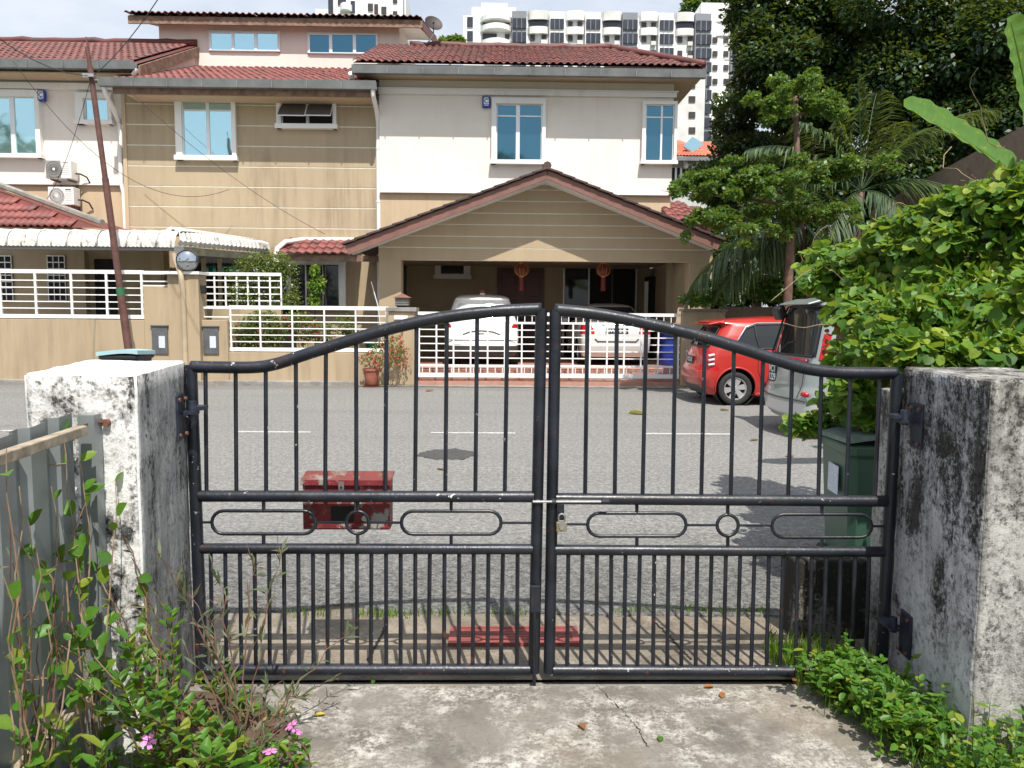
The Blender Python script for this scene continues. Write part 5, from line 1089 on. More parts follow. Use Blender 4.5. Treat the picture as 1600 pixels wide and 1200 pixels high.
class Car:
    def __init__(s, name, label, loc, rz, rear, front, width, z0, z1, rc=.16, crown=.05, nz=78, cat='car', group=None):
        s.t = empty(name, loc, rz, label, cat, group); s.xr, s.xf, s.w = prof(rear), prof(front), prof(width); s.z0, s.z1, s.rc, s.crown = z0, z1, rc, crown
        s.nz = nz; s.regions = []; s.cut = []
    def half(s, x, z):
        a, b = s.xr(z), s.xf(z); m = (a+b)/2; h = max((b-a)/2, .05); return s.w(z)*(1-.07*min(1.2, abs((x-m)/h))**4)
    def rearx(s, y, z): return s.xr(z)+s.crown*(y/max(s.w(z), .05))**2
    def ring(s, z):
        a, b, w = s.xr(z), s.xf(z), s.w(z); r = min(s.rc, w*.6, (b-a)*.3); pts = []
        for y in np.linspace(-w+r, w-r, 44): pts.append((a, y))
        for t in np.linspace(0, math.pi/2, 9)[1:]: pts.append((a+r-r*math.cos(t), w-r+r*math.sin(t)))
        for x in np.linspace(a+r, b-r, 100)[1:]: pts.append((x, w))
        for t in np.linspace(0, math.pi/2, 9)[1:]: pts.append((b-r+r*math.sin(t), w-r+r*math.cos(t)))
        for y in np.linspace(w-r, -w+r, 24)[1:]: pts.append((b, y))
        for t in np.linspace(0, math.pi/2, 9)[1:]: pts.append((b-r+r*math.cos(t), -w+r-r*math.sin(t)))
        for x in np.linspace(b-r, a+r, 100)[1:]: pts.append((x, -w))
        for t in np.linspace(0, math.pi/2, 9)[1:-1]: pts.append((a+r-r*math.sin(t), -w+r-r*math.cos(t)))
        out = []; m = (a+b)/2; h = max((b-a)/2, .05)
        for x, y in pts:
            y2 = y*(1-.07*min(1.2, abs((x-m)/h))**4); x2 = x
            if x < a+.35: x2 = x+s.crown*(y/max(w, .05))**2*(1-(x-a)/.35)
            if x > b-.35: x2 = x-.10*(y/max(w, .05))**2*(1-(b-x)/.35)
            out.append((x2, y2, z))
        return out
    def build(s, body):
        zs = np.concatenate([np.linspace(s.z0, s.z1-.12, s.nz), np.linspace(s.z1-.12, s.z1, 16)[1:]])
        V = []; 
        for z in zs: V += s.ring(z)
        n = len(V)//len(zs); V = np.array(V); parts = {'body': []}
        for i in range(len(zs)-1):
            for k in range(n):
                f = (i*n+k, i*n+(k+1) % n, (i+1)*n+(k+1) % n, (i+1)*n+k); c = V[list(f)].mean(0)
                e1 = V[f[1]]-V[f[0]]; e2 = V[f[3]]-V[f[0]]; nn = np.cross(e1, e2); nn = nn/(np.linalg.norm(nn)+1e-9)
                if nn @ (c-np.array([(s.xr(c[2])+s.xf(c[2]))/2, 0, c[2]])) < 0: nn = -nn
                nm = 'body'
                for (pn, fn) in s.regions:
                    if fn(c, nn): nm = pn; break
                if nm is None: continue
                parts.setdefault(nm, []).append(f)
        top = tuple((len(zs)-1)*n+k for k in range(n)); bot = tuple(range(n))[::-1]
        s.objs = {}
        for nm, fs in parts.items():
            mb = MB(); used = sorted({i for f in fs for i in f}); mp = {u: i for i, u in enumerate(used)}
            mb.v = [tuple(V[u]) for u in used]; mb.f = [tuple(mp[i] for i in f) for f in fs]; mb.m = [0]*len(fs)
            if nm == 'body':
                b = len(mb.v); mb.v += [tuple(V[i]) for i in top]; mb.f.append(tuple(b+i for i in range(n))); mb.m.append(0)
                b = len(mb.v); mb.v += [tuple(V[i]) for i in bot]; mb.f.append(tuple(b+i for i in range(n))); mb.m.append(0)
            mat = body if nm == 'body' else s.mats[nm]
            s.objs[nm] = mb.build(nm.split('|')[0], mat, s.t, local=True, auto=40, fix=True)
        return s.t
    def wheel(s, x, side, r=.29, wd=.18, spokes=6, y=None):
        y = (s.w(.35)-wd*.55)*side if y is None else y
        wl = empty('wheel', (x, y, r)); wl.parent = s.t
        R = Matrix.Rotation(rad(-90 if side < 0 else 90), 4, 'X').inverted() if False else Matrix.Rotation(rad(90)*(1 if side < 0 else -1), 4, 'X')
        MB().lathe([(r*.64, -.06), (r*.64, .07), (r*.72, .088), (r*.90, .088), (r*.98, .07), (r, .04), (r, -.06), (r*.95, -.085), (r*.64, -.085)], n=40).xf(R).build('tyre', M['rubber'], wl, local=True, auto=40)
        mb = MB().lathe([(r*.66, -.05), (r*.66, .075), (r*.62, .075), (r*.60, .03), (r*.60, -.05)], n=40)
        for k in range(spokes):
            a = 2*math.pi*k/spokes+.2; c, sn = math.cos(a), math.sin(a); u = Vector((c, sn, 0)); v = Vector((-sn, c, 0)); 
            p = [u*.04-v*.032, u*.04+v*.032, u*r*.62+v*.052, u*r*.62-v*.052]
            mb.add([q+Vector((0, 0, .062)) for q in p]+[q+Vector((0, 0, .03)) for q in p], [(0, 1, 2, 3), (7, 6, 5, 4), (0, 4, 5, 1), (1, 5, 6, 2), (2, 6, 7, 3), (3, 7, 4, 0)])
        mb.lathe([(0.001, .07), (.035, .07), (.05, .055), (.05, .02)], n=16); mb.xf(R).build('rim', M['alloy'], wl, local=True, auto=35)
        MB().lathe([(0.001, .012), (r*.6, .012)], n=24).xf(R).build('brake_shadow', M['dark'], wl, local=True)
        return wl
    def well(s, x, side, R=.36):
        y = s.w(.4)*side
        mb = MB().tube([(x, y-.012*side, .33), (x, y-.34*side, .33)], R+.02, 28, caps=False).cyl((x, y-.34*side, .33), (x, y-.35*side, .33), R+.02, 28); mb.build('wheel_well', M['dark'], s.t, local=True, auto=40)
    def strip(s, pts, r, mat, name, side):
        """trim along a polyline given in (x,z) on one side"""
        P = []
        for a, b in zip(pts[:-1], pts[1:]):
            for t in np.linspace(0, 1, 10, endpoint=False):
                x = a[0]+(b[0]-a[0])*t; z = a[1]+(b[1]-a[1])*t; P.append((x, side*(s.half(x, z)+.002), z))
        x, z = pts[-1]; P.append((x, side*(s.half(x, z)+.002), z))
        return MB().tube(P, r, 6).build(name, mat, s.t, local=True, smooth=True)
    def rstrip(s, pts, r, mat, name):
        P = []
        for a, b in zip(pts[:-1], pts[1:]):
            for t in np.linspace(0, 1, 10, endpoint=False):
                y = a[0]+(b[0]-a[0])*t; z = a[1]+(b[1]-a[1])*t; P.append((s.rearx(y, z)-.004, y, z))
        y, z = pts[-1]; P.append((s.rearx(y, z)-.004, y, z))
        return MB().tube(P, r, 6).build(name, mat, s.t, local=True, smooth=True)
    def plate(s, y, z, w, h, lines, size, off=.012):
        x = s.rearx(y, z)-off; t = MB().box(x-.008, x, y-w/2, y+w/2, z-h/2, z+h/2).build('number_plate', M['black'], s.t, local=True)
        for i, ln in enumerate(lines):
            zz = z+(len(lines)-1)*h*.23-i*h*.46
            text('plate_text', ln, size, M['signwhite'], t, (x-.0095, y, zz), (rad(90), 0, rad(-90)))
def inpoly(p, poly):
    x, y = p; c = False; n = len(poly)
    for i in range(n):
        x0, y0 = poly[i]; x1, y1 = poly[i-1]
        if (y0 > y) != (y1 > y) and x < (x1-x0)*(y-y0)/(y1-y0)+x0: c = not c
    return c
# ---- red hatchback, pointing right, seen from its rear right corner
rw = 4.12; ox = rw-.68
rc_ = Car('hatchback_car', 'red hatchback parked facing right beside the silver van', (ox, 13.12+.83, 0), 0,
    [(.18, .16), (.30, .05), (.45, .0), (.60, .02), (.68, .07), (.85, .11), (.95, .15), (1.02, .19), (1.36, .40), (1.40, .40), (1.415, .26), (1.45, .25), (1.47, .40), (1.50, .62), (1.525, 1.0), (1.545, 1.5)],
    [(.18, 3.55), (.4, 3.7), (.65, 3.68), (.80, 3.55), (.90, 3.1), (.97, 2.75), (1.3, 2.25), (1.45, 2.0), (1.545, 1.7)],
    [(.18, .78), (.32, .815), (.5, .835), (.70, .832), (.85, .822), (.97, .80), (1.2, .735), (1.38, .665), (1.44, .62), (1.49, .54), (1.53, .38), (1.545, .15)], .18, 1.545, rc=.20, crown=.10)
side_win = [(.68, 1.02), (.72, 1.15), (.86, 1.33), (1.05, 1.40), (2.05, 1.42), (2.55, 1.05), (2.5, 1.0), (.75, .985)]
rwin = [(-.60, 1.00), (.60, 1.00), (.52, 1.37), (-.52, 1.37)]
lampR = lambda c, n: c[0] < .38+.0 and .60 < c[2] < 1.02 and abs(c[1]) > .56 and n[2] < .6 and c[0] < .12+.30*(1-(c[2]-.60)/.42)*.6+.09
rc_.mats = {'side_window|l': M['autoglass'], 'side_window|r': M['autoglass'], 'rear_window': M['autoglass'], 'tail_light|l': M['tail'], 'tail_light|r': M['tail'], 'rear_diffuser': M['greyplastic']}
rc_.regions = [(None, lambda c, n: abs(n[1]) > .5 and math.hypot(c[0]-.68, c[2]-.31) < .345), (None, lambda c, n: abs(n[1]) > .5 and math.hypot(c[0]-3.05, c[2]-.31) < .345),
    ('side_window|r', lambda c, n: c[1] < 0 and abs(n[1]) > .6 and inpoly((c[0], c[2]), side_win)), ('side_window|l', lambda c, n: c[1] > 0 and abs(n[1]) > .6 and inpoly((c[0], c[2]), side_win)),
    ('rear_window', lambda c, n: n[0] < -.5 and c[0] < .8 and inpoly((c[1], c[2]), rwin)), ('tail_light|r', lambda c, n: c[1] < 0 and lampR(c, n)), ('tail_light|l', lambda c, n: c[1] > 0 and lampR(c, n)),
    ('rear_diffuser', lambda c, n: c[0] < .5 and c[2] < .34 and abs(c[1]) < .62 and n[0] < -.3)]
rc_.build(M['carred'])
for s_ in (-1, 1):
    for x in (.68, 3.05): rc_.wheel(x, s_, .295); rc_.well(x, s_, .345)
    P = [(.68+.352*math.cos(t), .31+.352*math.sin(t)) for t in np.linspace(rad(-15), rad(195), 22)]; rc_.strip(P, .018, M['carred'], 'arch_lip', s_)
    P = [(3.05+.352*math.cos(t), .31+.352*math.sin(t)) for t in np.linspace(rad(-15), rad(195), 22)]; rc_.strip(P, .018, M['carred'], 'arch_lip', s_)
    rc_.strip(side_win+[side_win[0]], .016, M['black'], 'window_seal', s_)
    rc_.strip([(.70, 1.12), (.86, 1.355), (1.05, 1.425), (2.1, 1.44)], .017, M['chrome'], 'rain_visor', s_)
    rc_.strip([(1.08, .99), (1.03, 1.2), (1.02, 1.39)], .018, M['black'], 'window_divider', s_); rc_.strip([(1.62, .99), (1.66, 1.41)], .024, M['black'], 'window_divider', s_)
    rc_.strip([(1.05, .96), (1.05, .62), (1.12, .42)], .005, M['black'], 'door_seam', s_); rc_.strip([(1.68, .97), (1.68, .30)], .005, M['black'], 'door_seam', s_)
    rc_.strip([(1.10, .84), (1.24, .845)], .016, M['carred'], 'door_handle', s_); rc_.strip([(1.02, .20), (2.75, .20)], .035, M['carred'], 'side_skirt', s_)
    for i, z in enumerate((.72, .80, .88)): rc_.strip([(.20, z-.02), (.30, z)], .022, M['clearlens'], 'reversing_lens', s_)
rc_.rstrip([(-.60, 1.01), (.60, 1.01), (.52, 1.36), (-.52, 1.36), (-.60, 1.01)], .014, M['black'], 'window_seal')
rc_.plate(0, .76, .42, .14, ['VCX 8'], .11)
MB().prism([(.22, 1.405), (.50, 1.47), (.56, 1.44), (.26, 1.39)], 'y', -.58, .58).build('spoiler', M['carred'], rc_.t, local=True, bevel=.015)
MB().cyl((.75, .0, 1.51), (.55, .0, 1.66), .004, 5).build('aerial', M['black'], rc_.t, local=True)
# ---- silver van, pointing right, seen from behind
vx = 3.80
vn = Car('minivan', 'silver minivan with black rear mirror half hidden by the vines', (vx-.10, 10.16, 0), 0,
    [(.22, .10), (.30, .02), (.50, .0), (.60, .04), (.66, .07), (.95, .10), (1.05, .13), (1.60, .26), (1.70, .30), (1.76, .34), (1.81, .55), (1.845, 1.1)],
    [(.22, 4.3), (.45, 4.4), (.75, 4.35), (.95, 4.1), (1.05, 3.7), (1.5, 3.1), (1.70, 2.8), (1.845, 2.2)],
    [(.22, .78), (.35, .83), (.6, .85), (.95, .845), (1.1, .83), (1.5, .76), (1.68, .71), (1.77, .62), (1.82, .48), (1.845, .2)], .22, 1.845, rc=.20, crown=.13)
vwin = [(-.70, 1.05), (.70, 1.05), (.60, 1.68), (-.60, 1.68)]; vside = [(.45, 1.08), (.52, 1.6), (2.9, 1.6), (3.3, 1.12)]
vn.mats = {'rear_window': M['autoglass'], 'side_window|l': M['autoglass'], 'side_window|r': M['autoglass'], 'tail_light|l': M['tail'], 'tail_light|r': M['tail'], 'bumper': M['carsilver2']}
vl = lambda c, n: c[0] < .42 and 1.0 < c[2] < 1.34 and abs(c[1]) > .74-.1*(c[2]-.92) and n[2] < .6
vn.regions = [(None, lambda c, n: abs(n[1]) > .5 and math.hypot(c[0]-.85, c[2]-.32) < .36), (None, lambda c, n: abs(n[1]) > .5 and math.hypot(c[0]-3.5, c[2]-.32) < .36),
    ('rear_window', lambda c, n: n[0] < -.5 and c[0] < .8 and inpoly((c[1], c[2]), vwin)), ('side_window|l', lambda c, n: c[1] > 0 and abs(n[1]) > .6 and inpoly((c[0], c[2]), vside)), ('side_window|r', lambda c, n: c[1] < 0 and abs(n[1]) > .6 and inpoly((c[0], c[2]), vside)),
    ('tail_light|l', lambda c, n: c[1] > 0 and vl(c, n)), ('tail_light|r', lambda c, n: c[1] < 0 and vl(c, n)), ('bumper', lambda c, n: c[2] < .46 and c[0] < .7)]
vn.build(M['carsilver'])
for s_ in (-1, 1):
    for x in (.85, 3.5): vn.wheel(x, s_, .31); vn.well(x, s_, .36)
    vn.strip(vside+[vside[0]], .014, M['black'], 'window_seal', s_)
vn.rstrip(vwin+[vwin[0]], .014, M['black'], 'window_seal')
vn.rstrip([(-.62, .985), (.62, .985)], .035, M['maroon'], 'garnish'); vn.rstrip([(-.78, .50), (.78, .50)], .012, M['greyplastic'], 'bumper_seam')
vn.rstrip([(-.60, .52), (-.60, .93)], .005, M['black'], 'tailgate_seam'); vn.rstrip([(.60, .52), (.60, .93)], .005, M['black'], 'tailgate_seam')
for s_ in (-1, 1): vn.rstrip([(s_*.68, .58), (s_*.78, .58)], .03, M['tail'], 'reflector')
vn.rstrip([(.18, 1.09), (-.02, 1.20), (-.20, 1.22)], .010, M['black'], 'wiper')
vn.plate(.30, .78, .26, .24, ['VCT', '1229'], .13, .014)
x = vn.rearx(.55, 1.72)
MB().tube([(x+.08, .52, 1.76), (x-.10, .54, 1.74), (x-.16, .55, 1.66)], .016, 6).build('mirror_arm', M['black'], vn.t, local=True, smooth=True)
MB().obox((x-.16, .56, 1.60), (.05, 0, .03), (0, .13, 0), (-.03, 0, .085)).build('rear_mirror', M['black'], vn.t, local=True, bevel=.03)
MB().prism([(.20, 1.715), (.44, 1.785), (.50, 1.76), (.22, 1.695)], 'y', -.50, .50).build('spoiler', M['carsilver'], vn.t, local=True, bevel=.012)
# ---- two white cars in the porch, seen from behind
def sedan(name, label, cx, Y, paint, plate, kind):
    s = Car(name, label, (cx, Y, .382 if Y > 17.5 else .375), rad(90),
        [(.20, .12), (.30, .03), (.45, .0), (.75, .02), (.90, .06), (.97, .12), (1.0, .20), (1.02, .48), (1.05, .62), (1.38, 1.18), (1.43, 1.45), (1.455, 1.9)],
        [(.20, 4.2), (.45, 4.3), (.7, 4.2), (.85, 3.7), (.95, 3.2), (1.3, 2.7), (1.455, 2.3)],
        [(.20, .78), (.33, .825), (.55, .85), (.80, .845), (.95, .82), (1.0, .78), (1.05, .72), (1.25, .63), (1.37, .57), (1.43, .47), (1.455, .2)], .20, 1.455, rc=.17, crown=.07, nz=64, group='white cars in the porch')
    rwn = [(-.64, 1.06), (.64, 1.06), (.52, 1.36), (-.52, 1.36)]; sw_ = [(.85, 1.05), (1.3, 1.34), (2.6, 1.36), (3.1, 1.02)]
    s.mats = {'rear_window': M['autoglass'] if kind == 2 else M['glassL'], 'side_window|l': M['autoglass'], 'side_window|r': M['autoglass'], 'tail_light|l': M['tail'], 'tail_light|r': M['tail'], 'lower_bumper': M['greyplastic'] if kind == 1 else M['carpearl']}
    if kind == 1: tl = lambda c, n: c[0] < .3 and .80 < c[2] < .92 and abs(c[1]) > .70 and n[2] < .7
    else: tl = lambda c, n: c[0] < .35 and .72 < c[2] < .93 and abs(c[1]) > .50 and n[2] < .7 and abs(c[1]) > .50+.35*(c[2]-.74)
    s.regions = [(None, lambda c, n: abs(n[1]) > .5 and math.hypot(c[0]-.85, c[2]-.31) < .35), (None, lambda c, n: abs(n[1]) > .5 and math.hypot(c[0]-3.4, c[2]-.31) < .35),
        ('rear_window', lambda c, n: n[0] < -.3 and c[0] < 1.4 and inpoly((c[1], c[2]), rwn)), ('side_window|l', lambda c, n: c[1] > 0 and abs(n[1]) > .6 and inpoly((c[0], c[2]), sw_)), ('side_window|r', lambda c, n: c[1] < 0 and abs(n[1]) > .6 and inpoly((c[0], c[2]), sw_)),
        ('tail_light|l', lambda c, n: c[1] > 0 and tl(c, n)), ('tail_light|r', lambda c, n: c[1] < 0 and tl(c, n)), ('lower_bumper', lambda c, n: c[2] < .36 and c[0] < .6)]
    s.build(paint)
    for q in (-1, 1):
        for x in (.85, 3.4): s.wheel(x, q, .29); s.well(x, q, .35)
        MB().obox((2.85, q*.93, 1.02), (.05, 0, 0), (0, .10, 0), (0, 0, .07)).build('wing_mirror', M['black'] if kind == 1 else paint, s.t, local=True, bevel=.03)
    if kind == 2:
        s.rstrip([(-.62, .985), (.62, .985)], .012, M['greyplastic'], 'boot_seam'); s.rstrip([(-.50, .62), (-.44, .56), (.44, .56), (.50, .62)], .014, M['greyplastic'], 'bumper_recess'); s.rstrip([(-.34, .93), (.34, .93)], .022, M['chrome'], 'garnish')
        s.plate(0, .80, .52, .12, [plate], .11, .01)
    else:
        s.rstrip([(-.40, .70), (-.25, .76), (0, .785), (.25, .76), (.40, .70)], .012, M['greyplastic'], 'boot_trim'); s.rstrip([(-.80, .46), (.80, .46)], .010, M['greyplastic'], 'bumper_seam'); s.rstrip([(-.12, .66), (.12, .66)], .02, M['greyplastic'], 'boot_handle')
    return s
def mpv(name, label, cx, Y):
    s = Car(name, label, (cx, Y, .382), rad(90),
        [(.20, .12), (.30, .03), (.45, .0), (.62, .03), (.70, .08), (.92, .12), (1.02, .17), (1.42, .40), (1.46, .42), (1.49, .30), (1.53, .32), (1.58, .55), (1.62, .9), (1.64, 1.5)],
        [(.20, 4.0), (.45, 4.1), (.75, 4.0), (.92, 3.6), (1.0, 3.2), (1.45, 2.6), (1.64, 2.2)],
        [(.20, .80), (.33, .85), (.55, .87), (.80, .865), (.98, .84), (1.05, .80), (1.25, .74), (1.45, .67), (1.54, .62), (1.60, .52), (1.64, .2)], .20, 1.64, rc=.19, crown=.10, nz=64, group='white cars in the porch')
    rwn = [(-.64, 1.04), (.64, 1.04), (.54, 1.41), (-.54, 1.41)]; sw_ = [(.60, 1.06), (.80, 1.48), (2.3, 1.50), (3.0, 1.05)]
    s.mats = {'rear_window': M['glassW'], 'side_window|l': M['autoglass'], 'side_window|r': M['autoglass'], 'tail_light|l': M['tail'], 'tail_light|r': M['tail'], 'lower_bumper': M['greyplastic']}
    tl = lambda c, n: c[0] < .4 and .84 < c[2] < .99 and abs(c[1]) > .70 and n[2] < .7
    s.regions = [(None, lambda c, n: abs(n[1]) > .5 and math.hypot(c[0]-.75, c[2]-.31) < .35), (None, lambda c, n: abs(n[1]) > .5 and math.hypot(c[0]-3.3, c[2]-.31) < .35),
        ('rear_window', lambda c, n: n[0] < -.3 and c[0] < 1.0 and inpoly((c[1], c[2]), rwn)), ('side_window|l', lambda c, n: c[1] > 0 and abs(n[1]) > .6 and inpoly((c[0], c[2]), sw_)), ('side_window|r', lambda c, n: c[1] < 0 and abs(n[1]) > .6 and inpoly((c[0], c[2]), sw_)),
        ('tail_light|l', lambda c, n: c[1] > 0 and tl(c, n)), ('tail_light|r', lambda c, n: c[1] < 0 and tl(c, n)), ('lower_bumper', lambda c, n: c[2] < .45 and c[0] < .6)]
    s.build(M['carwhite'])
    for q in (-1, 1):
        for x in (.75, 3.3): s.wheel(x, q, .30); s.well(x, q, .35)
        MB().obox((2.6, q*.95, 1.10), (.05, 0, 0), (0, .10, 0), (0, 0, .08)).build('wing_mirror', M['black'], s.t, local=True, bevel=.03)
    s.rstrip([(-.42, .70), (-.26, .765), (0, .79), (.26, .765), (.42, .70)], .014, M['greyplastic'], 'tailgate_trim'); s.rstrip([(-.80, .58), (.80, .58)], .008, M['greyplastic'], 'bumper_seam'); s.rstrip([(-.07, .72), (.07, .72)], .014, M['greyplastic'], 'tailgate_handle')
    s.rstrip([(-.62, .50), (-.45, .50)], .012, M['tail'], 'reflector'); s.rstrip([(.45, .50), (.62, .50)], .012, M['tail'], 'reflector')
    return s
M['glassW'] = glassmat('painted_reflection_rear_glass', (0.70, 0.73, 0.74), 0.12, 0.3)  # washed-out reflection on the rear window put into a pale glass colour
a = W(752, 540, 17.25); c1_ = mpv('compact_car', 'white tall car with red beacon box on its roof, left in the car porch', a.x, 17.3)
MB().box(1.05, 1.15, -.055, .055, 1.60, 1.66).build('beacon_base', M['acwhite'], c1_.t, local=True); MB().box(1.045, 1.155, -.06, .06, 1.661, 1.73).build('beacon', M['binred'], c1_.t, local=True, bevel=.01)
a = W(965, 540, 17.45); sedan('saloon_car', 'silver-white saloon with wide red tail lights, right in the car porch', a.x, 17.55, M['carpearl'], 'WYE 242', 2)
# ================================================================== VEGETATION
LM = {}
LM['dark'] = leafmat('dark_glossy_leaf', (0.009, 0.030, 0.011), (0.028, 0.070, 0.022), (0.075, 0.145, 0.04), .42, .18)
LM['mid'] = leafmat('mid_green_leaf', (0.025, 0.075, 0.012), (0.075, 0.17, 0.025), (0.14, 0.24, 0.04), .45, .3)
LM['vine'] = leafmat('lime_vine_leaf', (0.03, 0.10, 0.012), (0.145, 0.27, 0.03), (0.31, 0.38, 0.05), .5, .36, .3)
LM['weed'] = leafmat('weed_leaf', (0.04, 0.13, 0.015), (0.10, 0.24, 0.025), (0.24, 0.28, 0.03), .45, .35)
LM['palm'] = leafmat('palm_leaflet', (0.028, 0.058, 0.026), (0.075, 0.125, 0.06), (0.19, 0.22, 0.10), .35, .22)
LM['shrub'] = leafmat('shrub_leaf', (0.05, 0.095, 0.02), (0.14, 0.20, 0.045), (0.24, 0.28, 0.07), .5, .3)
LM['flower_red'] = leafmat('red_bract', (0.42, 0.015, 0.03), (0.60, 0.06, 0.08), (0.65, 0.2, 0.15), .6, .3)
LM['dryleaf'] = leafmat('dry_leaf', (0.20, 0.07, 0.025), (0.33, 0.13, 0.045), (0.45, 0.30, 0.05), .7, .15)
LM['drygrass'] = leafmat('olive_narrow_leaf', (0.05, 0.075, 0.035), (0.10, 0.13, 0.06), (0.16, 0.12, 0.06), .6, .2)
LM['grass'] = leafmat('grass_blade', (0.07, 0.17, 0.02), (0.16, 0.30, 0.03), (0.3, 0.33, 0.08), .5, .35)
LM['lilac'] = leafmat('lilac_flower', (0.45, 0.38, 0.62), (0.6, 0.55, 0.75), None, .6, .3)
def rnd_dirs(n):
    v = rng.normal(0, 1, (n, 3)); return v/np.linalg.norm(v, axis=1)[:, None]
SH = {  # leaf outline in (across, along) with fold height; apex along +1
 'diamond': (np.array([(0, 0, 0), (.5, .45, .10), (0, 1, 0), (-.5, .45, .10)]), np.array([(0, 1, 2, 3)])),
 'oval': (np.array([(0, 0, 0), (.38, .22, .09), (.5, .55, .11), (.25, .86, .05), (0, 1, -.04), (-.25, .86, .05), (-.5, .55, .11), (-.38, .22, .09), (0, .5, 0)]), np.array([(0, 1, 2, 8), (8, 2, 3, 4), (0, 8, 6, 7), (8, 4, 5, 6)])),
 'heart': (np.array([(0, .08, 0), (.30, 0, .06), (.56, .22, .11), (.54, .52, .10), (.34, .82, .03), (0, .98, -.06), (-.34, .82, .03), (-.54, .52, .10), (-.56, .22, .11), (-.30, 0, .06), (0, .5, 0)]),
            np.array([(0, 1, 2, 10), (10, 2, 3, 4), (10, 4, 5, 5), (0, 10, 8, 9), (10, 6, 7, 8), (10, 5, 6, 6)])),
}
def leaves(P, D, N_, size, shape, aspect=.6):
    """P base points, D along directions, N_ rough normals, size array -> V, F"""
    n = len(P); D = D/np.linalg.norm(D, axis=1)[:, None]; A = np.cross(D, N_); A /= (np.linalg.norm(A, axis=1)[:, None]+1e-9); N2 = np.cross(A, D)
    s, f = SH[shape]; k = len(s)
    V = P[:, None, :]+size[:, None, None]*(A[:, None, :]*(s[None, :, 0:1]*aspect)+D[:, None, :]*s[None, :, 1:2]+N2[:, None, :]*s[None, :, 2:3])
    F_ = f[None]+(np.arange(n)*k)[:, None, None]
    return V.reshape(-1, 3), F_.reshape(-1, f.shape[1])
def leaf_obj(name, P, D, N_, size, shape, mat, parent, aspect=.6, stuff=True):
    V, F_ = leaves(np.asarray(P), np.asarray(D), np.asarray(N_), np.asarray(size), shape, aspect)
    L = rootloc(parent) if parent is not None else Vector((0, 0, 0)); V = V-np.array(L)
    if shape == 'heart':   # degenerate quads -> split
        q = F_[F_[:, 2] != F_[:, 3]]; t = F_[F_[:, 2] == F_[:, 3]][:, :3]
        F_ = np.concatenate([q[:, [0, 1, 2]], q[:, [0, 2, 3]], t])
    me = fast_mesh(name, V, F_, mat); o = link(name, me, parent)
    if stuff: o['kind'] = 'stuff'
    return o
def crown_points(clumps, n, shell=.55, flat=1.0):
    """clumps: (x,y,z,rx,ry,rz); returns points and outward dirs"""
    vol = np.array([c[3]*c[4]+c[3]*c[5]+c[4]*c[5] for c in clumps]); cnt = (n*vol/vol.sum()).astype(int); P = []; D = []
    for c, m in zip(clumps, cnt):
        d = rnd_dirs(m); r = shell+(1-shell)*rng.random(m)**.6
        # uneven outline: sub-clumps pushed in and out
        k = rnd_dirs(9); bumpv = (np.maximum(0, d @ k.T)**7).max(1); r = r*(.72+.38*bumpv)
        P.append(np.array(c[:3])+d*np.array(c[3:6])*r[:, None]); D.append(d)
    return np.concatenate(P), np.concatenate(D)
def tree(name, label, base, trunk, clumps, n, leafsize, mat, cat='tree', group=None, shape='diamond', droop=-.2, aspect=.6, shell=.55, limbs=True, bark=None, tr=.12):
    t = empty(name, base, label=label, cat=cat, group=group)
    b = Vector(base); mb = MB(); top = Vector(trunk[-1])
    pts = [b]+[Vector(p) for p in trunk]; mb.tube(pts, list(lin(tr, tr*.45, len(pts))), 9)
    if limbs:
        for c in clumps:
            q = Vector(c[:3]); st = pts[-1] if len(pts) < 3 else min(pts[1:], key=lambda p: (p-q).length); md = st.lerp(q, .5)+Vector((0, 0, .1*(q-st).length))
            mb.tube([st, md, q], [tr*.4, tr*.25, tr*.10], 6)
    mb.build('trunk', bark or M['bark'], t, smooth=True)
    P, D = crown_points(clumps, n, shell)
    d = D*.7+rnd_dirs(len(P))*.8+np.array([0, 0, droop]); nn = D*.6+rnd_dirs(len(P))*.5+np.array([0, 0, .9])
    sz = leafsize*rng.uniform(.6, 1.3, len(P)); leaf_obj('crown', P, d, nn, sz, shape, mat, t, aspect)
    return t
def px_clump(px, py, Y, rpx, rpy, ry=None):
    p = W(px, py, Y); k = Y/F; return (p.x, p.y, p.z, rpx*k, ry if ry else (rpx+rpy)/2*k, rpy*k)
# --- dark wooded slope on the right: several big trees
def bigtree(label, cl, n, Y, mat, size, base_px, name='broadleaf_tree'):
    b = W(*base_px, Y); tree(name, label, (b.x, Y, 0), [(b.x, Y, 2.5), (b.x+.2, Y, b.z)], cl, n, size, mat, group='dark trees on the slope at the right', tr=.22)
C_ = px_clump
bigtree('dense dark tree whose crown overhangs the white flats', [C_(1240, 40, 24, 105, 70), C_(1190, 10, 24, 55, 60), C_(1290, -20, 24, 110, 60), C_(1225, 110, 23.5, 85, 60), C_(1310, 100, 24, 90, 80), C_(1260, 165, 23, 85, 50), C_(1185, 70, 23.5, 40, 50)], 52000, 24, LM['dark'], .17, (1270, 330))
bigtree('dark tree filling the top right corner', [C_(1420, 20, 22, 120, 80), C_(1540, 10, 22, 110, 80), C_(1480, 100, 21.5, 110, 80), C_(1590, 110, 21, 80, 90), C_(1390, 130, 22, 90, 80), C_(1560, 40, 20, 60, 60), C_(1650, 30, 21, 80, 120), C_(1440, 190, 22, 90, 50)], 52000, 22, LM['dark'], .17, (1480, 330))
bigtree('low dark tree between the flats and the tiered tree', [C_(1150, 185, 27, 42, 45), C_(1180, 240, 26.5, 65, 40), C_(1125, 275, 26, 50, 30), C_(1210, 160, 27, 40, 30), C_(1165, 300, 25.5, 90, 45), C_(1250, 260, 25, 90, 60)], 26000, 26.5, LM['dark'], .17, (1185, 400))
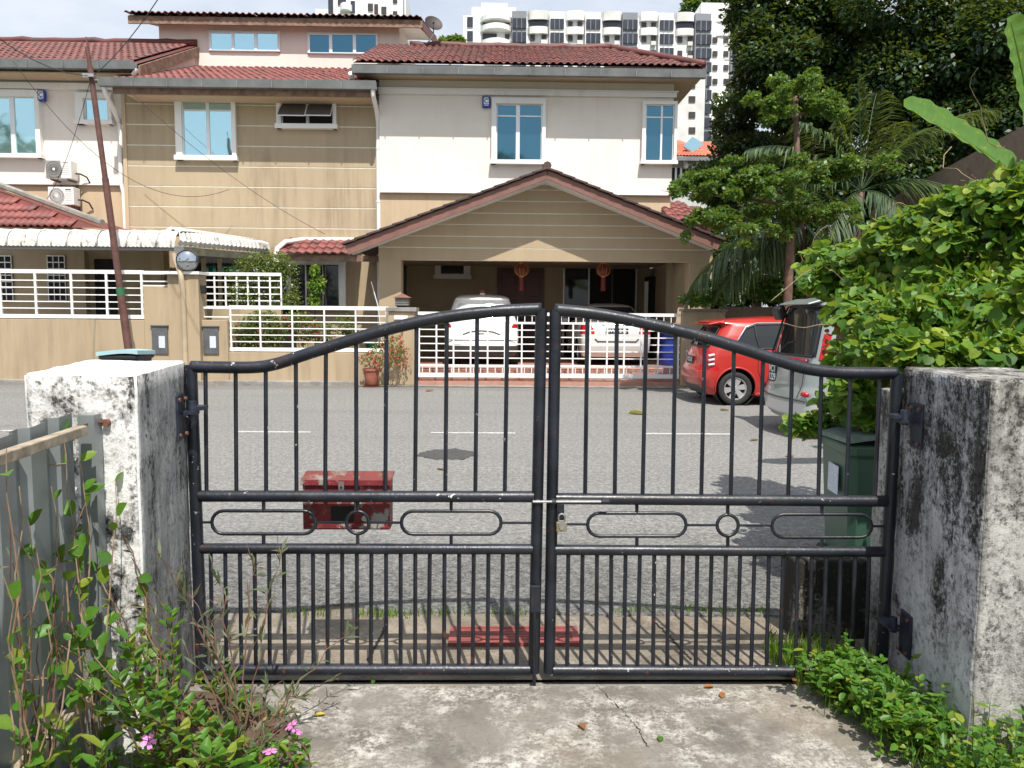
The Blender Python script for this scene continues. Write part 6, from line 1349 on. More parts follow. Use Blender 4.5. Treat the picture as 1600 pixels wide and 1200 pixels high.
bigtree('dark shrubby tree behind the palm fronds', [C_(1340, 230, 24, 80, 60), C_(1400, 290, 23.5, 90, 60), C_(1310, 330, 23, 80, 60), C_(1470, 250, 23.5, 80, 50), C_(1220, 350, 22.5, 100, 50), C_(1360, 400, 22, 110, 40)], 26000, 23.5, LM['dark'], .16, (1340, 440))
bigtree('dark undergrowth tree low behind the boundary wall and red car', [C_(1130, 420, 20, 60, 50, .8), C_(1200, 430, 20, 70, 55, .8), C_(1290, 430, 20, 70, 60, .8), C_(1370, 420, 20, 70, 60, .8), C_(1440, 380, 20, 70, 60, .8), C_(1110, 380, 20.5, 40, 40, .6), C_(1140, 468, 20, 45, 24, .5)], 20000, 20, LM['dark'], .15, (1250, 450))
bigtree('dark bushy tree above the brown retaining wall', [C_(1500, 210, 21, 80, 60), C_(1580, 190, 20.5, 80, 70), C_(1640, 150, 20, 70, 80), C_(1420, 260, 21, 70, 50), C_(1540, 130, 21, 70, 60)], 26000, 21, LM['dark'], .16, (1540, 300))
# --- slope ground behind them
mb = MB(); nxs, nys = 30, 16; V = []
for j in range(nys):
    for i in range(nxs):
        x = 11+i*1.6; y = 19+j*3.0; V.append((x, y, min(26, max(-.5, (x-12-j*1.3)*.55)+rng.normal(0, .2)) if i > 0 else -.5))
mb.add(V, [(j*nxs+i, j*nxs+i+1, (j+1)*nxs+i+1, (j+1)*nxs+i) for j in range(nys-1) for i in range(nxs-1)])
hl = mb.build('hillside', M['soil']); tag(hl, kind='structure')
# --- brown retaining wall top right
a = W(1640, 175, 14.5); b = W(1435, 285, 18.0); c = W(1360, 330, 19.0)
mb = MB().add([(c.x, c.y, 0), (b.x, b.y, 0), (a.x, a.y, 0), (a.x, a.y, a.z), (b.x, b.y, b.z), (c.x, c.y, c.z)]+[(p.x+.25, p.y+.15, z) for p, z in ((c, 0), (b, 0), (a, 0), (a, a.z), (b, b.z), (c, c.z))],
    [(0, 1, 4, 5), (1, 2, 3, 4), (11, 10, 7, 6), (10, 9, 8, 7), (5, 4, 10, 11), (4, 3, 9, 10), (2, 8, 9, 3), (0, 5, 11, 6)])
tag(mb.build('retaining_wall', M['retwall']), 'brown stained retaining wall rising behind the banana leaf', 'wall')
# --- tiered tree with flat layers
tx = W(1232, 430, 14.8); t_top = W(1243, 150, 14.8)
pads = [(1243, 140, 14.8, 58, 26, 22), (1215, 172, 14.6, 42, 14, 8), (1283, 172, 14.9, 34, 12, 7), (1140, 290, 14.5, 66, 16, 16), (1200, 268, 14.6, 75, 18, 16), (1290, 262, 14.8, 70, 14, 12), (1350, 252, 15, 40, 9, 6), (1105, 305, 14.3, 36, 12, 8), (1240, 288, 14.4, 60, 14, 10),
      (1150, 348, 14.3, 62, 14, 12), (1230, 338, 14.4, 55, 13, 9), (1205, 360, 14.2, 50, 11, 8), (1115, 340, 14.4, 34, 10, 6), (1290, 335, 14.8, 55, 11, 8)]
cl = []
for (x, y, Yp, rx, ry, k) in pads:
    for q in range(k): cl.append(C_(x+rng.normal(0, .62)*rx, y+rng.normal(0, .75)*ry, Yp+rng.normal(0, .4), rng.uniform(8, 21), rng.uniform(4, 10), rng.uniform(.15, .35)))
tree('tiered_tree', 'slender tree with bright green foliage in flat layers', (tx.x, 14.8, 0), [(tx.x, 14.8, 1.5), (tx.x+.02, 14.8, W(1235, 340, 14.8).z), (tx.x+.08, 14.8, W(1238, 250, 14.8).z), tuple(t_top)], cl, 30000, .075, LM['mid'], droop=.1, aspect=.75, shell=.25, tr=.10, bark=M['bark'], limbs=False)
t_ = bpy.data.objects['tiered_tree']; mb = MB()
for (x, y, Yp, rx, ry, k) in pads:
    q = Vector(C_(x, y, Yp, 1, 1)[:3]); st = Vector((tx.x+.04, 14.8, q.z-.12)); mb.tube([st, st.lerp(q, .5)+Vector((0, 0, .03)), q, q+(q-st)*.5+Vector((0, 0, -.03))], [.035, .025, .016, .006], 6)
mb.build('branches', M['bark'], t_, smooth=True)
# low hedge creeper over the wall behind the red car
hd = empty('creeper', (5.2, 16.5, 1.6), label='dark leafy creeper spilling over the wall above the red car', cat='creeper')
P, D = crown_points([C_(1120, 455, 16.3, 55, 22, .3), C_(1180, 447, 16.3, 60, 22, .3), C_(1240, 450, 16.2, 55, 30, .35), C_(1090, 468, 16.1, 30, 12, .2), C_(1300, 440, 16.2, 50, 40, .4), C_(1275, 400, 16.2, 60, 40, .5)], 11000, .5)
leaf_obj('foliage', P, D*.7+rnd_dirs(len(P))*.8, D*.5+rnd_dirs(len(P))*.5+np.array([0, -.3, .8]), .085*rng.uniform(.6, 1.3, len(P)), 'diamond', LM['mid'], hd, .7)
MB().tube([W(1060, 470, 16.4), W(1120, 462, 16.4), W(1200, 458, 16.4), W(1300, 452, 16.4)], .02, 6).build('stem', M['bark'], hd)
# --- palms
def frond(parent, p0, p1, p2, nl, ll, wdt=.03, mat=None, hang=.5):
    p0, p1, p2 = map(Vector, (p0, p1, p2)); sp = [(1-t)**2*p0+2*t*(1-t)*p1+t*t*p2 for t in lin(0, 1, 24)]
    o = MB().tube(sp, list(lin(.016, .004, 24)), 6).build('frond', LM['palm'], parent, smooth=True)
    P = []; D = []; N_ = []; S_ = []
    for i, t in enumerate(lin(.14, .99, nl)):
        q = (1-t)**2*p0+2*t*(1-t)*p1+t*t*p2; tan = (2*(1-t)*(p1-p0)+2*t*(p2-p1)).normalized()
        sd_ = tan.cross(Vector((0, 0, 1))); sd_ = sd_.normalized() if sd_.length > .05 else Vector((1, 0, 0))
        for s in (-1, 1):
            d = sd_*s*.75+tan*.75+Vector((0, 0, -hang*rng.uniform(.5, 1.2)))
            P.append(q); D.append(d+Vector(rng.normal(0, .08, 3))); N_.append((0, 0, 1)); S_.append(ll*math.sin(math.pi*(.12+.83*t))**.6*rng.uniform(.85, 1.1))
    V, F_ = [], []
    for q, d, l in zip(P, D, S_):
        d = d.normalized(); a = d.cross(Vector((0, 0, 1))).normalized(); b = len(V); m1 = q+d*l*.55+Vector((0, 0, -.04*l)); e = q+d*l*.95+Vector((0, 0, -.30*l*hang*2))
        V += [q, m1+a*wdt*.5, e, m1-a*wdt*.5]; F_.append((b, b+1, b+2, b+3))
    L = rootloc(o); me = fast_mesh('leaflets', np.array([tuple(v-L) for v in V]), np.array(F_), mat or LM['palm']); q = link('leaflets', me, o); q['kind'] = 'stuff'
def palm(label, base, crown, tips, ll, Y):
    c = Vector(crown); t = empty('palm', (base[0], base[1], 0), label=label, cat='palm', group='feathery palms')
    MB().tube([(base[0], base[1], 0), (base[0]+.05, base[1], c.z*.5), c], [.12, .10, .08], 9).build('trunk', M['bark'], t, smooth=True)
    for tip in tips:
        e = Vector(tip); md = c.lerp(e, .5)+Vector((0, 0, .28*(e-c).length)); frond(t, c, md, e, 70, ll, .042)
pc = W(1345, 300, 18.0)
palm('feathery palm behind the tiered tree, fronds fanning in front of dark trees', (pc.x, 18.3), pc, [W(1165, 235, 17.2), W(1170, 290, 16.8), W(1340, 130, 18), W(1370, 145, 18.4), W(1250, 190, 17.6), W(1450, 200, 17.6), W(1560, 170, 17.5), W(1500, 300, 17), W(1420, 340, 16.8), W(1290, 380, 16.8), W(1400, 190, 18.4), W(1310, 190, 18.2)], .85, 18)
pc = W(1250, 345, 15.9)
palm('low palm with one arching frond above the red car', (pc.x+.3, 16.1), pc, [W(1085, 440, 15.4), W(1130, 450, 15.3), W(1300, 420, 15.6), W(1190, 400, 15.2)], .95, 16)
# --- banana plant leaning in from the right
bn = empty('banana_plant', (4.9, 6.6, 0), label='banana plant with broad split leaves at the right edge', cat='banana plant')
def bleafmat():
    m, nt, p, out = newmat('banana_leaf'); tc = nt.nodes.new('ShaderNodeUVMap'); mp = nt.nodes.new('ShaderNodeMapping'); nt.links.new(tc.outputs[0], mp.inputs[0]); mp.inputs['Scale'].default_value = (1, 60, 1)
    n = noise(nt, mp.outputs[0], 1.0, 3); c = mix(nt, n, (0.055, 0.15, 0.025), (0.11, 0.25, 0.035))
    mp2 = nt.nodes.new('ShaderNodeMapping'); nt.links.new(tc.outputs[0], mp2.inputs[0]); mp2.inputs['Scale'].default_value = (2, 7, 1)
    c = mix(nt, ramp(nt, noise(nt, mp2.outputs[0], 1.6, 5, .7), [(.56, 0.0), (.68, .8)]), c, (0.42, 0.36, 0.03))
    nt.links.new(c, p.inputs['Base Color']); p.inputs['Roughness'].default_value = .35; bump(nt, p, n, .35, .01)
    tr = nt.nodes.new('ShaderNodeBsdfTranslucent'); nt.links.new(mix(nt, .5, c, (.35, .5, .05)), tr.inputs[0]); ms = nt.nodes.new('ShaderNodeMixShader'); ms.inputs[0].default_value = .4
    nt.links.new(p.outputs[0], ms.inputs[1]); nt.links.new(tr.outputs[0], ms.inputs[2]); nt.links.new(ms.outputs[0], out.inputs[0]); return m
BL = bleafmat()
def banana_leaf(p0, p1, p2, wmax, up, splits=()):
    p0, p1, p2 = map(Vector, (p0, p1, p2)); n = 46; V = []; Fc = []; UV = []
    up = Vector(up)
    for i, t in enumerate(lin(0, 1, n)):
        q = (1-t)**2*p0+2*t*(1-t)*p1+t*t*p2; tan = (2*(1-t)*(p1-p0)+2*t*(p2-p1)).normalized(); a = tan.cross(up).normalized(); nr = a.cross(tan)
        w_ = wmax*(min(1, t/.15+.12)**.7)*(1-max(0, (t-.86)/.14)**2.2*.62)
        for k, s in enumerate((-1, -.5, 0, .5, 1)):
            jag = 1+.03*math.sin(37*t+k); V.append(q+a*s*w_*jag+nr*(abs(s)*w_*(.38)+.01*math.sin(60*t)*abs(s))); UV.append((s, t))
    for i in range(n-1):
        for k in range(4):
            if any(abs(i/(n-1)-sp[0]) < .012 and (k < 2 if sp[1] < 0 else k >= 2) for sp in splits): continue
            Fc.append((i*5+k, i*5+k+1, (i+1)*5+k+1, (i+1)*5+k))
    L = rootloc(bn); me = fast_mesh('leaf', np.array([tuple(v-L) for v in V]), np.array(Fc), BL); uv = me.uv_layers.new(name='UVMap')
    li = np.zeros(len(me.loops), dtype=np.int32); me.loops.foreach_get('vertex_index', li); uv.data.foreach_set('uv', np.array(UV, np.float32)[li].ravel())
    o = link('leaf', me, bn); MB().tube([(1-t)**2*p0+2*t*(1-t)*p1+t*t*p2+Vector((0, 0, -.006)) for t in lin(0, .98, 20)], list(lin(.022, .006, 20)), 6).build('midrib', LM['vine'], o, smooth=True)
banana_leaf(W(1640, 318, 6.7), W(1545, 232, 6.5), W(1412, 166, 6.2), .155, (0, -.80, .6), splits=((.55, -1), (.30, -1), (.27, 1)))
banana_leaf(W(1625, 260, 6.8), W(1600, 120, 6.8), W(1577, 26, 6.7), .15, (.2, -.95, .1), splits=((.4, 1),))
MB().tube([(4.9, 6.6, 0), (4.85, 6.62, 1.6), W(1650, 330, 6.7)], [.10, .08, .04], 9).build('stalk', LM['weed'], bn, smooth=True)
# --- big flowering vine bush on the right wall
vb = empty('vine_bush', (3.2, 4.6, 0), label='huge lime green vine heaped over the wall at the right', cat='vine')
cl = [C_(1430, 425, 5.2, 115, 80, .6), C_(1350, 425, 5.6, 70, 65, .5), C_(1520, 400, 4.6, 120, 90, .55), C_(1580, 350, 4.5, 90, 60, .5), C_(1480, 500, 4.4, 130, 70, .5), C_(1590, 500, 4.0, 110, 90, .45), C_(1400, 505, 4.9, 85, 60, .45), C_(1345, 475, 5.2, 42, 55, .35), C_(1305, 430, 5.8, 42, 36, .4),
      C_(1560, 560, 3.75, 90, 40, .28), C_(1440, 550, 3.9, 70, 40, .3), C_(1362, 575, 4.5, 42, 45, .3), C_(1330, 640, 4.5, 32, 24, .15), C_(1350, 625, 4.2, 30, 40, .2), C_(1262, 662, 4.6, 26, 9, .06)]
near = np.array([-.3, -.8, .5])
def vinepart(cl_, nbase, nsub, size, smax):
    sub = []
    for c in cl_:
        for q in range(9):
            dd = rnd_dirs(1)[0]+near*.75; dd /= np.linalg.norm(dd); r_ = min(rng.uniform(.08, .19), .55*max(c[3], c[5])); sub.append((*(np.array(c[:3])+dd*np.array(c[3:6])*rng.uniform(.8, 1.1)), r_*1.4, r_, r_*.65))
    P1, D1 = crown_points(cl_, nbase, .5); P2, D2 = crown_points(sub, nsub, .35); P = np.concatenate([P1, P2]); D = np.concatenate([D1, D2])
    d = D*.4+rnd_dirs(len(P))*.8+np.array([-.1, -.35, -.35]); nn = D*.5+rnd_dirs(len(P))*.55+np.array([.0, -.45, .85])
    return P, D, d, nn, np.minimum(smax, size*np.exp(rng.normal(0, .33, len(P))))
clB = [c for c in cl if c[1] < 4.55 and c[0] > 2.2]; clA = [c for c in cl if c not in clB]
P, D, d, nn, sz = vinepart(clB, 2200, 3600, .078, .125)
leaf_obj('long_leaf_foliage', P, d+np.array([0, 0, .25]), nn, sz, 'oval', LM['weed'], vb, .40)
P, D, d, nn, sz = vinepart(clB, 700, 1800, .05, .08); leaf_obj('round_leaf_foliage', P, d, nn, sz, 'heart', LM['vine'], vb, .9)
P, D, d, nn, sz = vinepart(clA, 5500, 10500, .052, .085)
face = D @ near+rng.normal(0, .25, len(P)); order = np.argsort(-(face*1.0+sz*9)); big = order[:300]; rest = order[300:]
rng.shuffle(rest); half = int(len(rest)*.62)
leaf_obj('round_leaf_foliage', P[rest[:half]], d[rest[:half]], nn[rest[:half]], sz[rest[:half]], 'heart', LM['vine'], vb, .9)
leaf_obj('small_leaf_foliage', P[rest[half:]], d[rest[half:]], nn[rest[half:]], sz[rest[half:]], 'oval', LM['weed'], vb, .6)
hm = []
for k in range(3):
    V, F_ = leaves(np.zeros((1, 3)), np.array([[0, 1., 0]]), np.array([[0, 0, 1.]]), np.array([1.]), 'heart', .85-.06*k); t3 = []
    for f in F_: t3 += [(f[0], f[1], f[2])]+([(f[0], f[2], f[3])] if f[2] != f[3] else [])
    hm.append(fast_mesh('leaf', V+rng.normal(0, .02, V.shape), np.array(t3), LM['vine']))
def place_leaf(me, parent, p, d, n_, s, L):
    d = Vector(d).normalized(); a = d.cross(Vector(n_)).normalized(); m = a.cross(d); o = link('leaf', me, parent)
    o.matrix_local = Matrix(((a.x*s, d.x*s, m.x*s, p[0]-L.x), (a.y*s, d.y*s, m.y*s, p[1]-L.y), (a.z*s, d.z*s, m.z*s, p[2]-L.z), (0, 0, 0, 1)))
Lv_ = rootloc(vb)
for i, q in enumerate(big): place_leaf(hm[i % 3], vb, P[q], d[q], nn[q], sz[q]*1.15, Lv_)
mb = MB()
for k in range(12):
    c = cl[k % 7]; p = Vector(c[:3])+Vector(rng.normal(0, 1, 3))*.25; pts = [p]
    dr_ = Vector(rng.normal(0, 1, 3)).normalized()+Vector((-.3, -.4, .2))
    for s in range(9): dr_ = (dr_+Vector(rng.normal(0, .35, 3))+Vector((0, 0, -.06))).normalized(); pts.append(pts[-1]+dr_*.07)
    mb.tube(pts, list(lin(.003, .0015, len(pts))), 5)
for pts in ([(1330, 520, 4.9), (1290, 507, 4.8), (1255, 512, 4.8), (1225, 505, 4.7)], [(1310, 400, 5.6), (1260, 425, 5.4), (1235, 445, 5.3), (1205, 470, 5.2)], [(1440, 350, 5.0), (1420, 325, 5.0), (1400, 318, 5.0), (1375, 345, 5.1)], [(1560, 330, 4.5), (1572, 280, 4.5), (1571, 255, 4.5)]):
    mb.tube(smooth_curve([W(*q) for q in pts], 20), .003, 5)
mb.build('stems', M['stem'], vb, smooth=True)['kind'] = 'stuff'
rb = np.array([tuple(W(1300+rng.normal(0, 7), 545+rng.normal(0, 16), 4.9)) for _ in range(40)]); leaf_obj('flower_buds', rb, rnd_dirs(40), rnd_dirs(40), .045*np.ones(40), 'oval', LM['flower_red'], vb, .7)
# --- shrub behind the railing, bright little tree, red flowers, potted bougainvillea
tree('garden_shrub', 'tall airy green shrub with pale lilac flowers behind the white railing', (W(420, 500, 17.6).x, 17.6, .05), [tuple(W(415, 470, 17.6))], [C_(405, 425, 17.6, 48, 32, .4), C_(380, 455, 17.5, 34, 32, .35), C_(440, 455, 17.6, 34, 34, .35), C_(430, 408, 17.7, 30, 20, .3), C_(458, 470, 17.4, 14, 18, .25), C_(445, 420, 17.7, 22, 16, .3)], 5600, .062, LM['shrub'], cat='shrub', tr=.03, shell=.3)
s_ = bpy.data.objects['garden_shrub']; P, D = crown_points([C_(420, 440, 17.5, 55, 45, .45)], 60, .7); leaf_obj('flowers', P, rnd_dirs(len(P)), rnd_dirs(len(P)), .05*np.ones(len(P)), 'oval', LM['lilac'], s_, .9)
tree('young_tree', 'slim bright green young tree before the sliding window', (W(492, 520, 17.7).x, 17.7, .05), [tuple(W(492, 480, 17.7)), tuple(W(492, 420, 17.7))], [C_(492, 422, 17.5, 8, 11, .15), C_(496, 445, 17.5, 14, 16, .2), C_(492, 470, 17.5, 11, 12, .18)], 1500, .07, LM['grass'], cat='shrub', tr=.02, shell=.2, droop=-.5)
def flowerbush(label, cl, n, fl, base, lm=None):
    t = empty('flowering_bush', base, label=label, cat='bush', group='flowering bushes behind the railing')
    P, D = crown_points(cl, n, .3); leaf_obj('foliage', P, D+rnd_dirs(len(P)), D+np.array([0, -.2, 1.]), .055*rng.uniform(.6, 1.3, len(P)), 'diamond', lm or LM['shrub'], t, .7)
    P, D = crown_points(cl, fl, .7); leaf_obj('blossoms', P, D+rnd_dirs(len(P)), D+rnd_dirs(len(P)), .05*rng.uniform(.6, 1.3, len(P)), 'oval', LM['flower_red'], t, .9)
    mb = MB()
    for k in range(6): c = cl[k % len(cl)]; mb.tube([Vector(base)+Vector((rng.normal(0, .1), 0, 0)), Vector(c[:3])], .008, 5)
    mb.build('stems', M['stem'], t)
flowerbush('low bush with scattered red blossoms behind the left half of the white railing', [C_(385, 520, 17.0, 26, 26, .2), C_(430, 520, 17.0, 28, 24, .2), C_(410, 498, 17.1, 30, 16, .2)], 2600, 40, (W(405, 545, 17).x, 17.0, .05))
flowerbush('bush thick with red blossoms behind the middle of the white railing', [C_(475, 515, 17.0, 26, 26, .2), C_(505, 522, 16.95, 22, 20, .2), C_(460, 500, 17.1, 20, 14, .2)], 2200, 130, (W(480, 545, 17).x, 17.0, .05))
flowerbush('thin leafy bush with few blossoms right of the railing middle', [C_(540, 510, 17.0, 18, 20, .2), C_(555, 525, 17.0, 16, 16, .2)], 900, 25, (W(545, 545, 17).x, 17.0, .05))
pt_ = G(588, 600); pt_ = Vector((pt_.x, 16.2, 0.0))
bo = empty('potted_bougainvillea', tuple(pt_), label='terracotta pot of red bougainvillea at the foot of the gate post', cat='potted plant')
MB().lathe([(0, .03), (.10, .03), (.12, .06), (.14, .16), (.165, .30), (.17, .34), (.19, .345), (.19, .39), (.165, .39), (.15, .34), (0, .34)], tuple(pt_), 22).build('pot', M['terracotta'], bo, auto=35)
MB().lathe([(0, .0), (.17, .0), (.19, .03), (.16, .028)], tuple(pt_), 20).build('saucer', M['terracotta'], bo)
cl = [C_(590, 552, 16.2, 22, 16, .2), C_(615, 540, 16.2, 18, 24, .2), C_(572, 562, 16.1, 14, 12, .15), C_(605, 566, 16.1, 26, 10, .2), C_(628, 556, 16.2, 14, 20, .15)]
P, D = crown_points(cl, 700, .3); leaf_obj('foliage', P, D+rnd_dirs(len(P)), D+rnd_dirs(len(P))*.5, .05*rng.uniform(.6, 1.2, len(P)), 'diamond', LM['shrub'], bo, .7)
P, D = crown_points(cl, 260, .6); leaf_obj('bracts', P, D+rnd_dirs(len(P)), D+rnd_dirs(len(P)), .048*rng.uniform(.6, 1.3, len(P)), 'oval', LM['flower_red'], bo, .9)
mb = MB()
for c in cl: mb.tube([pt_+Vector((0, 0, .35)), (pt_+Vector((0, 0, .35))).lerp(Vector(c[:3]), .5)+Vector((0, 0, .08)), Vector(c[:3])], .007, 5)
mb.build('stems', M['stem'], bo)
# water tub and mop pole by the porch
a = W(585, 515, 16.95); t = empty('water_tub', (a.x, 16.95, .05), label='dark green plastic tub standing behind the railing end', cat='tub'); MB().lathe([(0, 0), (.17, 0), (.2, .5), (.215, .52), (.215, .55), (.19, .55), (.18, .1), (0, .1)], (a.x, 16.95, .35), 20).lathe([(.16, 0), (.16, .35)], (a.x, 16.95, 0.05), 16).build('tub', plain('green_tub', (.015, .10, .06), .45), t, auto=40)
MB().tube([(a.x-.21, 16.95, .9), (a.x-.15, 16.95, 1.05), (a.x+.15, 16.95, 1.05), (a.x+.21, 16.95, .9)], .006, 5).build('handle', M['steel'], t)
t = empty('mop', (W(598, 540, 17.0).x, 17.0, .05), label='mop with thin pale handle leaning beside the porch pillar', cat='mop'); MB().tube([W(580, 440, 17.1), W(591, 480, 17.05), Vector((W(603, 560, 17.0).x, 17.0, .15))], .011, 7).build('handle', M['alu'], t); MB().lathe([(.02, .22), (.05, .15), (.09, 0), (0, 0)], (W(603, 560, 17.0).x, 17.0, .05), 10).build('mop_head', M['curtain'], t)

# ================================================================== FOREGROUND WEEDS
def periwinkle(label, base, tops, flowers, ls=.05):
    """upright stems with opposite glossy leaves and five-petalled pink flowers"""
    t = empty('periwinkle', tuple(base), label=label, cat='flowering plant', group='pink periwinkles'); L = rootloc(t); mb = MB(); b = Vector(base)
    for tp_ in tops:
        tp_ = Vector(tp_); md = b.lerp(tp_, .5)+Vector((rng.normal(0, .02), rng.normal(0, .02), .02)); st = [(1-q)**2*b+2*q*(1-q)*md+q*q*tp_ for q in lin(0, 1, 8)]
        mb.tube(st, list(lin(.004, .0022, 8)), 5); Ln = (tp_-b).length; npair = max(3, int(Ln/.032))
        for k in range(npair):
            q = .25+.75*k/(npair-1); p = (1-q)**2*b+2*q*(1-q)*md+q*q*tp_
            for s in (0, 1):
                an = k*1.57+s*math.pi+rng.normal(0, .2); up_ = .35+.5*q
                d = Vector((math.cos(an), math.sin(an), up_)); place_leaf(PW[(k+s) % 2], t, p, d, (-math.cos(an)*up_, -math.sin(an)*up_, 1), ls*rng.uniform(.7, 1.15), L)
    mb.build('stems', M['redstem'], t)
    for fpos in flowers:
        c = Vector(fpos); fm = MB(); tilt = Euler((rng.normal(0, .35)+.5, rng.normal(0, .3), rng.uniform(0, 6))).to_matrix()
        for k in range(5):
            a_ = 2*math.pi*k/5; u = Vector((math.cos(a_), math.sin(a_), 0)); v = Vector((-math.sin(a_), math.cos(a_), 0))
            fm.add([c+tilt @ q for q in (u*.002, u*.012+v*.007+Vector((0, 0, .002)), u*.022+v*.008, u*.023-v*.007, u*.012-v*.007+Vector((0, 0, .002)))], [(0, 1, 2, 3, 4)])
        fm.build('flower', PINK, t, fix=False)
PW = []
for k in range(2):
    V, F_ = leaves(np.zeros((1, 3)), np.array([[0, 1., 0]]), np.array([[0, 0, 1.]]), np.array([1.]), 'oval', .46+.06*k); PW.append(fast_mesh('leaf', V, F_, LM['weed']))
PINK = plain('pink_petal', (0.72, 0.22, 0.55), .6, var=.12, scale=60)
def wz(px, py, Y): return W(px, py, Y)
periwinkle('periwinkle with two pink flowers beside the soil edge, second from left', Vector((-.52, 2.2, .012)), [wz(255, 1090, 2.25), wz(300, 1120, 2.3), wz(215, 1110, 2.1), wz(280, 1165, 2.1)], [wz(285, 1135, 2.2), wz(232, 1158, 2.15)], .06)
periwinkle('small periwinkle with two stacked pink flowers out on the concrete', Vector((-.62, 2.42, .012)), [wz(462, 1155, 2.45), wz(450, 1175, 2.4)], [wz(455, 1133, 2.45), wz(463, 1142, 2.45)], .04)
periwinkle('tiny periwinkle with one pink flower at the bottom edge', Vector((-.72, 2.3, .012)), [wz(425, 1192, 2.3), wz(415, 1200, 2.28)], [wz(422, 1174, 2.3)], .04)
periwinkle('tall flowerless periwinkle with yellowing leaves before the left pillar', Vector((-1.0, 2.3, .012)), [wz(200, 1000, 2.3), wz(185, 1060, 2.2), wz(235, 1050, 2.3), wz(268, 960, 2.5)], [], .055)
periwinkle('glossy flowerless periwinkle by the gate stile', Vector((-.88, 2.75, .012)), [wz(350, 1062, 2.8), wz(330, 1080, 2.75), wz(300, 1062, 2.8)], [], .075)
periwinkle('leafy flowerless periwinkle in the bottom left corner', Vector((-1.05, 1.95, .012)), [wz(30, 1150, 1.9), wz(100, 1140, 2.0), wz(160, 1170, 2.0), wz(60, 1190, 1.9), wz(330, 1180, 2.05)], [], .065)
# dry twiggy willow-leaved stems
def twig(label, base, tips, nl, ls, mat, group='thin twiggy stems by the left pillar'):
    t = empty('twiggy_weed', tuple(base), label=label, cat='weed', group=group); mb = MB(); b = Vector(base); P = []; D = []; S_ = []
    for tp_ in tips:
        tp_ = Vector(tp_); pts = []
        for q in lin(0, 1, 10): pts.append(b.lerp(tp_, q)+Vector(rng.normal(0, .008, 3))*(1 if 0 < q < 1 else 0)+Vector((0, 0, .06*math.sin(math.pi*q))))
        mb.tube(pts, list(lin(.0034, .0014, 10)), 5)
        for k in range(nl):
            q = rng.uniform(.3, 1.0); i = min(8, int(q*9)); p = pts[i].lerp(pts[i+1], q*9-i); d = (tp_-b).normalized()*.8+Vector(rng.normal(0, .6, 3)); P.append(p); D.append(d); S_.append(ls*rng.uniform(.6, 1.3))
            if rng.random() < .12: e = p+Vector(rng.normal(0, 1, 3)).normalized()*.07+(tp_-b).normalized()*.05; mb.tube([p, e], [.002, .001], 4)
    mb.build('stems', M['redstem'] if mat is LM['drygrass'] else M['stem'], t)
    if P: leaf_obj('leaves', P, D, np.tile([0, -.5, 1.], (len(P), 1))+rng.normal(0, .3, (len(P), 3)), S_, 'diamond' if mat is LM['drygrass'] else 'oval', mat, t, .16 if mat is LM['drygrass'] else .7)
twig('dark reddish stems with narrow leaves rising in front of the left stile', Vector((-.92, 2.7, .012)), [wz(240, 860, 2.6), wz(275, 890, 2.75), wz(330, 870, 2.9), wz(320, 960, 2.95), wz(395, 870, 3.0), wz(440, 860, 3.05)], 22, .065, LM['drygrass'])
twig('thin stem with narrow leaves arching over the bottom rail', Vector((-.85, 2.6, .012)), [wz(560, 980, 2.95), wz(530, 1060, 2.85), wz(470, 1090, 2.75), wz(420, 1070, 2.8), wz(455, 1130, 2.5)], 16, .06, LM['drygrass'])
twig('dry twigs sprawling low beside the periwinkles', Vector((-.75, 2.25, .012)), [wz(345, 1130, 2.3), wz(400, 1100, 2.5), wz(430, 1120, 2.4), wz(360, 1060, 2.5), wz(310, 1190, 2.1), wz(390, 1170, 2.25)], 18, .05, LM['drygrass'])
twig('straw-coloured bare stems against the sheet fence', Vector((-1.22, 1.95, .012)), [wz(20, 880, 1.95), wz(45, 940, 1.95), wz(15, 800, 1.9), wz(100, 930, 2.1), wz(60, 1000, 1.9), wz(90, 870, 2.15), wz(120, 900, 2.3)], 3, .05, LM['drygrass'])
twig('climbing stems with round leaves on the sheet fence', Vector((-1.2, 2.25, .012)), [wz(95, 650, 2.35), wz(125, 720, 2.35), wz(80, 760, 2.25), wz(115, 830, 2.3), wz(180, 750, 2.44), wz(150, 1000, 2.3), wz(45, 810, 2.1), wz(20, 830, 2.0)], 9, .055, LM['weed'])
twig('small round-leaved creeper shoots at the foot of the left pillar', Vector((-1.05, 2.4, .012)), [wz(150, 890, 2.4), wz(215, 900, 2.45), wz(220, 960, 2.45), wz(90, 960, 2.2), wz(40, 960, 2.1), wz(25, 1040, 2.0), wz(120, 1060, 2.1)], 10, .05, LM['weed'])
twig('many-branched dry stems crowding the lower left edge', Vector((-1.18, 1.85, .012)), [wz(10, 700, 1.8), wz(30, 760, 1.85), wz(5, 900, 1.75), wz(55, 850, 1.9), wz(75, 980, 1.9), wz(35, 1010, 1.8), wz(110, 1000, 2.0), wz(15, 1080, 1.75)], 5, .045, LM['weed'])
twig('tangle of fine twigs at the base of the left pillar', Vector((-1.0, 2.42, .012)), [wz(190, 830, 2.44), wz(165, 900, 2.42), wz(205, 870, 2.46), wz(245, 930, 2.5), wz(230, 1000, 2.5), wz(150, 960, 2.4), wz(270, 1010, 2.6)], 7, .04, LM['drygrass'])
twig('arching dry stems spilling from the soil onto the drive', Vector((-.80, 2.35, .012)), [wz(330, 1050, 2.5), wz(380, 1130, 2.45), wz(420, 1160, 2.35), wz(290, 1010, 2.5), wz(250, 1060, 2.4), wz(460, 1110, 2.6)], 10, .05, LM['drygrass'])
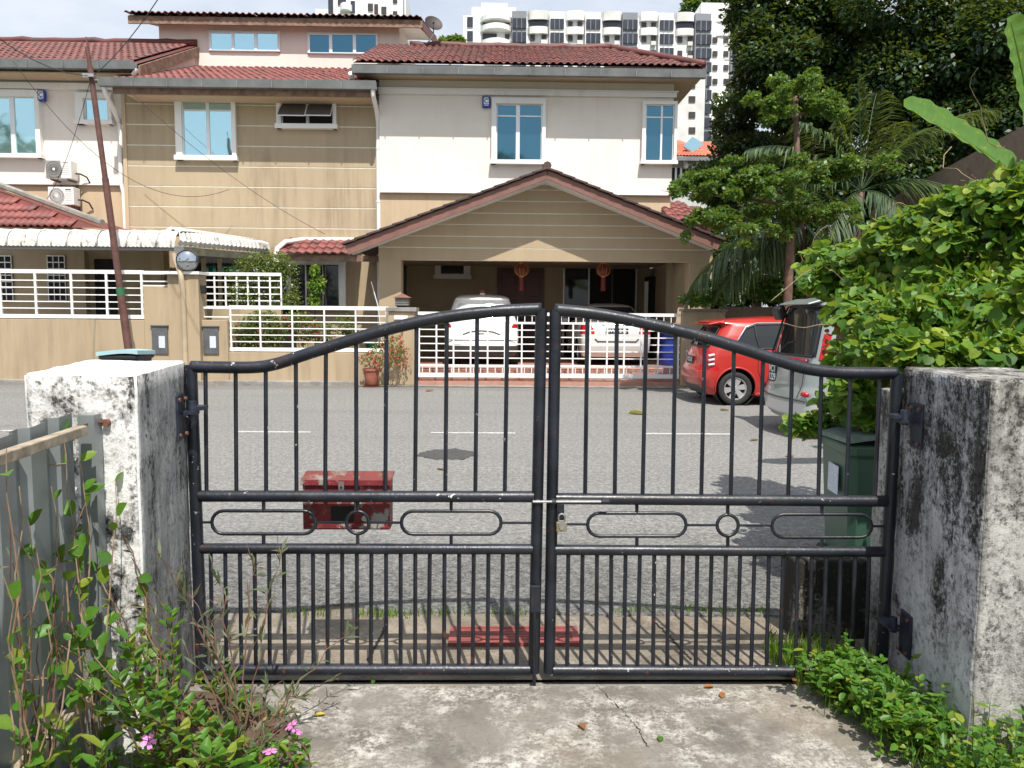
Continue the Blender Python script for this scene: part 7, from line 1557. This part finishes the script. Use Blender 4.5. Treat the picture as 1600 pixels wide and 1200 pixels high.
# leafy undergrowth masses
def undergrowth(name, label, fn, n, size, mat, shape='oval', asp=.55, hz=(.01, .12), stems=True):
    o0 = empty(name, (0, 0, 0), label=label, cat='undergrowth'); o0['kind'] = 'stuff'; P = []; 
    while len(P) < n:
        x, y = fn();
        if x is None: continue
        P.append((x, y, rng.uniform(*hz)))
    P = np.array(P); D = rnd_dirs(n)*np.array([1, 1, .4])+np.array([0, -.2, .25]); N_ = rnd_dirs(n)*.5+np.array([0, -.2, 1.])
    leaf_obj('leaves', P, D, N_, size*rng.uniform(.6, 1.3, n), shape, mat, o0, asp)
    if stems:
        mb = MB()
        for q in P[::9]: mb.tube([(q[0]+rng.normal(0, .02), q[1]+rng.normal(0, .02), 0.0), tuple(q)], .0015, 4)
        s = mb.build('stems', LM['weed'], o0); s['kind'] = 'stuff'
    return o0
def rightpatch():
    k = rng.random()
    if k < .5: y = rng.uniform(2.5, 3.08); return rng.normal(1.50, .065)-(.06 if y > 2.9 else 0), y
    if k < .62: return rng.normal(1.38, .05), rng.normal(2.95, .06)
    return rng.uniform(1.42, 2.05), rng.normal(2.28, .12)
undergrowth('weed_patch', 'bright green leafy weeds spreading from the foot of the right pillar', rightpatch, 3600, .036, LM['weed'], hz=(.012, .17))
tops = empty('tall_weeds', (1.6, 2.5, .01), label='taller sprigs standing up from the weeds at the right pillar', cat='weed'); P = []; D = []; mb = MB()
for k in range(80):
    x, y = rightpatch(); h = rng.uniform(.13, .27)+(.06 if y < 2.45 else 0); e = Vector((x+rng.normal(0, .04), y+rng.normal(0, .03), h)); mb.tube([(x, y, .01), e], [.0022, .0014], 4)
    for j in range(9): q = rng.uniform(.35, 1); P.append(tuple(Vector((x, y, .01)).lerp(e, q))); D.append((rng.normal(), rng.normal(), .35))
mb.build('stems', LM['weed'], tops); leaf_obj('leaves', P, D, np.tile([0, 0, 1.], (len(P), 1)), .04*rng.uniform(.6, 1.3, len(P)), 'oval', LM['weed'], tops, .55)
undergrowth('ground_cover', 'low dark leafy ground cover below the left pillar', lambda: (rng.uniform(-1.45, -.62), rng.uniform(1.7, 2.5)), 1500, .04, LM['weed'], hz=(.012, .13))
undergrowth('leaf_litter', 'brown dead leaves and bits littering the soil at the left', lambda: (rng.uniform(-1.25, -.80), rng.uniform(1.9, 2.9)), 240, .028, LM['dryleaf'], hz=(.014, .02), stems=False)
# grass
def grass(name, label, fn, n, h):
    P = []; F_ = []
    for k in range(n):
        x, y = fn(); hh = h*rng.uniform(.5, 1.3); a = rng.uniform(0, 6.28); w_ = .0028; dx_, dy_ = rng.normal(0, .3)*hh, rng.normal(0, .3)*hh; b = len(P)
        c, s = math.cos(a)*w_, math.sin(a)*w_; P += [(x-c, y-s, -.012), (x+c, y+s, -.012), (x+dx_*.5+c*.6, y+dy_*.5+s*.6, hh*.6), (x+dx_, y+dy_, hh), (x+dx_*.5-c*.6, y+dy_*.5-s*.6, hh*.6)]; F_.append((b, b+1, b+2, b+3, b+4))
    o = link(name, fast_mesh(name, np.array(P), np.array(F_), LM['grass'])); tag(o, label, 'grass', kind='stuff')
def edgegrass():
    c = ((-.95, 3.86), (-.65, 3.87), (-.3, 3.88), (.1, 3.88), (.72, 3.9), (1.0, 3.92), (1.35, 3.9), (1.15, 3.9), (-.52, 3.86))[rng.integers(9)]; return c[0]+rng.normal(0, .07), c[1]+rng.normal(0, .018)
grass('edge_grass', 'thin green grass tufts along the broken edge of the asphalt', edgegrass, 420, .032)
grass('verge_grass', 'grass growing behind the right gate leaf at the culvert wall', lambda: (1.25+abs(rng.normal(0, .22)), 3.30+rng.normal(0, .09)), 1100, .085)
grass('pillar_grass', 'grass blades among the weeds by the right pillar', lambda: (rng.uniform(1.42, 1.9), rng.uniform(2.0, 2.5)), 300, .14)
# fallen leaves, each a thing
def fallen(px, py, s, col, label, z=.004):
    g_ = G(px, py); a = rng.uniform(0, 6.28); V, F_ = leaves(np.array([(0, 0, .0)]), np.array([[math.cos(a), math.sin(a), .12]]), np.array([[.1, .1, 1.]]), np.array([s]), 'oval', .6)
    V[:, 2] += z-V[:, 2].min(); o = link('fallen_leaf', fast_mesh('fallen_leaf', V, F_, col), None, (g_.x, g_.y, g_.z)); tag(o, label, 'leaf', 'fallen leaves')
LY = leafmat('yellow_leaf', (0.5, 0.38, 0.05), (0.6, 0.45, 0.06), None, .6, .2)
fallen(982, 646, .34, LY, 'large yellow leaf lying on the road beyond the lane line')
for px, py, s, c, lb_t in ((1184, 688, .13, LM['dryleaf'], 'curled brown leaf on the road right of the last lane mark'), (1232, 712, .16, LM['dryleaf'], 'orange-brown leaf on the road near the green bin'), (1125, 641, .18, LM['dryleaf'], 'brown leaf on the road in the red car shadow'), (684, 733, .10, LM['dryleaf'], 'small tan leaf just below the dark asphalt patch'),
    (1250, 1073, .06, LM['dryleaf'], 'dark red leaf on the drive beside the right weeds'), (1128, 1092, .045, LM['dryleaf'], 'brown leaf on the drive under the right gate leaf'), (1116, 1074, .05, LM['dryleaf'], 'brown leaf lying against the channel below the right leaf'), (906, 1132, .05, LM['dryleaf'], 'pale tan leaf left of the drive crack'), (1032, 1152, .04, LM['weed'], 'single green leaf right of the drive crack'),
    (1337, 1098, .05, LY, 'yellow leaf at the edge of the right weeds'), (490, 1120, .045, LY, 'yellow leaf beside the small pink periwinkle'), (582, 1070, .03, LM['weed'], 'green leaf scrap below the left bottom rail'), (665, 612, .2, LM['dryleaf'], 'thin brown leaf on the far side of the road')):
    fallen(px, py, s, c, lb_t)
q = W(1338, 685, 4.15); o = link('fallen_leaf', fast_mesh('fallen_leaf', *[leaves(np.array([(0, 0, 0.)]), np.array([[1, .2, .1]]), np.array([[0, -.3, 1.]]), np.array([.05]), 'oval', .7)[i] for i in (0, 1)], LM['dryleaf']), None, (q.x, 4.15, .925)); tag(o, 'brown leaf lying on the green bin lid', 'leaf', 'fallen leaves')

# ================================================================== FAR BUILDINGS
FW = plain('white_tower_paint', (0.78, 0.78, 0.77), .8, var=.05, scale=.3); FG = plain('grey_tower_panel', (0.20, 0.21, 0.235), .7, var=.08, scale=.4); FGL = plain('dark_tower_glass', (0.035, 0.04, 0.055), .25, var=.3, scale=.5); FS = plain('shaded_stained_tower_paint', (0.62, 0.62, 0.60), .85, var=.2, scale=.35); WIN = plain('tower_window', (0.045, 0.035, 0.035), .4, var=.3, scale=.8)
YA = 150.0
def far_box(mb, x0, y0, x1, y1, Y, dep, base=False):
    a = W(x0, y0, Y); b = W(x1, y1, Y); mb.box(a.x, b.x, Y, Y+dep, 0 if base else b.z, a.z); return mb
fl_ = empty('apartment_block', (W(900, 200, YA).x, YA, 0), label='long white apartment block with grey glazed bays behind the roofs', cat='building', group='white apartment blocks')
slope = .013
def fy(x, y): return y+(x-800)*slope
far_box(MB(), 724, 24, 1098, 90, YA+.0, 14, True).build('wall', FW, fl_)
far_box(MB(), 1096, 4, 1164, 90, YA-.6, 13, True).build('stair_tower', FW, fl_)
rows = [29+21.6*i for i in range(12)]
def winbox(x0, y0, x1, y1, Y, mat, nm='window', out=.25):
    a = W(x0, y0, Y); b = W(x1, y1, Y); return MB().box(a.x, b.x, Y-out, Y+.1, b.z, a.z).build(nm, mat, fl_)
gbays = [(800, 823), (859, 882), (915, 939), (973, 997), (1030, 1053), (1087, 1112), (1144, 1168)]
for bi, (x0, x1) in enumerate(gbays):
    Yb = YA-1.2; a = W(x0, fy(x0, 17), Yb); b = W(x1, 0, Yb)
    MB().box(a.x, b.x, Yb, YA-.001, 0, a.z).build('grey_bay', FG if bi % 3 == 0 or bi > 4 else FW, fl_)
    for r in rows: winbox(x0+1, fy(x0, r), x1-1, fy(x0, r)+15.5, Yb, FGL)
    for r in rows[:6]:
        for f_ in (.33, .66): winbox(x0+(x1-x0)*f_-.35, fy(x0, r), x0+(x1-x0)*f_+.35, fy(x0, r)+15.5, Yb-.25, FG, 'mullion', .06)
wb = [(824, 858), (883, 914), (940, 972), (998, 1029), (1054, 1086), (1113, 1143)]
for bi, (x0, x1) in enumerate(wb):
    # curved top parapet and top floor balcony
    for (ya, yb) in ((18, 32), (43, 54)):
        mb = MB(); n = 10; V = []
        for i in range(n+1):
            f_ = i/n; x = x0+(x1-x0)*f_; dep = .9*math.sin(math.pi*f_)**.35; p = W(x, fy(x0, ya), YA); q = W(x, fy(x0, yb), YA)
            V += [(p.x, YA-dep, p.z), (q.x, YA-dep, q.z), (p.x, YA-dep+.25, p.z), (q.x, YA-dep+.25, q.z)]
        Fc = [];
        for i in range(n): b_ = i*4; Fc += [(b_, b_+4, b_+5, b_+1), (b_+2, b_+3, b_+7, b_+6), (b_, b_+2, b_+6, b_+4), (b_+1, b_+5, b_+7, b_+3)]
        mb.add(V, Fc).build('balcony', FW if bi % 2 else FS, fl_, fix=True)
    for k, r in enumerate(rows):
        m_ = (x0+x1)/2
        if k == 0 and bi % 2 == 0: winbox(x0+2, fy(x0, r+2), x1-2, fy(x0, r+13), YA, FGL); continue
        for cx in (x0+8, x1-8): winbox(cx-3.6, fy(x0, r+4), cx+3.6, fy(x0, r+13), YA, WIN)
        if k in (1, 2) or rng.random() < .2:
            cx = x1-9; a = W(cx, fy(x0, r+16), YA); MB().box(a.x-.45, a.x+.45, YA-.7, YA-.001, a.z-.35, a.z+.35).build('air_conditioner', FS, fl_)
# stair tower windows, left wing windows
for r in rows[1:]:
    for cx in (1117, 1134): winbox(cx-3.6, fy(1110, r+4), cx+3.6, fy(1110, r+12), YA-.6, WIN)
for x0, x1 in ((730, 739),):
    for r in (27, 49, 71): winbox(x0, r, x1, r+15, YA, FGL)
for r in (31, 53, 74):
    winbox(754, r, 776, r+11, YA, FGL); winbox(789, r+1, 796, r+9, YA, WIN)
for ya in (28, 43, 66):
    mb = MB(); n = 10; V = []
    for i in range(n+1):
        f_ = i/n; x = 750+50*f_; dep = 2.6*math.sin(math.pi*f_)**.6; p = W(x, ya, YA); q = W(x, ya+8, YA); V += [(p.x, YA-dep, p.z), (q.x, YA-dep, q.z), (p.x, YA-.001, p.z), (q.x, YA-.001, q.z)]
    Fc = []
    for i in range(n): b_ = i*4; Fc += [(b_, b_+4, b_+5, b_+1), (b_, b_+2, b_+6, b_+4), (b_+1, b_+5, b_+7, b_+3)]
    mb.add(V, Fc).build('balcony', FW, fl_)
MB().box(W(737, 20, YA).x, W(806, 20, YA).x, YA+1, YA+9, W(770, 26, YA).z, W(770, 8, YA).z).box(W(752, 20, YA).x, W(793, 20, YA).x, YA+2, YA+8, W(770, 10, YA).z, W(770, -2, YA).z).build('roof_plant_room', FW, fl_)
# nearer plain wing
f2 = empty('apartment_block', (W(1072, 200, 120).x, 120, 0), label='plain white wing painted shade-grey with one column of brown windows', cat='building', group='white apartment blocks')
far_box(MB(), 1035, 122, 1097, 300, 120, 12, True).build('wall', FS, f2)  # shade on the wing is put into this greyer wall paint
for y in (129, 151, 175.5, 199.5):
    a = W(1076, y-.5, 120); b = W(1086, y+9, 120); MB().box(a.x, b.x, 119.85, 119.999, b.z, a.z).build('window', WIN, f2)
for y in (175, 199):
    a = W(1052, y, 120); b = W(1058, y+5, 120); MB().box(a.x, b.x, 119.85, 119.999, b.z, a.z).build('window', WIN, f2)
f3 = empty('apartment_block', (W(565, 200, 190).x, 190, 0), label='white apartment tower showing just above the top roof', cat='building', group='white apartment blocks')
far_box(MB(), 493, 14, 516, 60, 190, 12, True).build('wall', FW, f3); far_box(MB(), 516, -12, 634, 60, 189, 14, True).build('wall', FW, f3)
for x0, y0, x1, y1, m_ in ((513, -5, 521, 24, FGL), (528, -2, 541, 8, FGL), (548, 2, 555, 20, FGL), (575, 6, 583, 17, WIN), (585, 7, 591, 22, WIN), (596, 11, 604, 22, WIN), (614, -4, 621, 5, WIN), (614, 18, 621, 24, WIN), (630, -6, 632, 30, FG)):
    a = W(x0, y0, 189); b = W(x1, y1, 189); MB().box(a.x, b.x, 188.7, 188.999, b.z, a.z).build('window', m_, f3)
mb = MB(); V = []; n = 8
for i in range(n+1):
    x = 531+20*i/n; dep = 2.2*math.sin(math.pi*i/n)**.6; p = W(x, 9, 189); q = W(x, 19, 189); V += [(p.x, 189-dep, p.z), (q.x, 189-dep, q.z), (p.x, 189, p.z), (q.x, 189, q.z)]
Fc = []
for i in range(n): b_ = i*4; Fc += [(b_, b_+4, b_+5, b_+1), (b_, b_+2, b_+6, b_+4), (b_+1, b_+5, b_+7, b_+3)]
mb.add(V, Fc).build('balcony', FW, f3)
# orange-roofed house further along
fh = empty('far_house', (W(1090, 260, 40).x, 40, 0), label='distant pale house with orange tiled hip roof and solar panel', cat='house')
far_box(MB(), 1030, 247, 1118, 330, 40, 8, True).build('wall', plain('pale_grey_wall', (.48, .50, .48), .8), fh)
e0_, e1_ = W(1036, 244, 39.3), W(1128, 244, 39.3); rd0, rd1 = W(1036, 217, 42.5), W(1062, 219, 42.5)
ro = MB().add([e0_, e1_, rd1, rd0, e1_+Vector((0, 7, 0))], [(0, 1, 2, 3), (1, 4, 2)]).build('roof', M['tilefar'], fh)
tile_roof(ro, e0_+Vector((0, 0, .03)), (1, 0, 0), (0, rd0.y-e0_.y, rd0.z-e0_.z), e1_.x-e0_.x, (Vector((0, rd0.y-e0_.y, rd0.z-e0_.z))).length, .33, .42, M['tilefar'], clip=lambda a, b: a < (e1_.x-e0_.x)-b*.62, joined=True)
w2 = MB().add([W(1082, 221, 44), W(1135, 221, 44), W(1135, 246, 41), W(1082, 246, 41)], [(0, 1, 2, 3)]).build('rear_roof', M['tilefar'], fh)
MB().box(e0_.x, e1_.x, 39.2, 39.36, e0_.z-.22, e0_.z-.02).build('gutter', M['gutter'], fh)
q = W(1083, 227, 40.3); MB().obox(q, (.28, .1, -.12), (.35, .5, .35), (-.03, -.03, .05)).build('solar_panel', M['glassL'], fh)
q = W(1084, 253, 39.6); MB().box(q.x-.45, q.x+.35, 39.55, 39.95, q.z-.3, q.z+.3).build('air_conditioner', M['acwhite'], fh); MB().cyl((q.x-.1, 39.549, q.z), (q.x-.1, 39.54, q.z), .22, 18).build('fan', M['acgrey'], fh)
a = W(1048, 262, 39.9); b = W(1070, 300, 39.9); wnd = MB().box(a.x, b.x, 39.9, 39.99, b.z, a.z).build('window', M['dark'], fh)
for x in (1048, 1056, 1064): q = W(x, 270, 39.88); MB().box(q.x-.05, q.x+.05, 39.85, 39.899, b.z, a.z).build('mullion', M['rail'], wnd)
# red tiled side canopy right of the porch gable
sc = empty('side_canopy', (W(1085, 335, 18.5).x, 18.5, 2.9), label='small dark red tiled roof right of the white wall above the porch', cat='canopy')
q0, q1, q2, q3 = W(1046, 346, 18.6), W(1112, 350, 18.6), W(1092, 322, 20.0), W(1046, 322, 20.0)
MB().add([q0, q1, q2, q3, q0-Vector((0, -.05, .2)), q1-Vector((0, -.05, .2))], [(0, 1, 2, 3), (0, 4, 5, 1)]).build('deck', M['tile'], sc)
vs_ = Vector((0, q3.y-q0.y, q3.z-q0.z)); Uc = q1.x-q0.x; tile_roof(sc, q0+Vector((0, -.05, .02)), (1, 0, 0), vs_, Uc, vs_.length, .24, .36, M['tilebright'], clip=lambda a, b: a < Uc-b*.25, waves=1)
# distant trees
tree('roadside_tree', 'broad tree that shows as a reflection in the leftmost house window', (-37, -16, 0), [(-37, -16, 9)], [(-38, -16, 12.5, 6, 4, 2.8), (-33, -15, 11, 4, 3, 2.2), (-30, -16, 9, 4, 3, 2), (-43, -16, 11, 5, 4, 3)], 5000, .5, LM['dark'], group='trees reflected in the windows', tr=.4)
tree('roadside_tree', 'round tree that shows as a reflection low in the white wall windows', (-1, -16, 0), [(-1, -16, 9)], [(-1, -16, 11, 3.5, 3, 2), (3, -16, 10.3, 3, 3, 1.8), (-6, -16, 10, 3, 3, 1.6)], 4000, .5, LM['dark'], group='trees reflected in the windows', tr=.35)
tree('distant_tree', 'small green tree left of the long apartment block', (W(703, 90, 60).x, 60, 0), [tuple(W(703, 85, 60))], [C_(700, 72, 60, 16, 10), C_(712, 68, 60, 14, 10), C_(690, 76, 60, 10, 6)], 1800, .32, LM['mid'], group='trees on the skyline', tr=.2)
tree('distant_tree', 'green hilltop tree above the apartment block', (W(1085, 30, 175).x, 175, 0), [tuple(W(1085, 25, 175))], [C_(1085, 10, 175, 22, 14), C_(1105, 4, 175, 30, 14), C_(1140, 0, 175, 30, 14)], 2600, 1.0, LM['mid'], group='trees on the skyline', tr=.6)
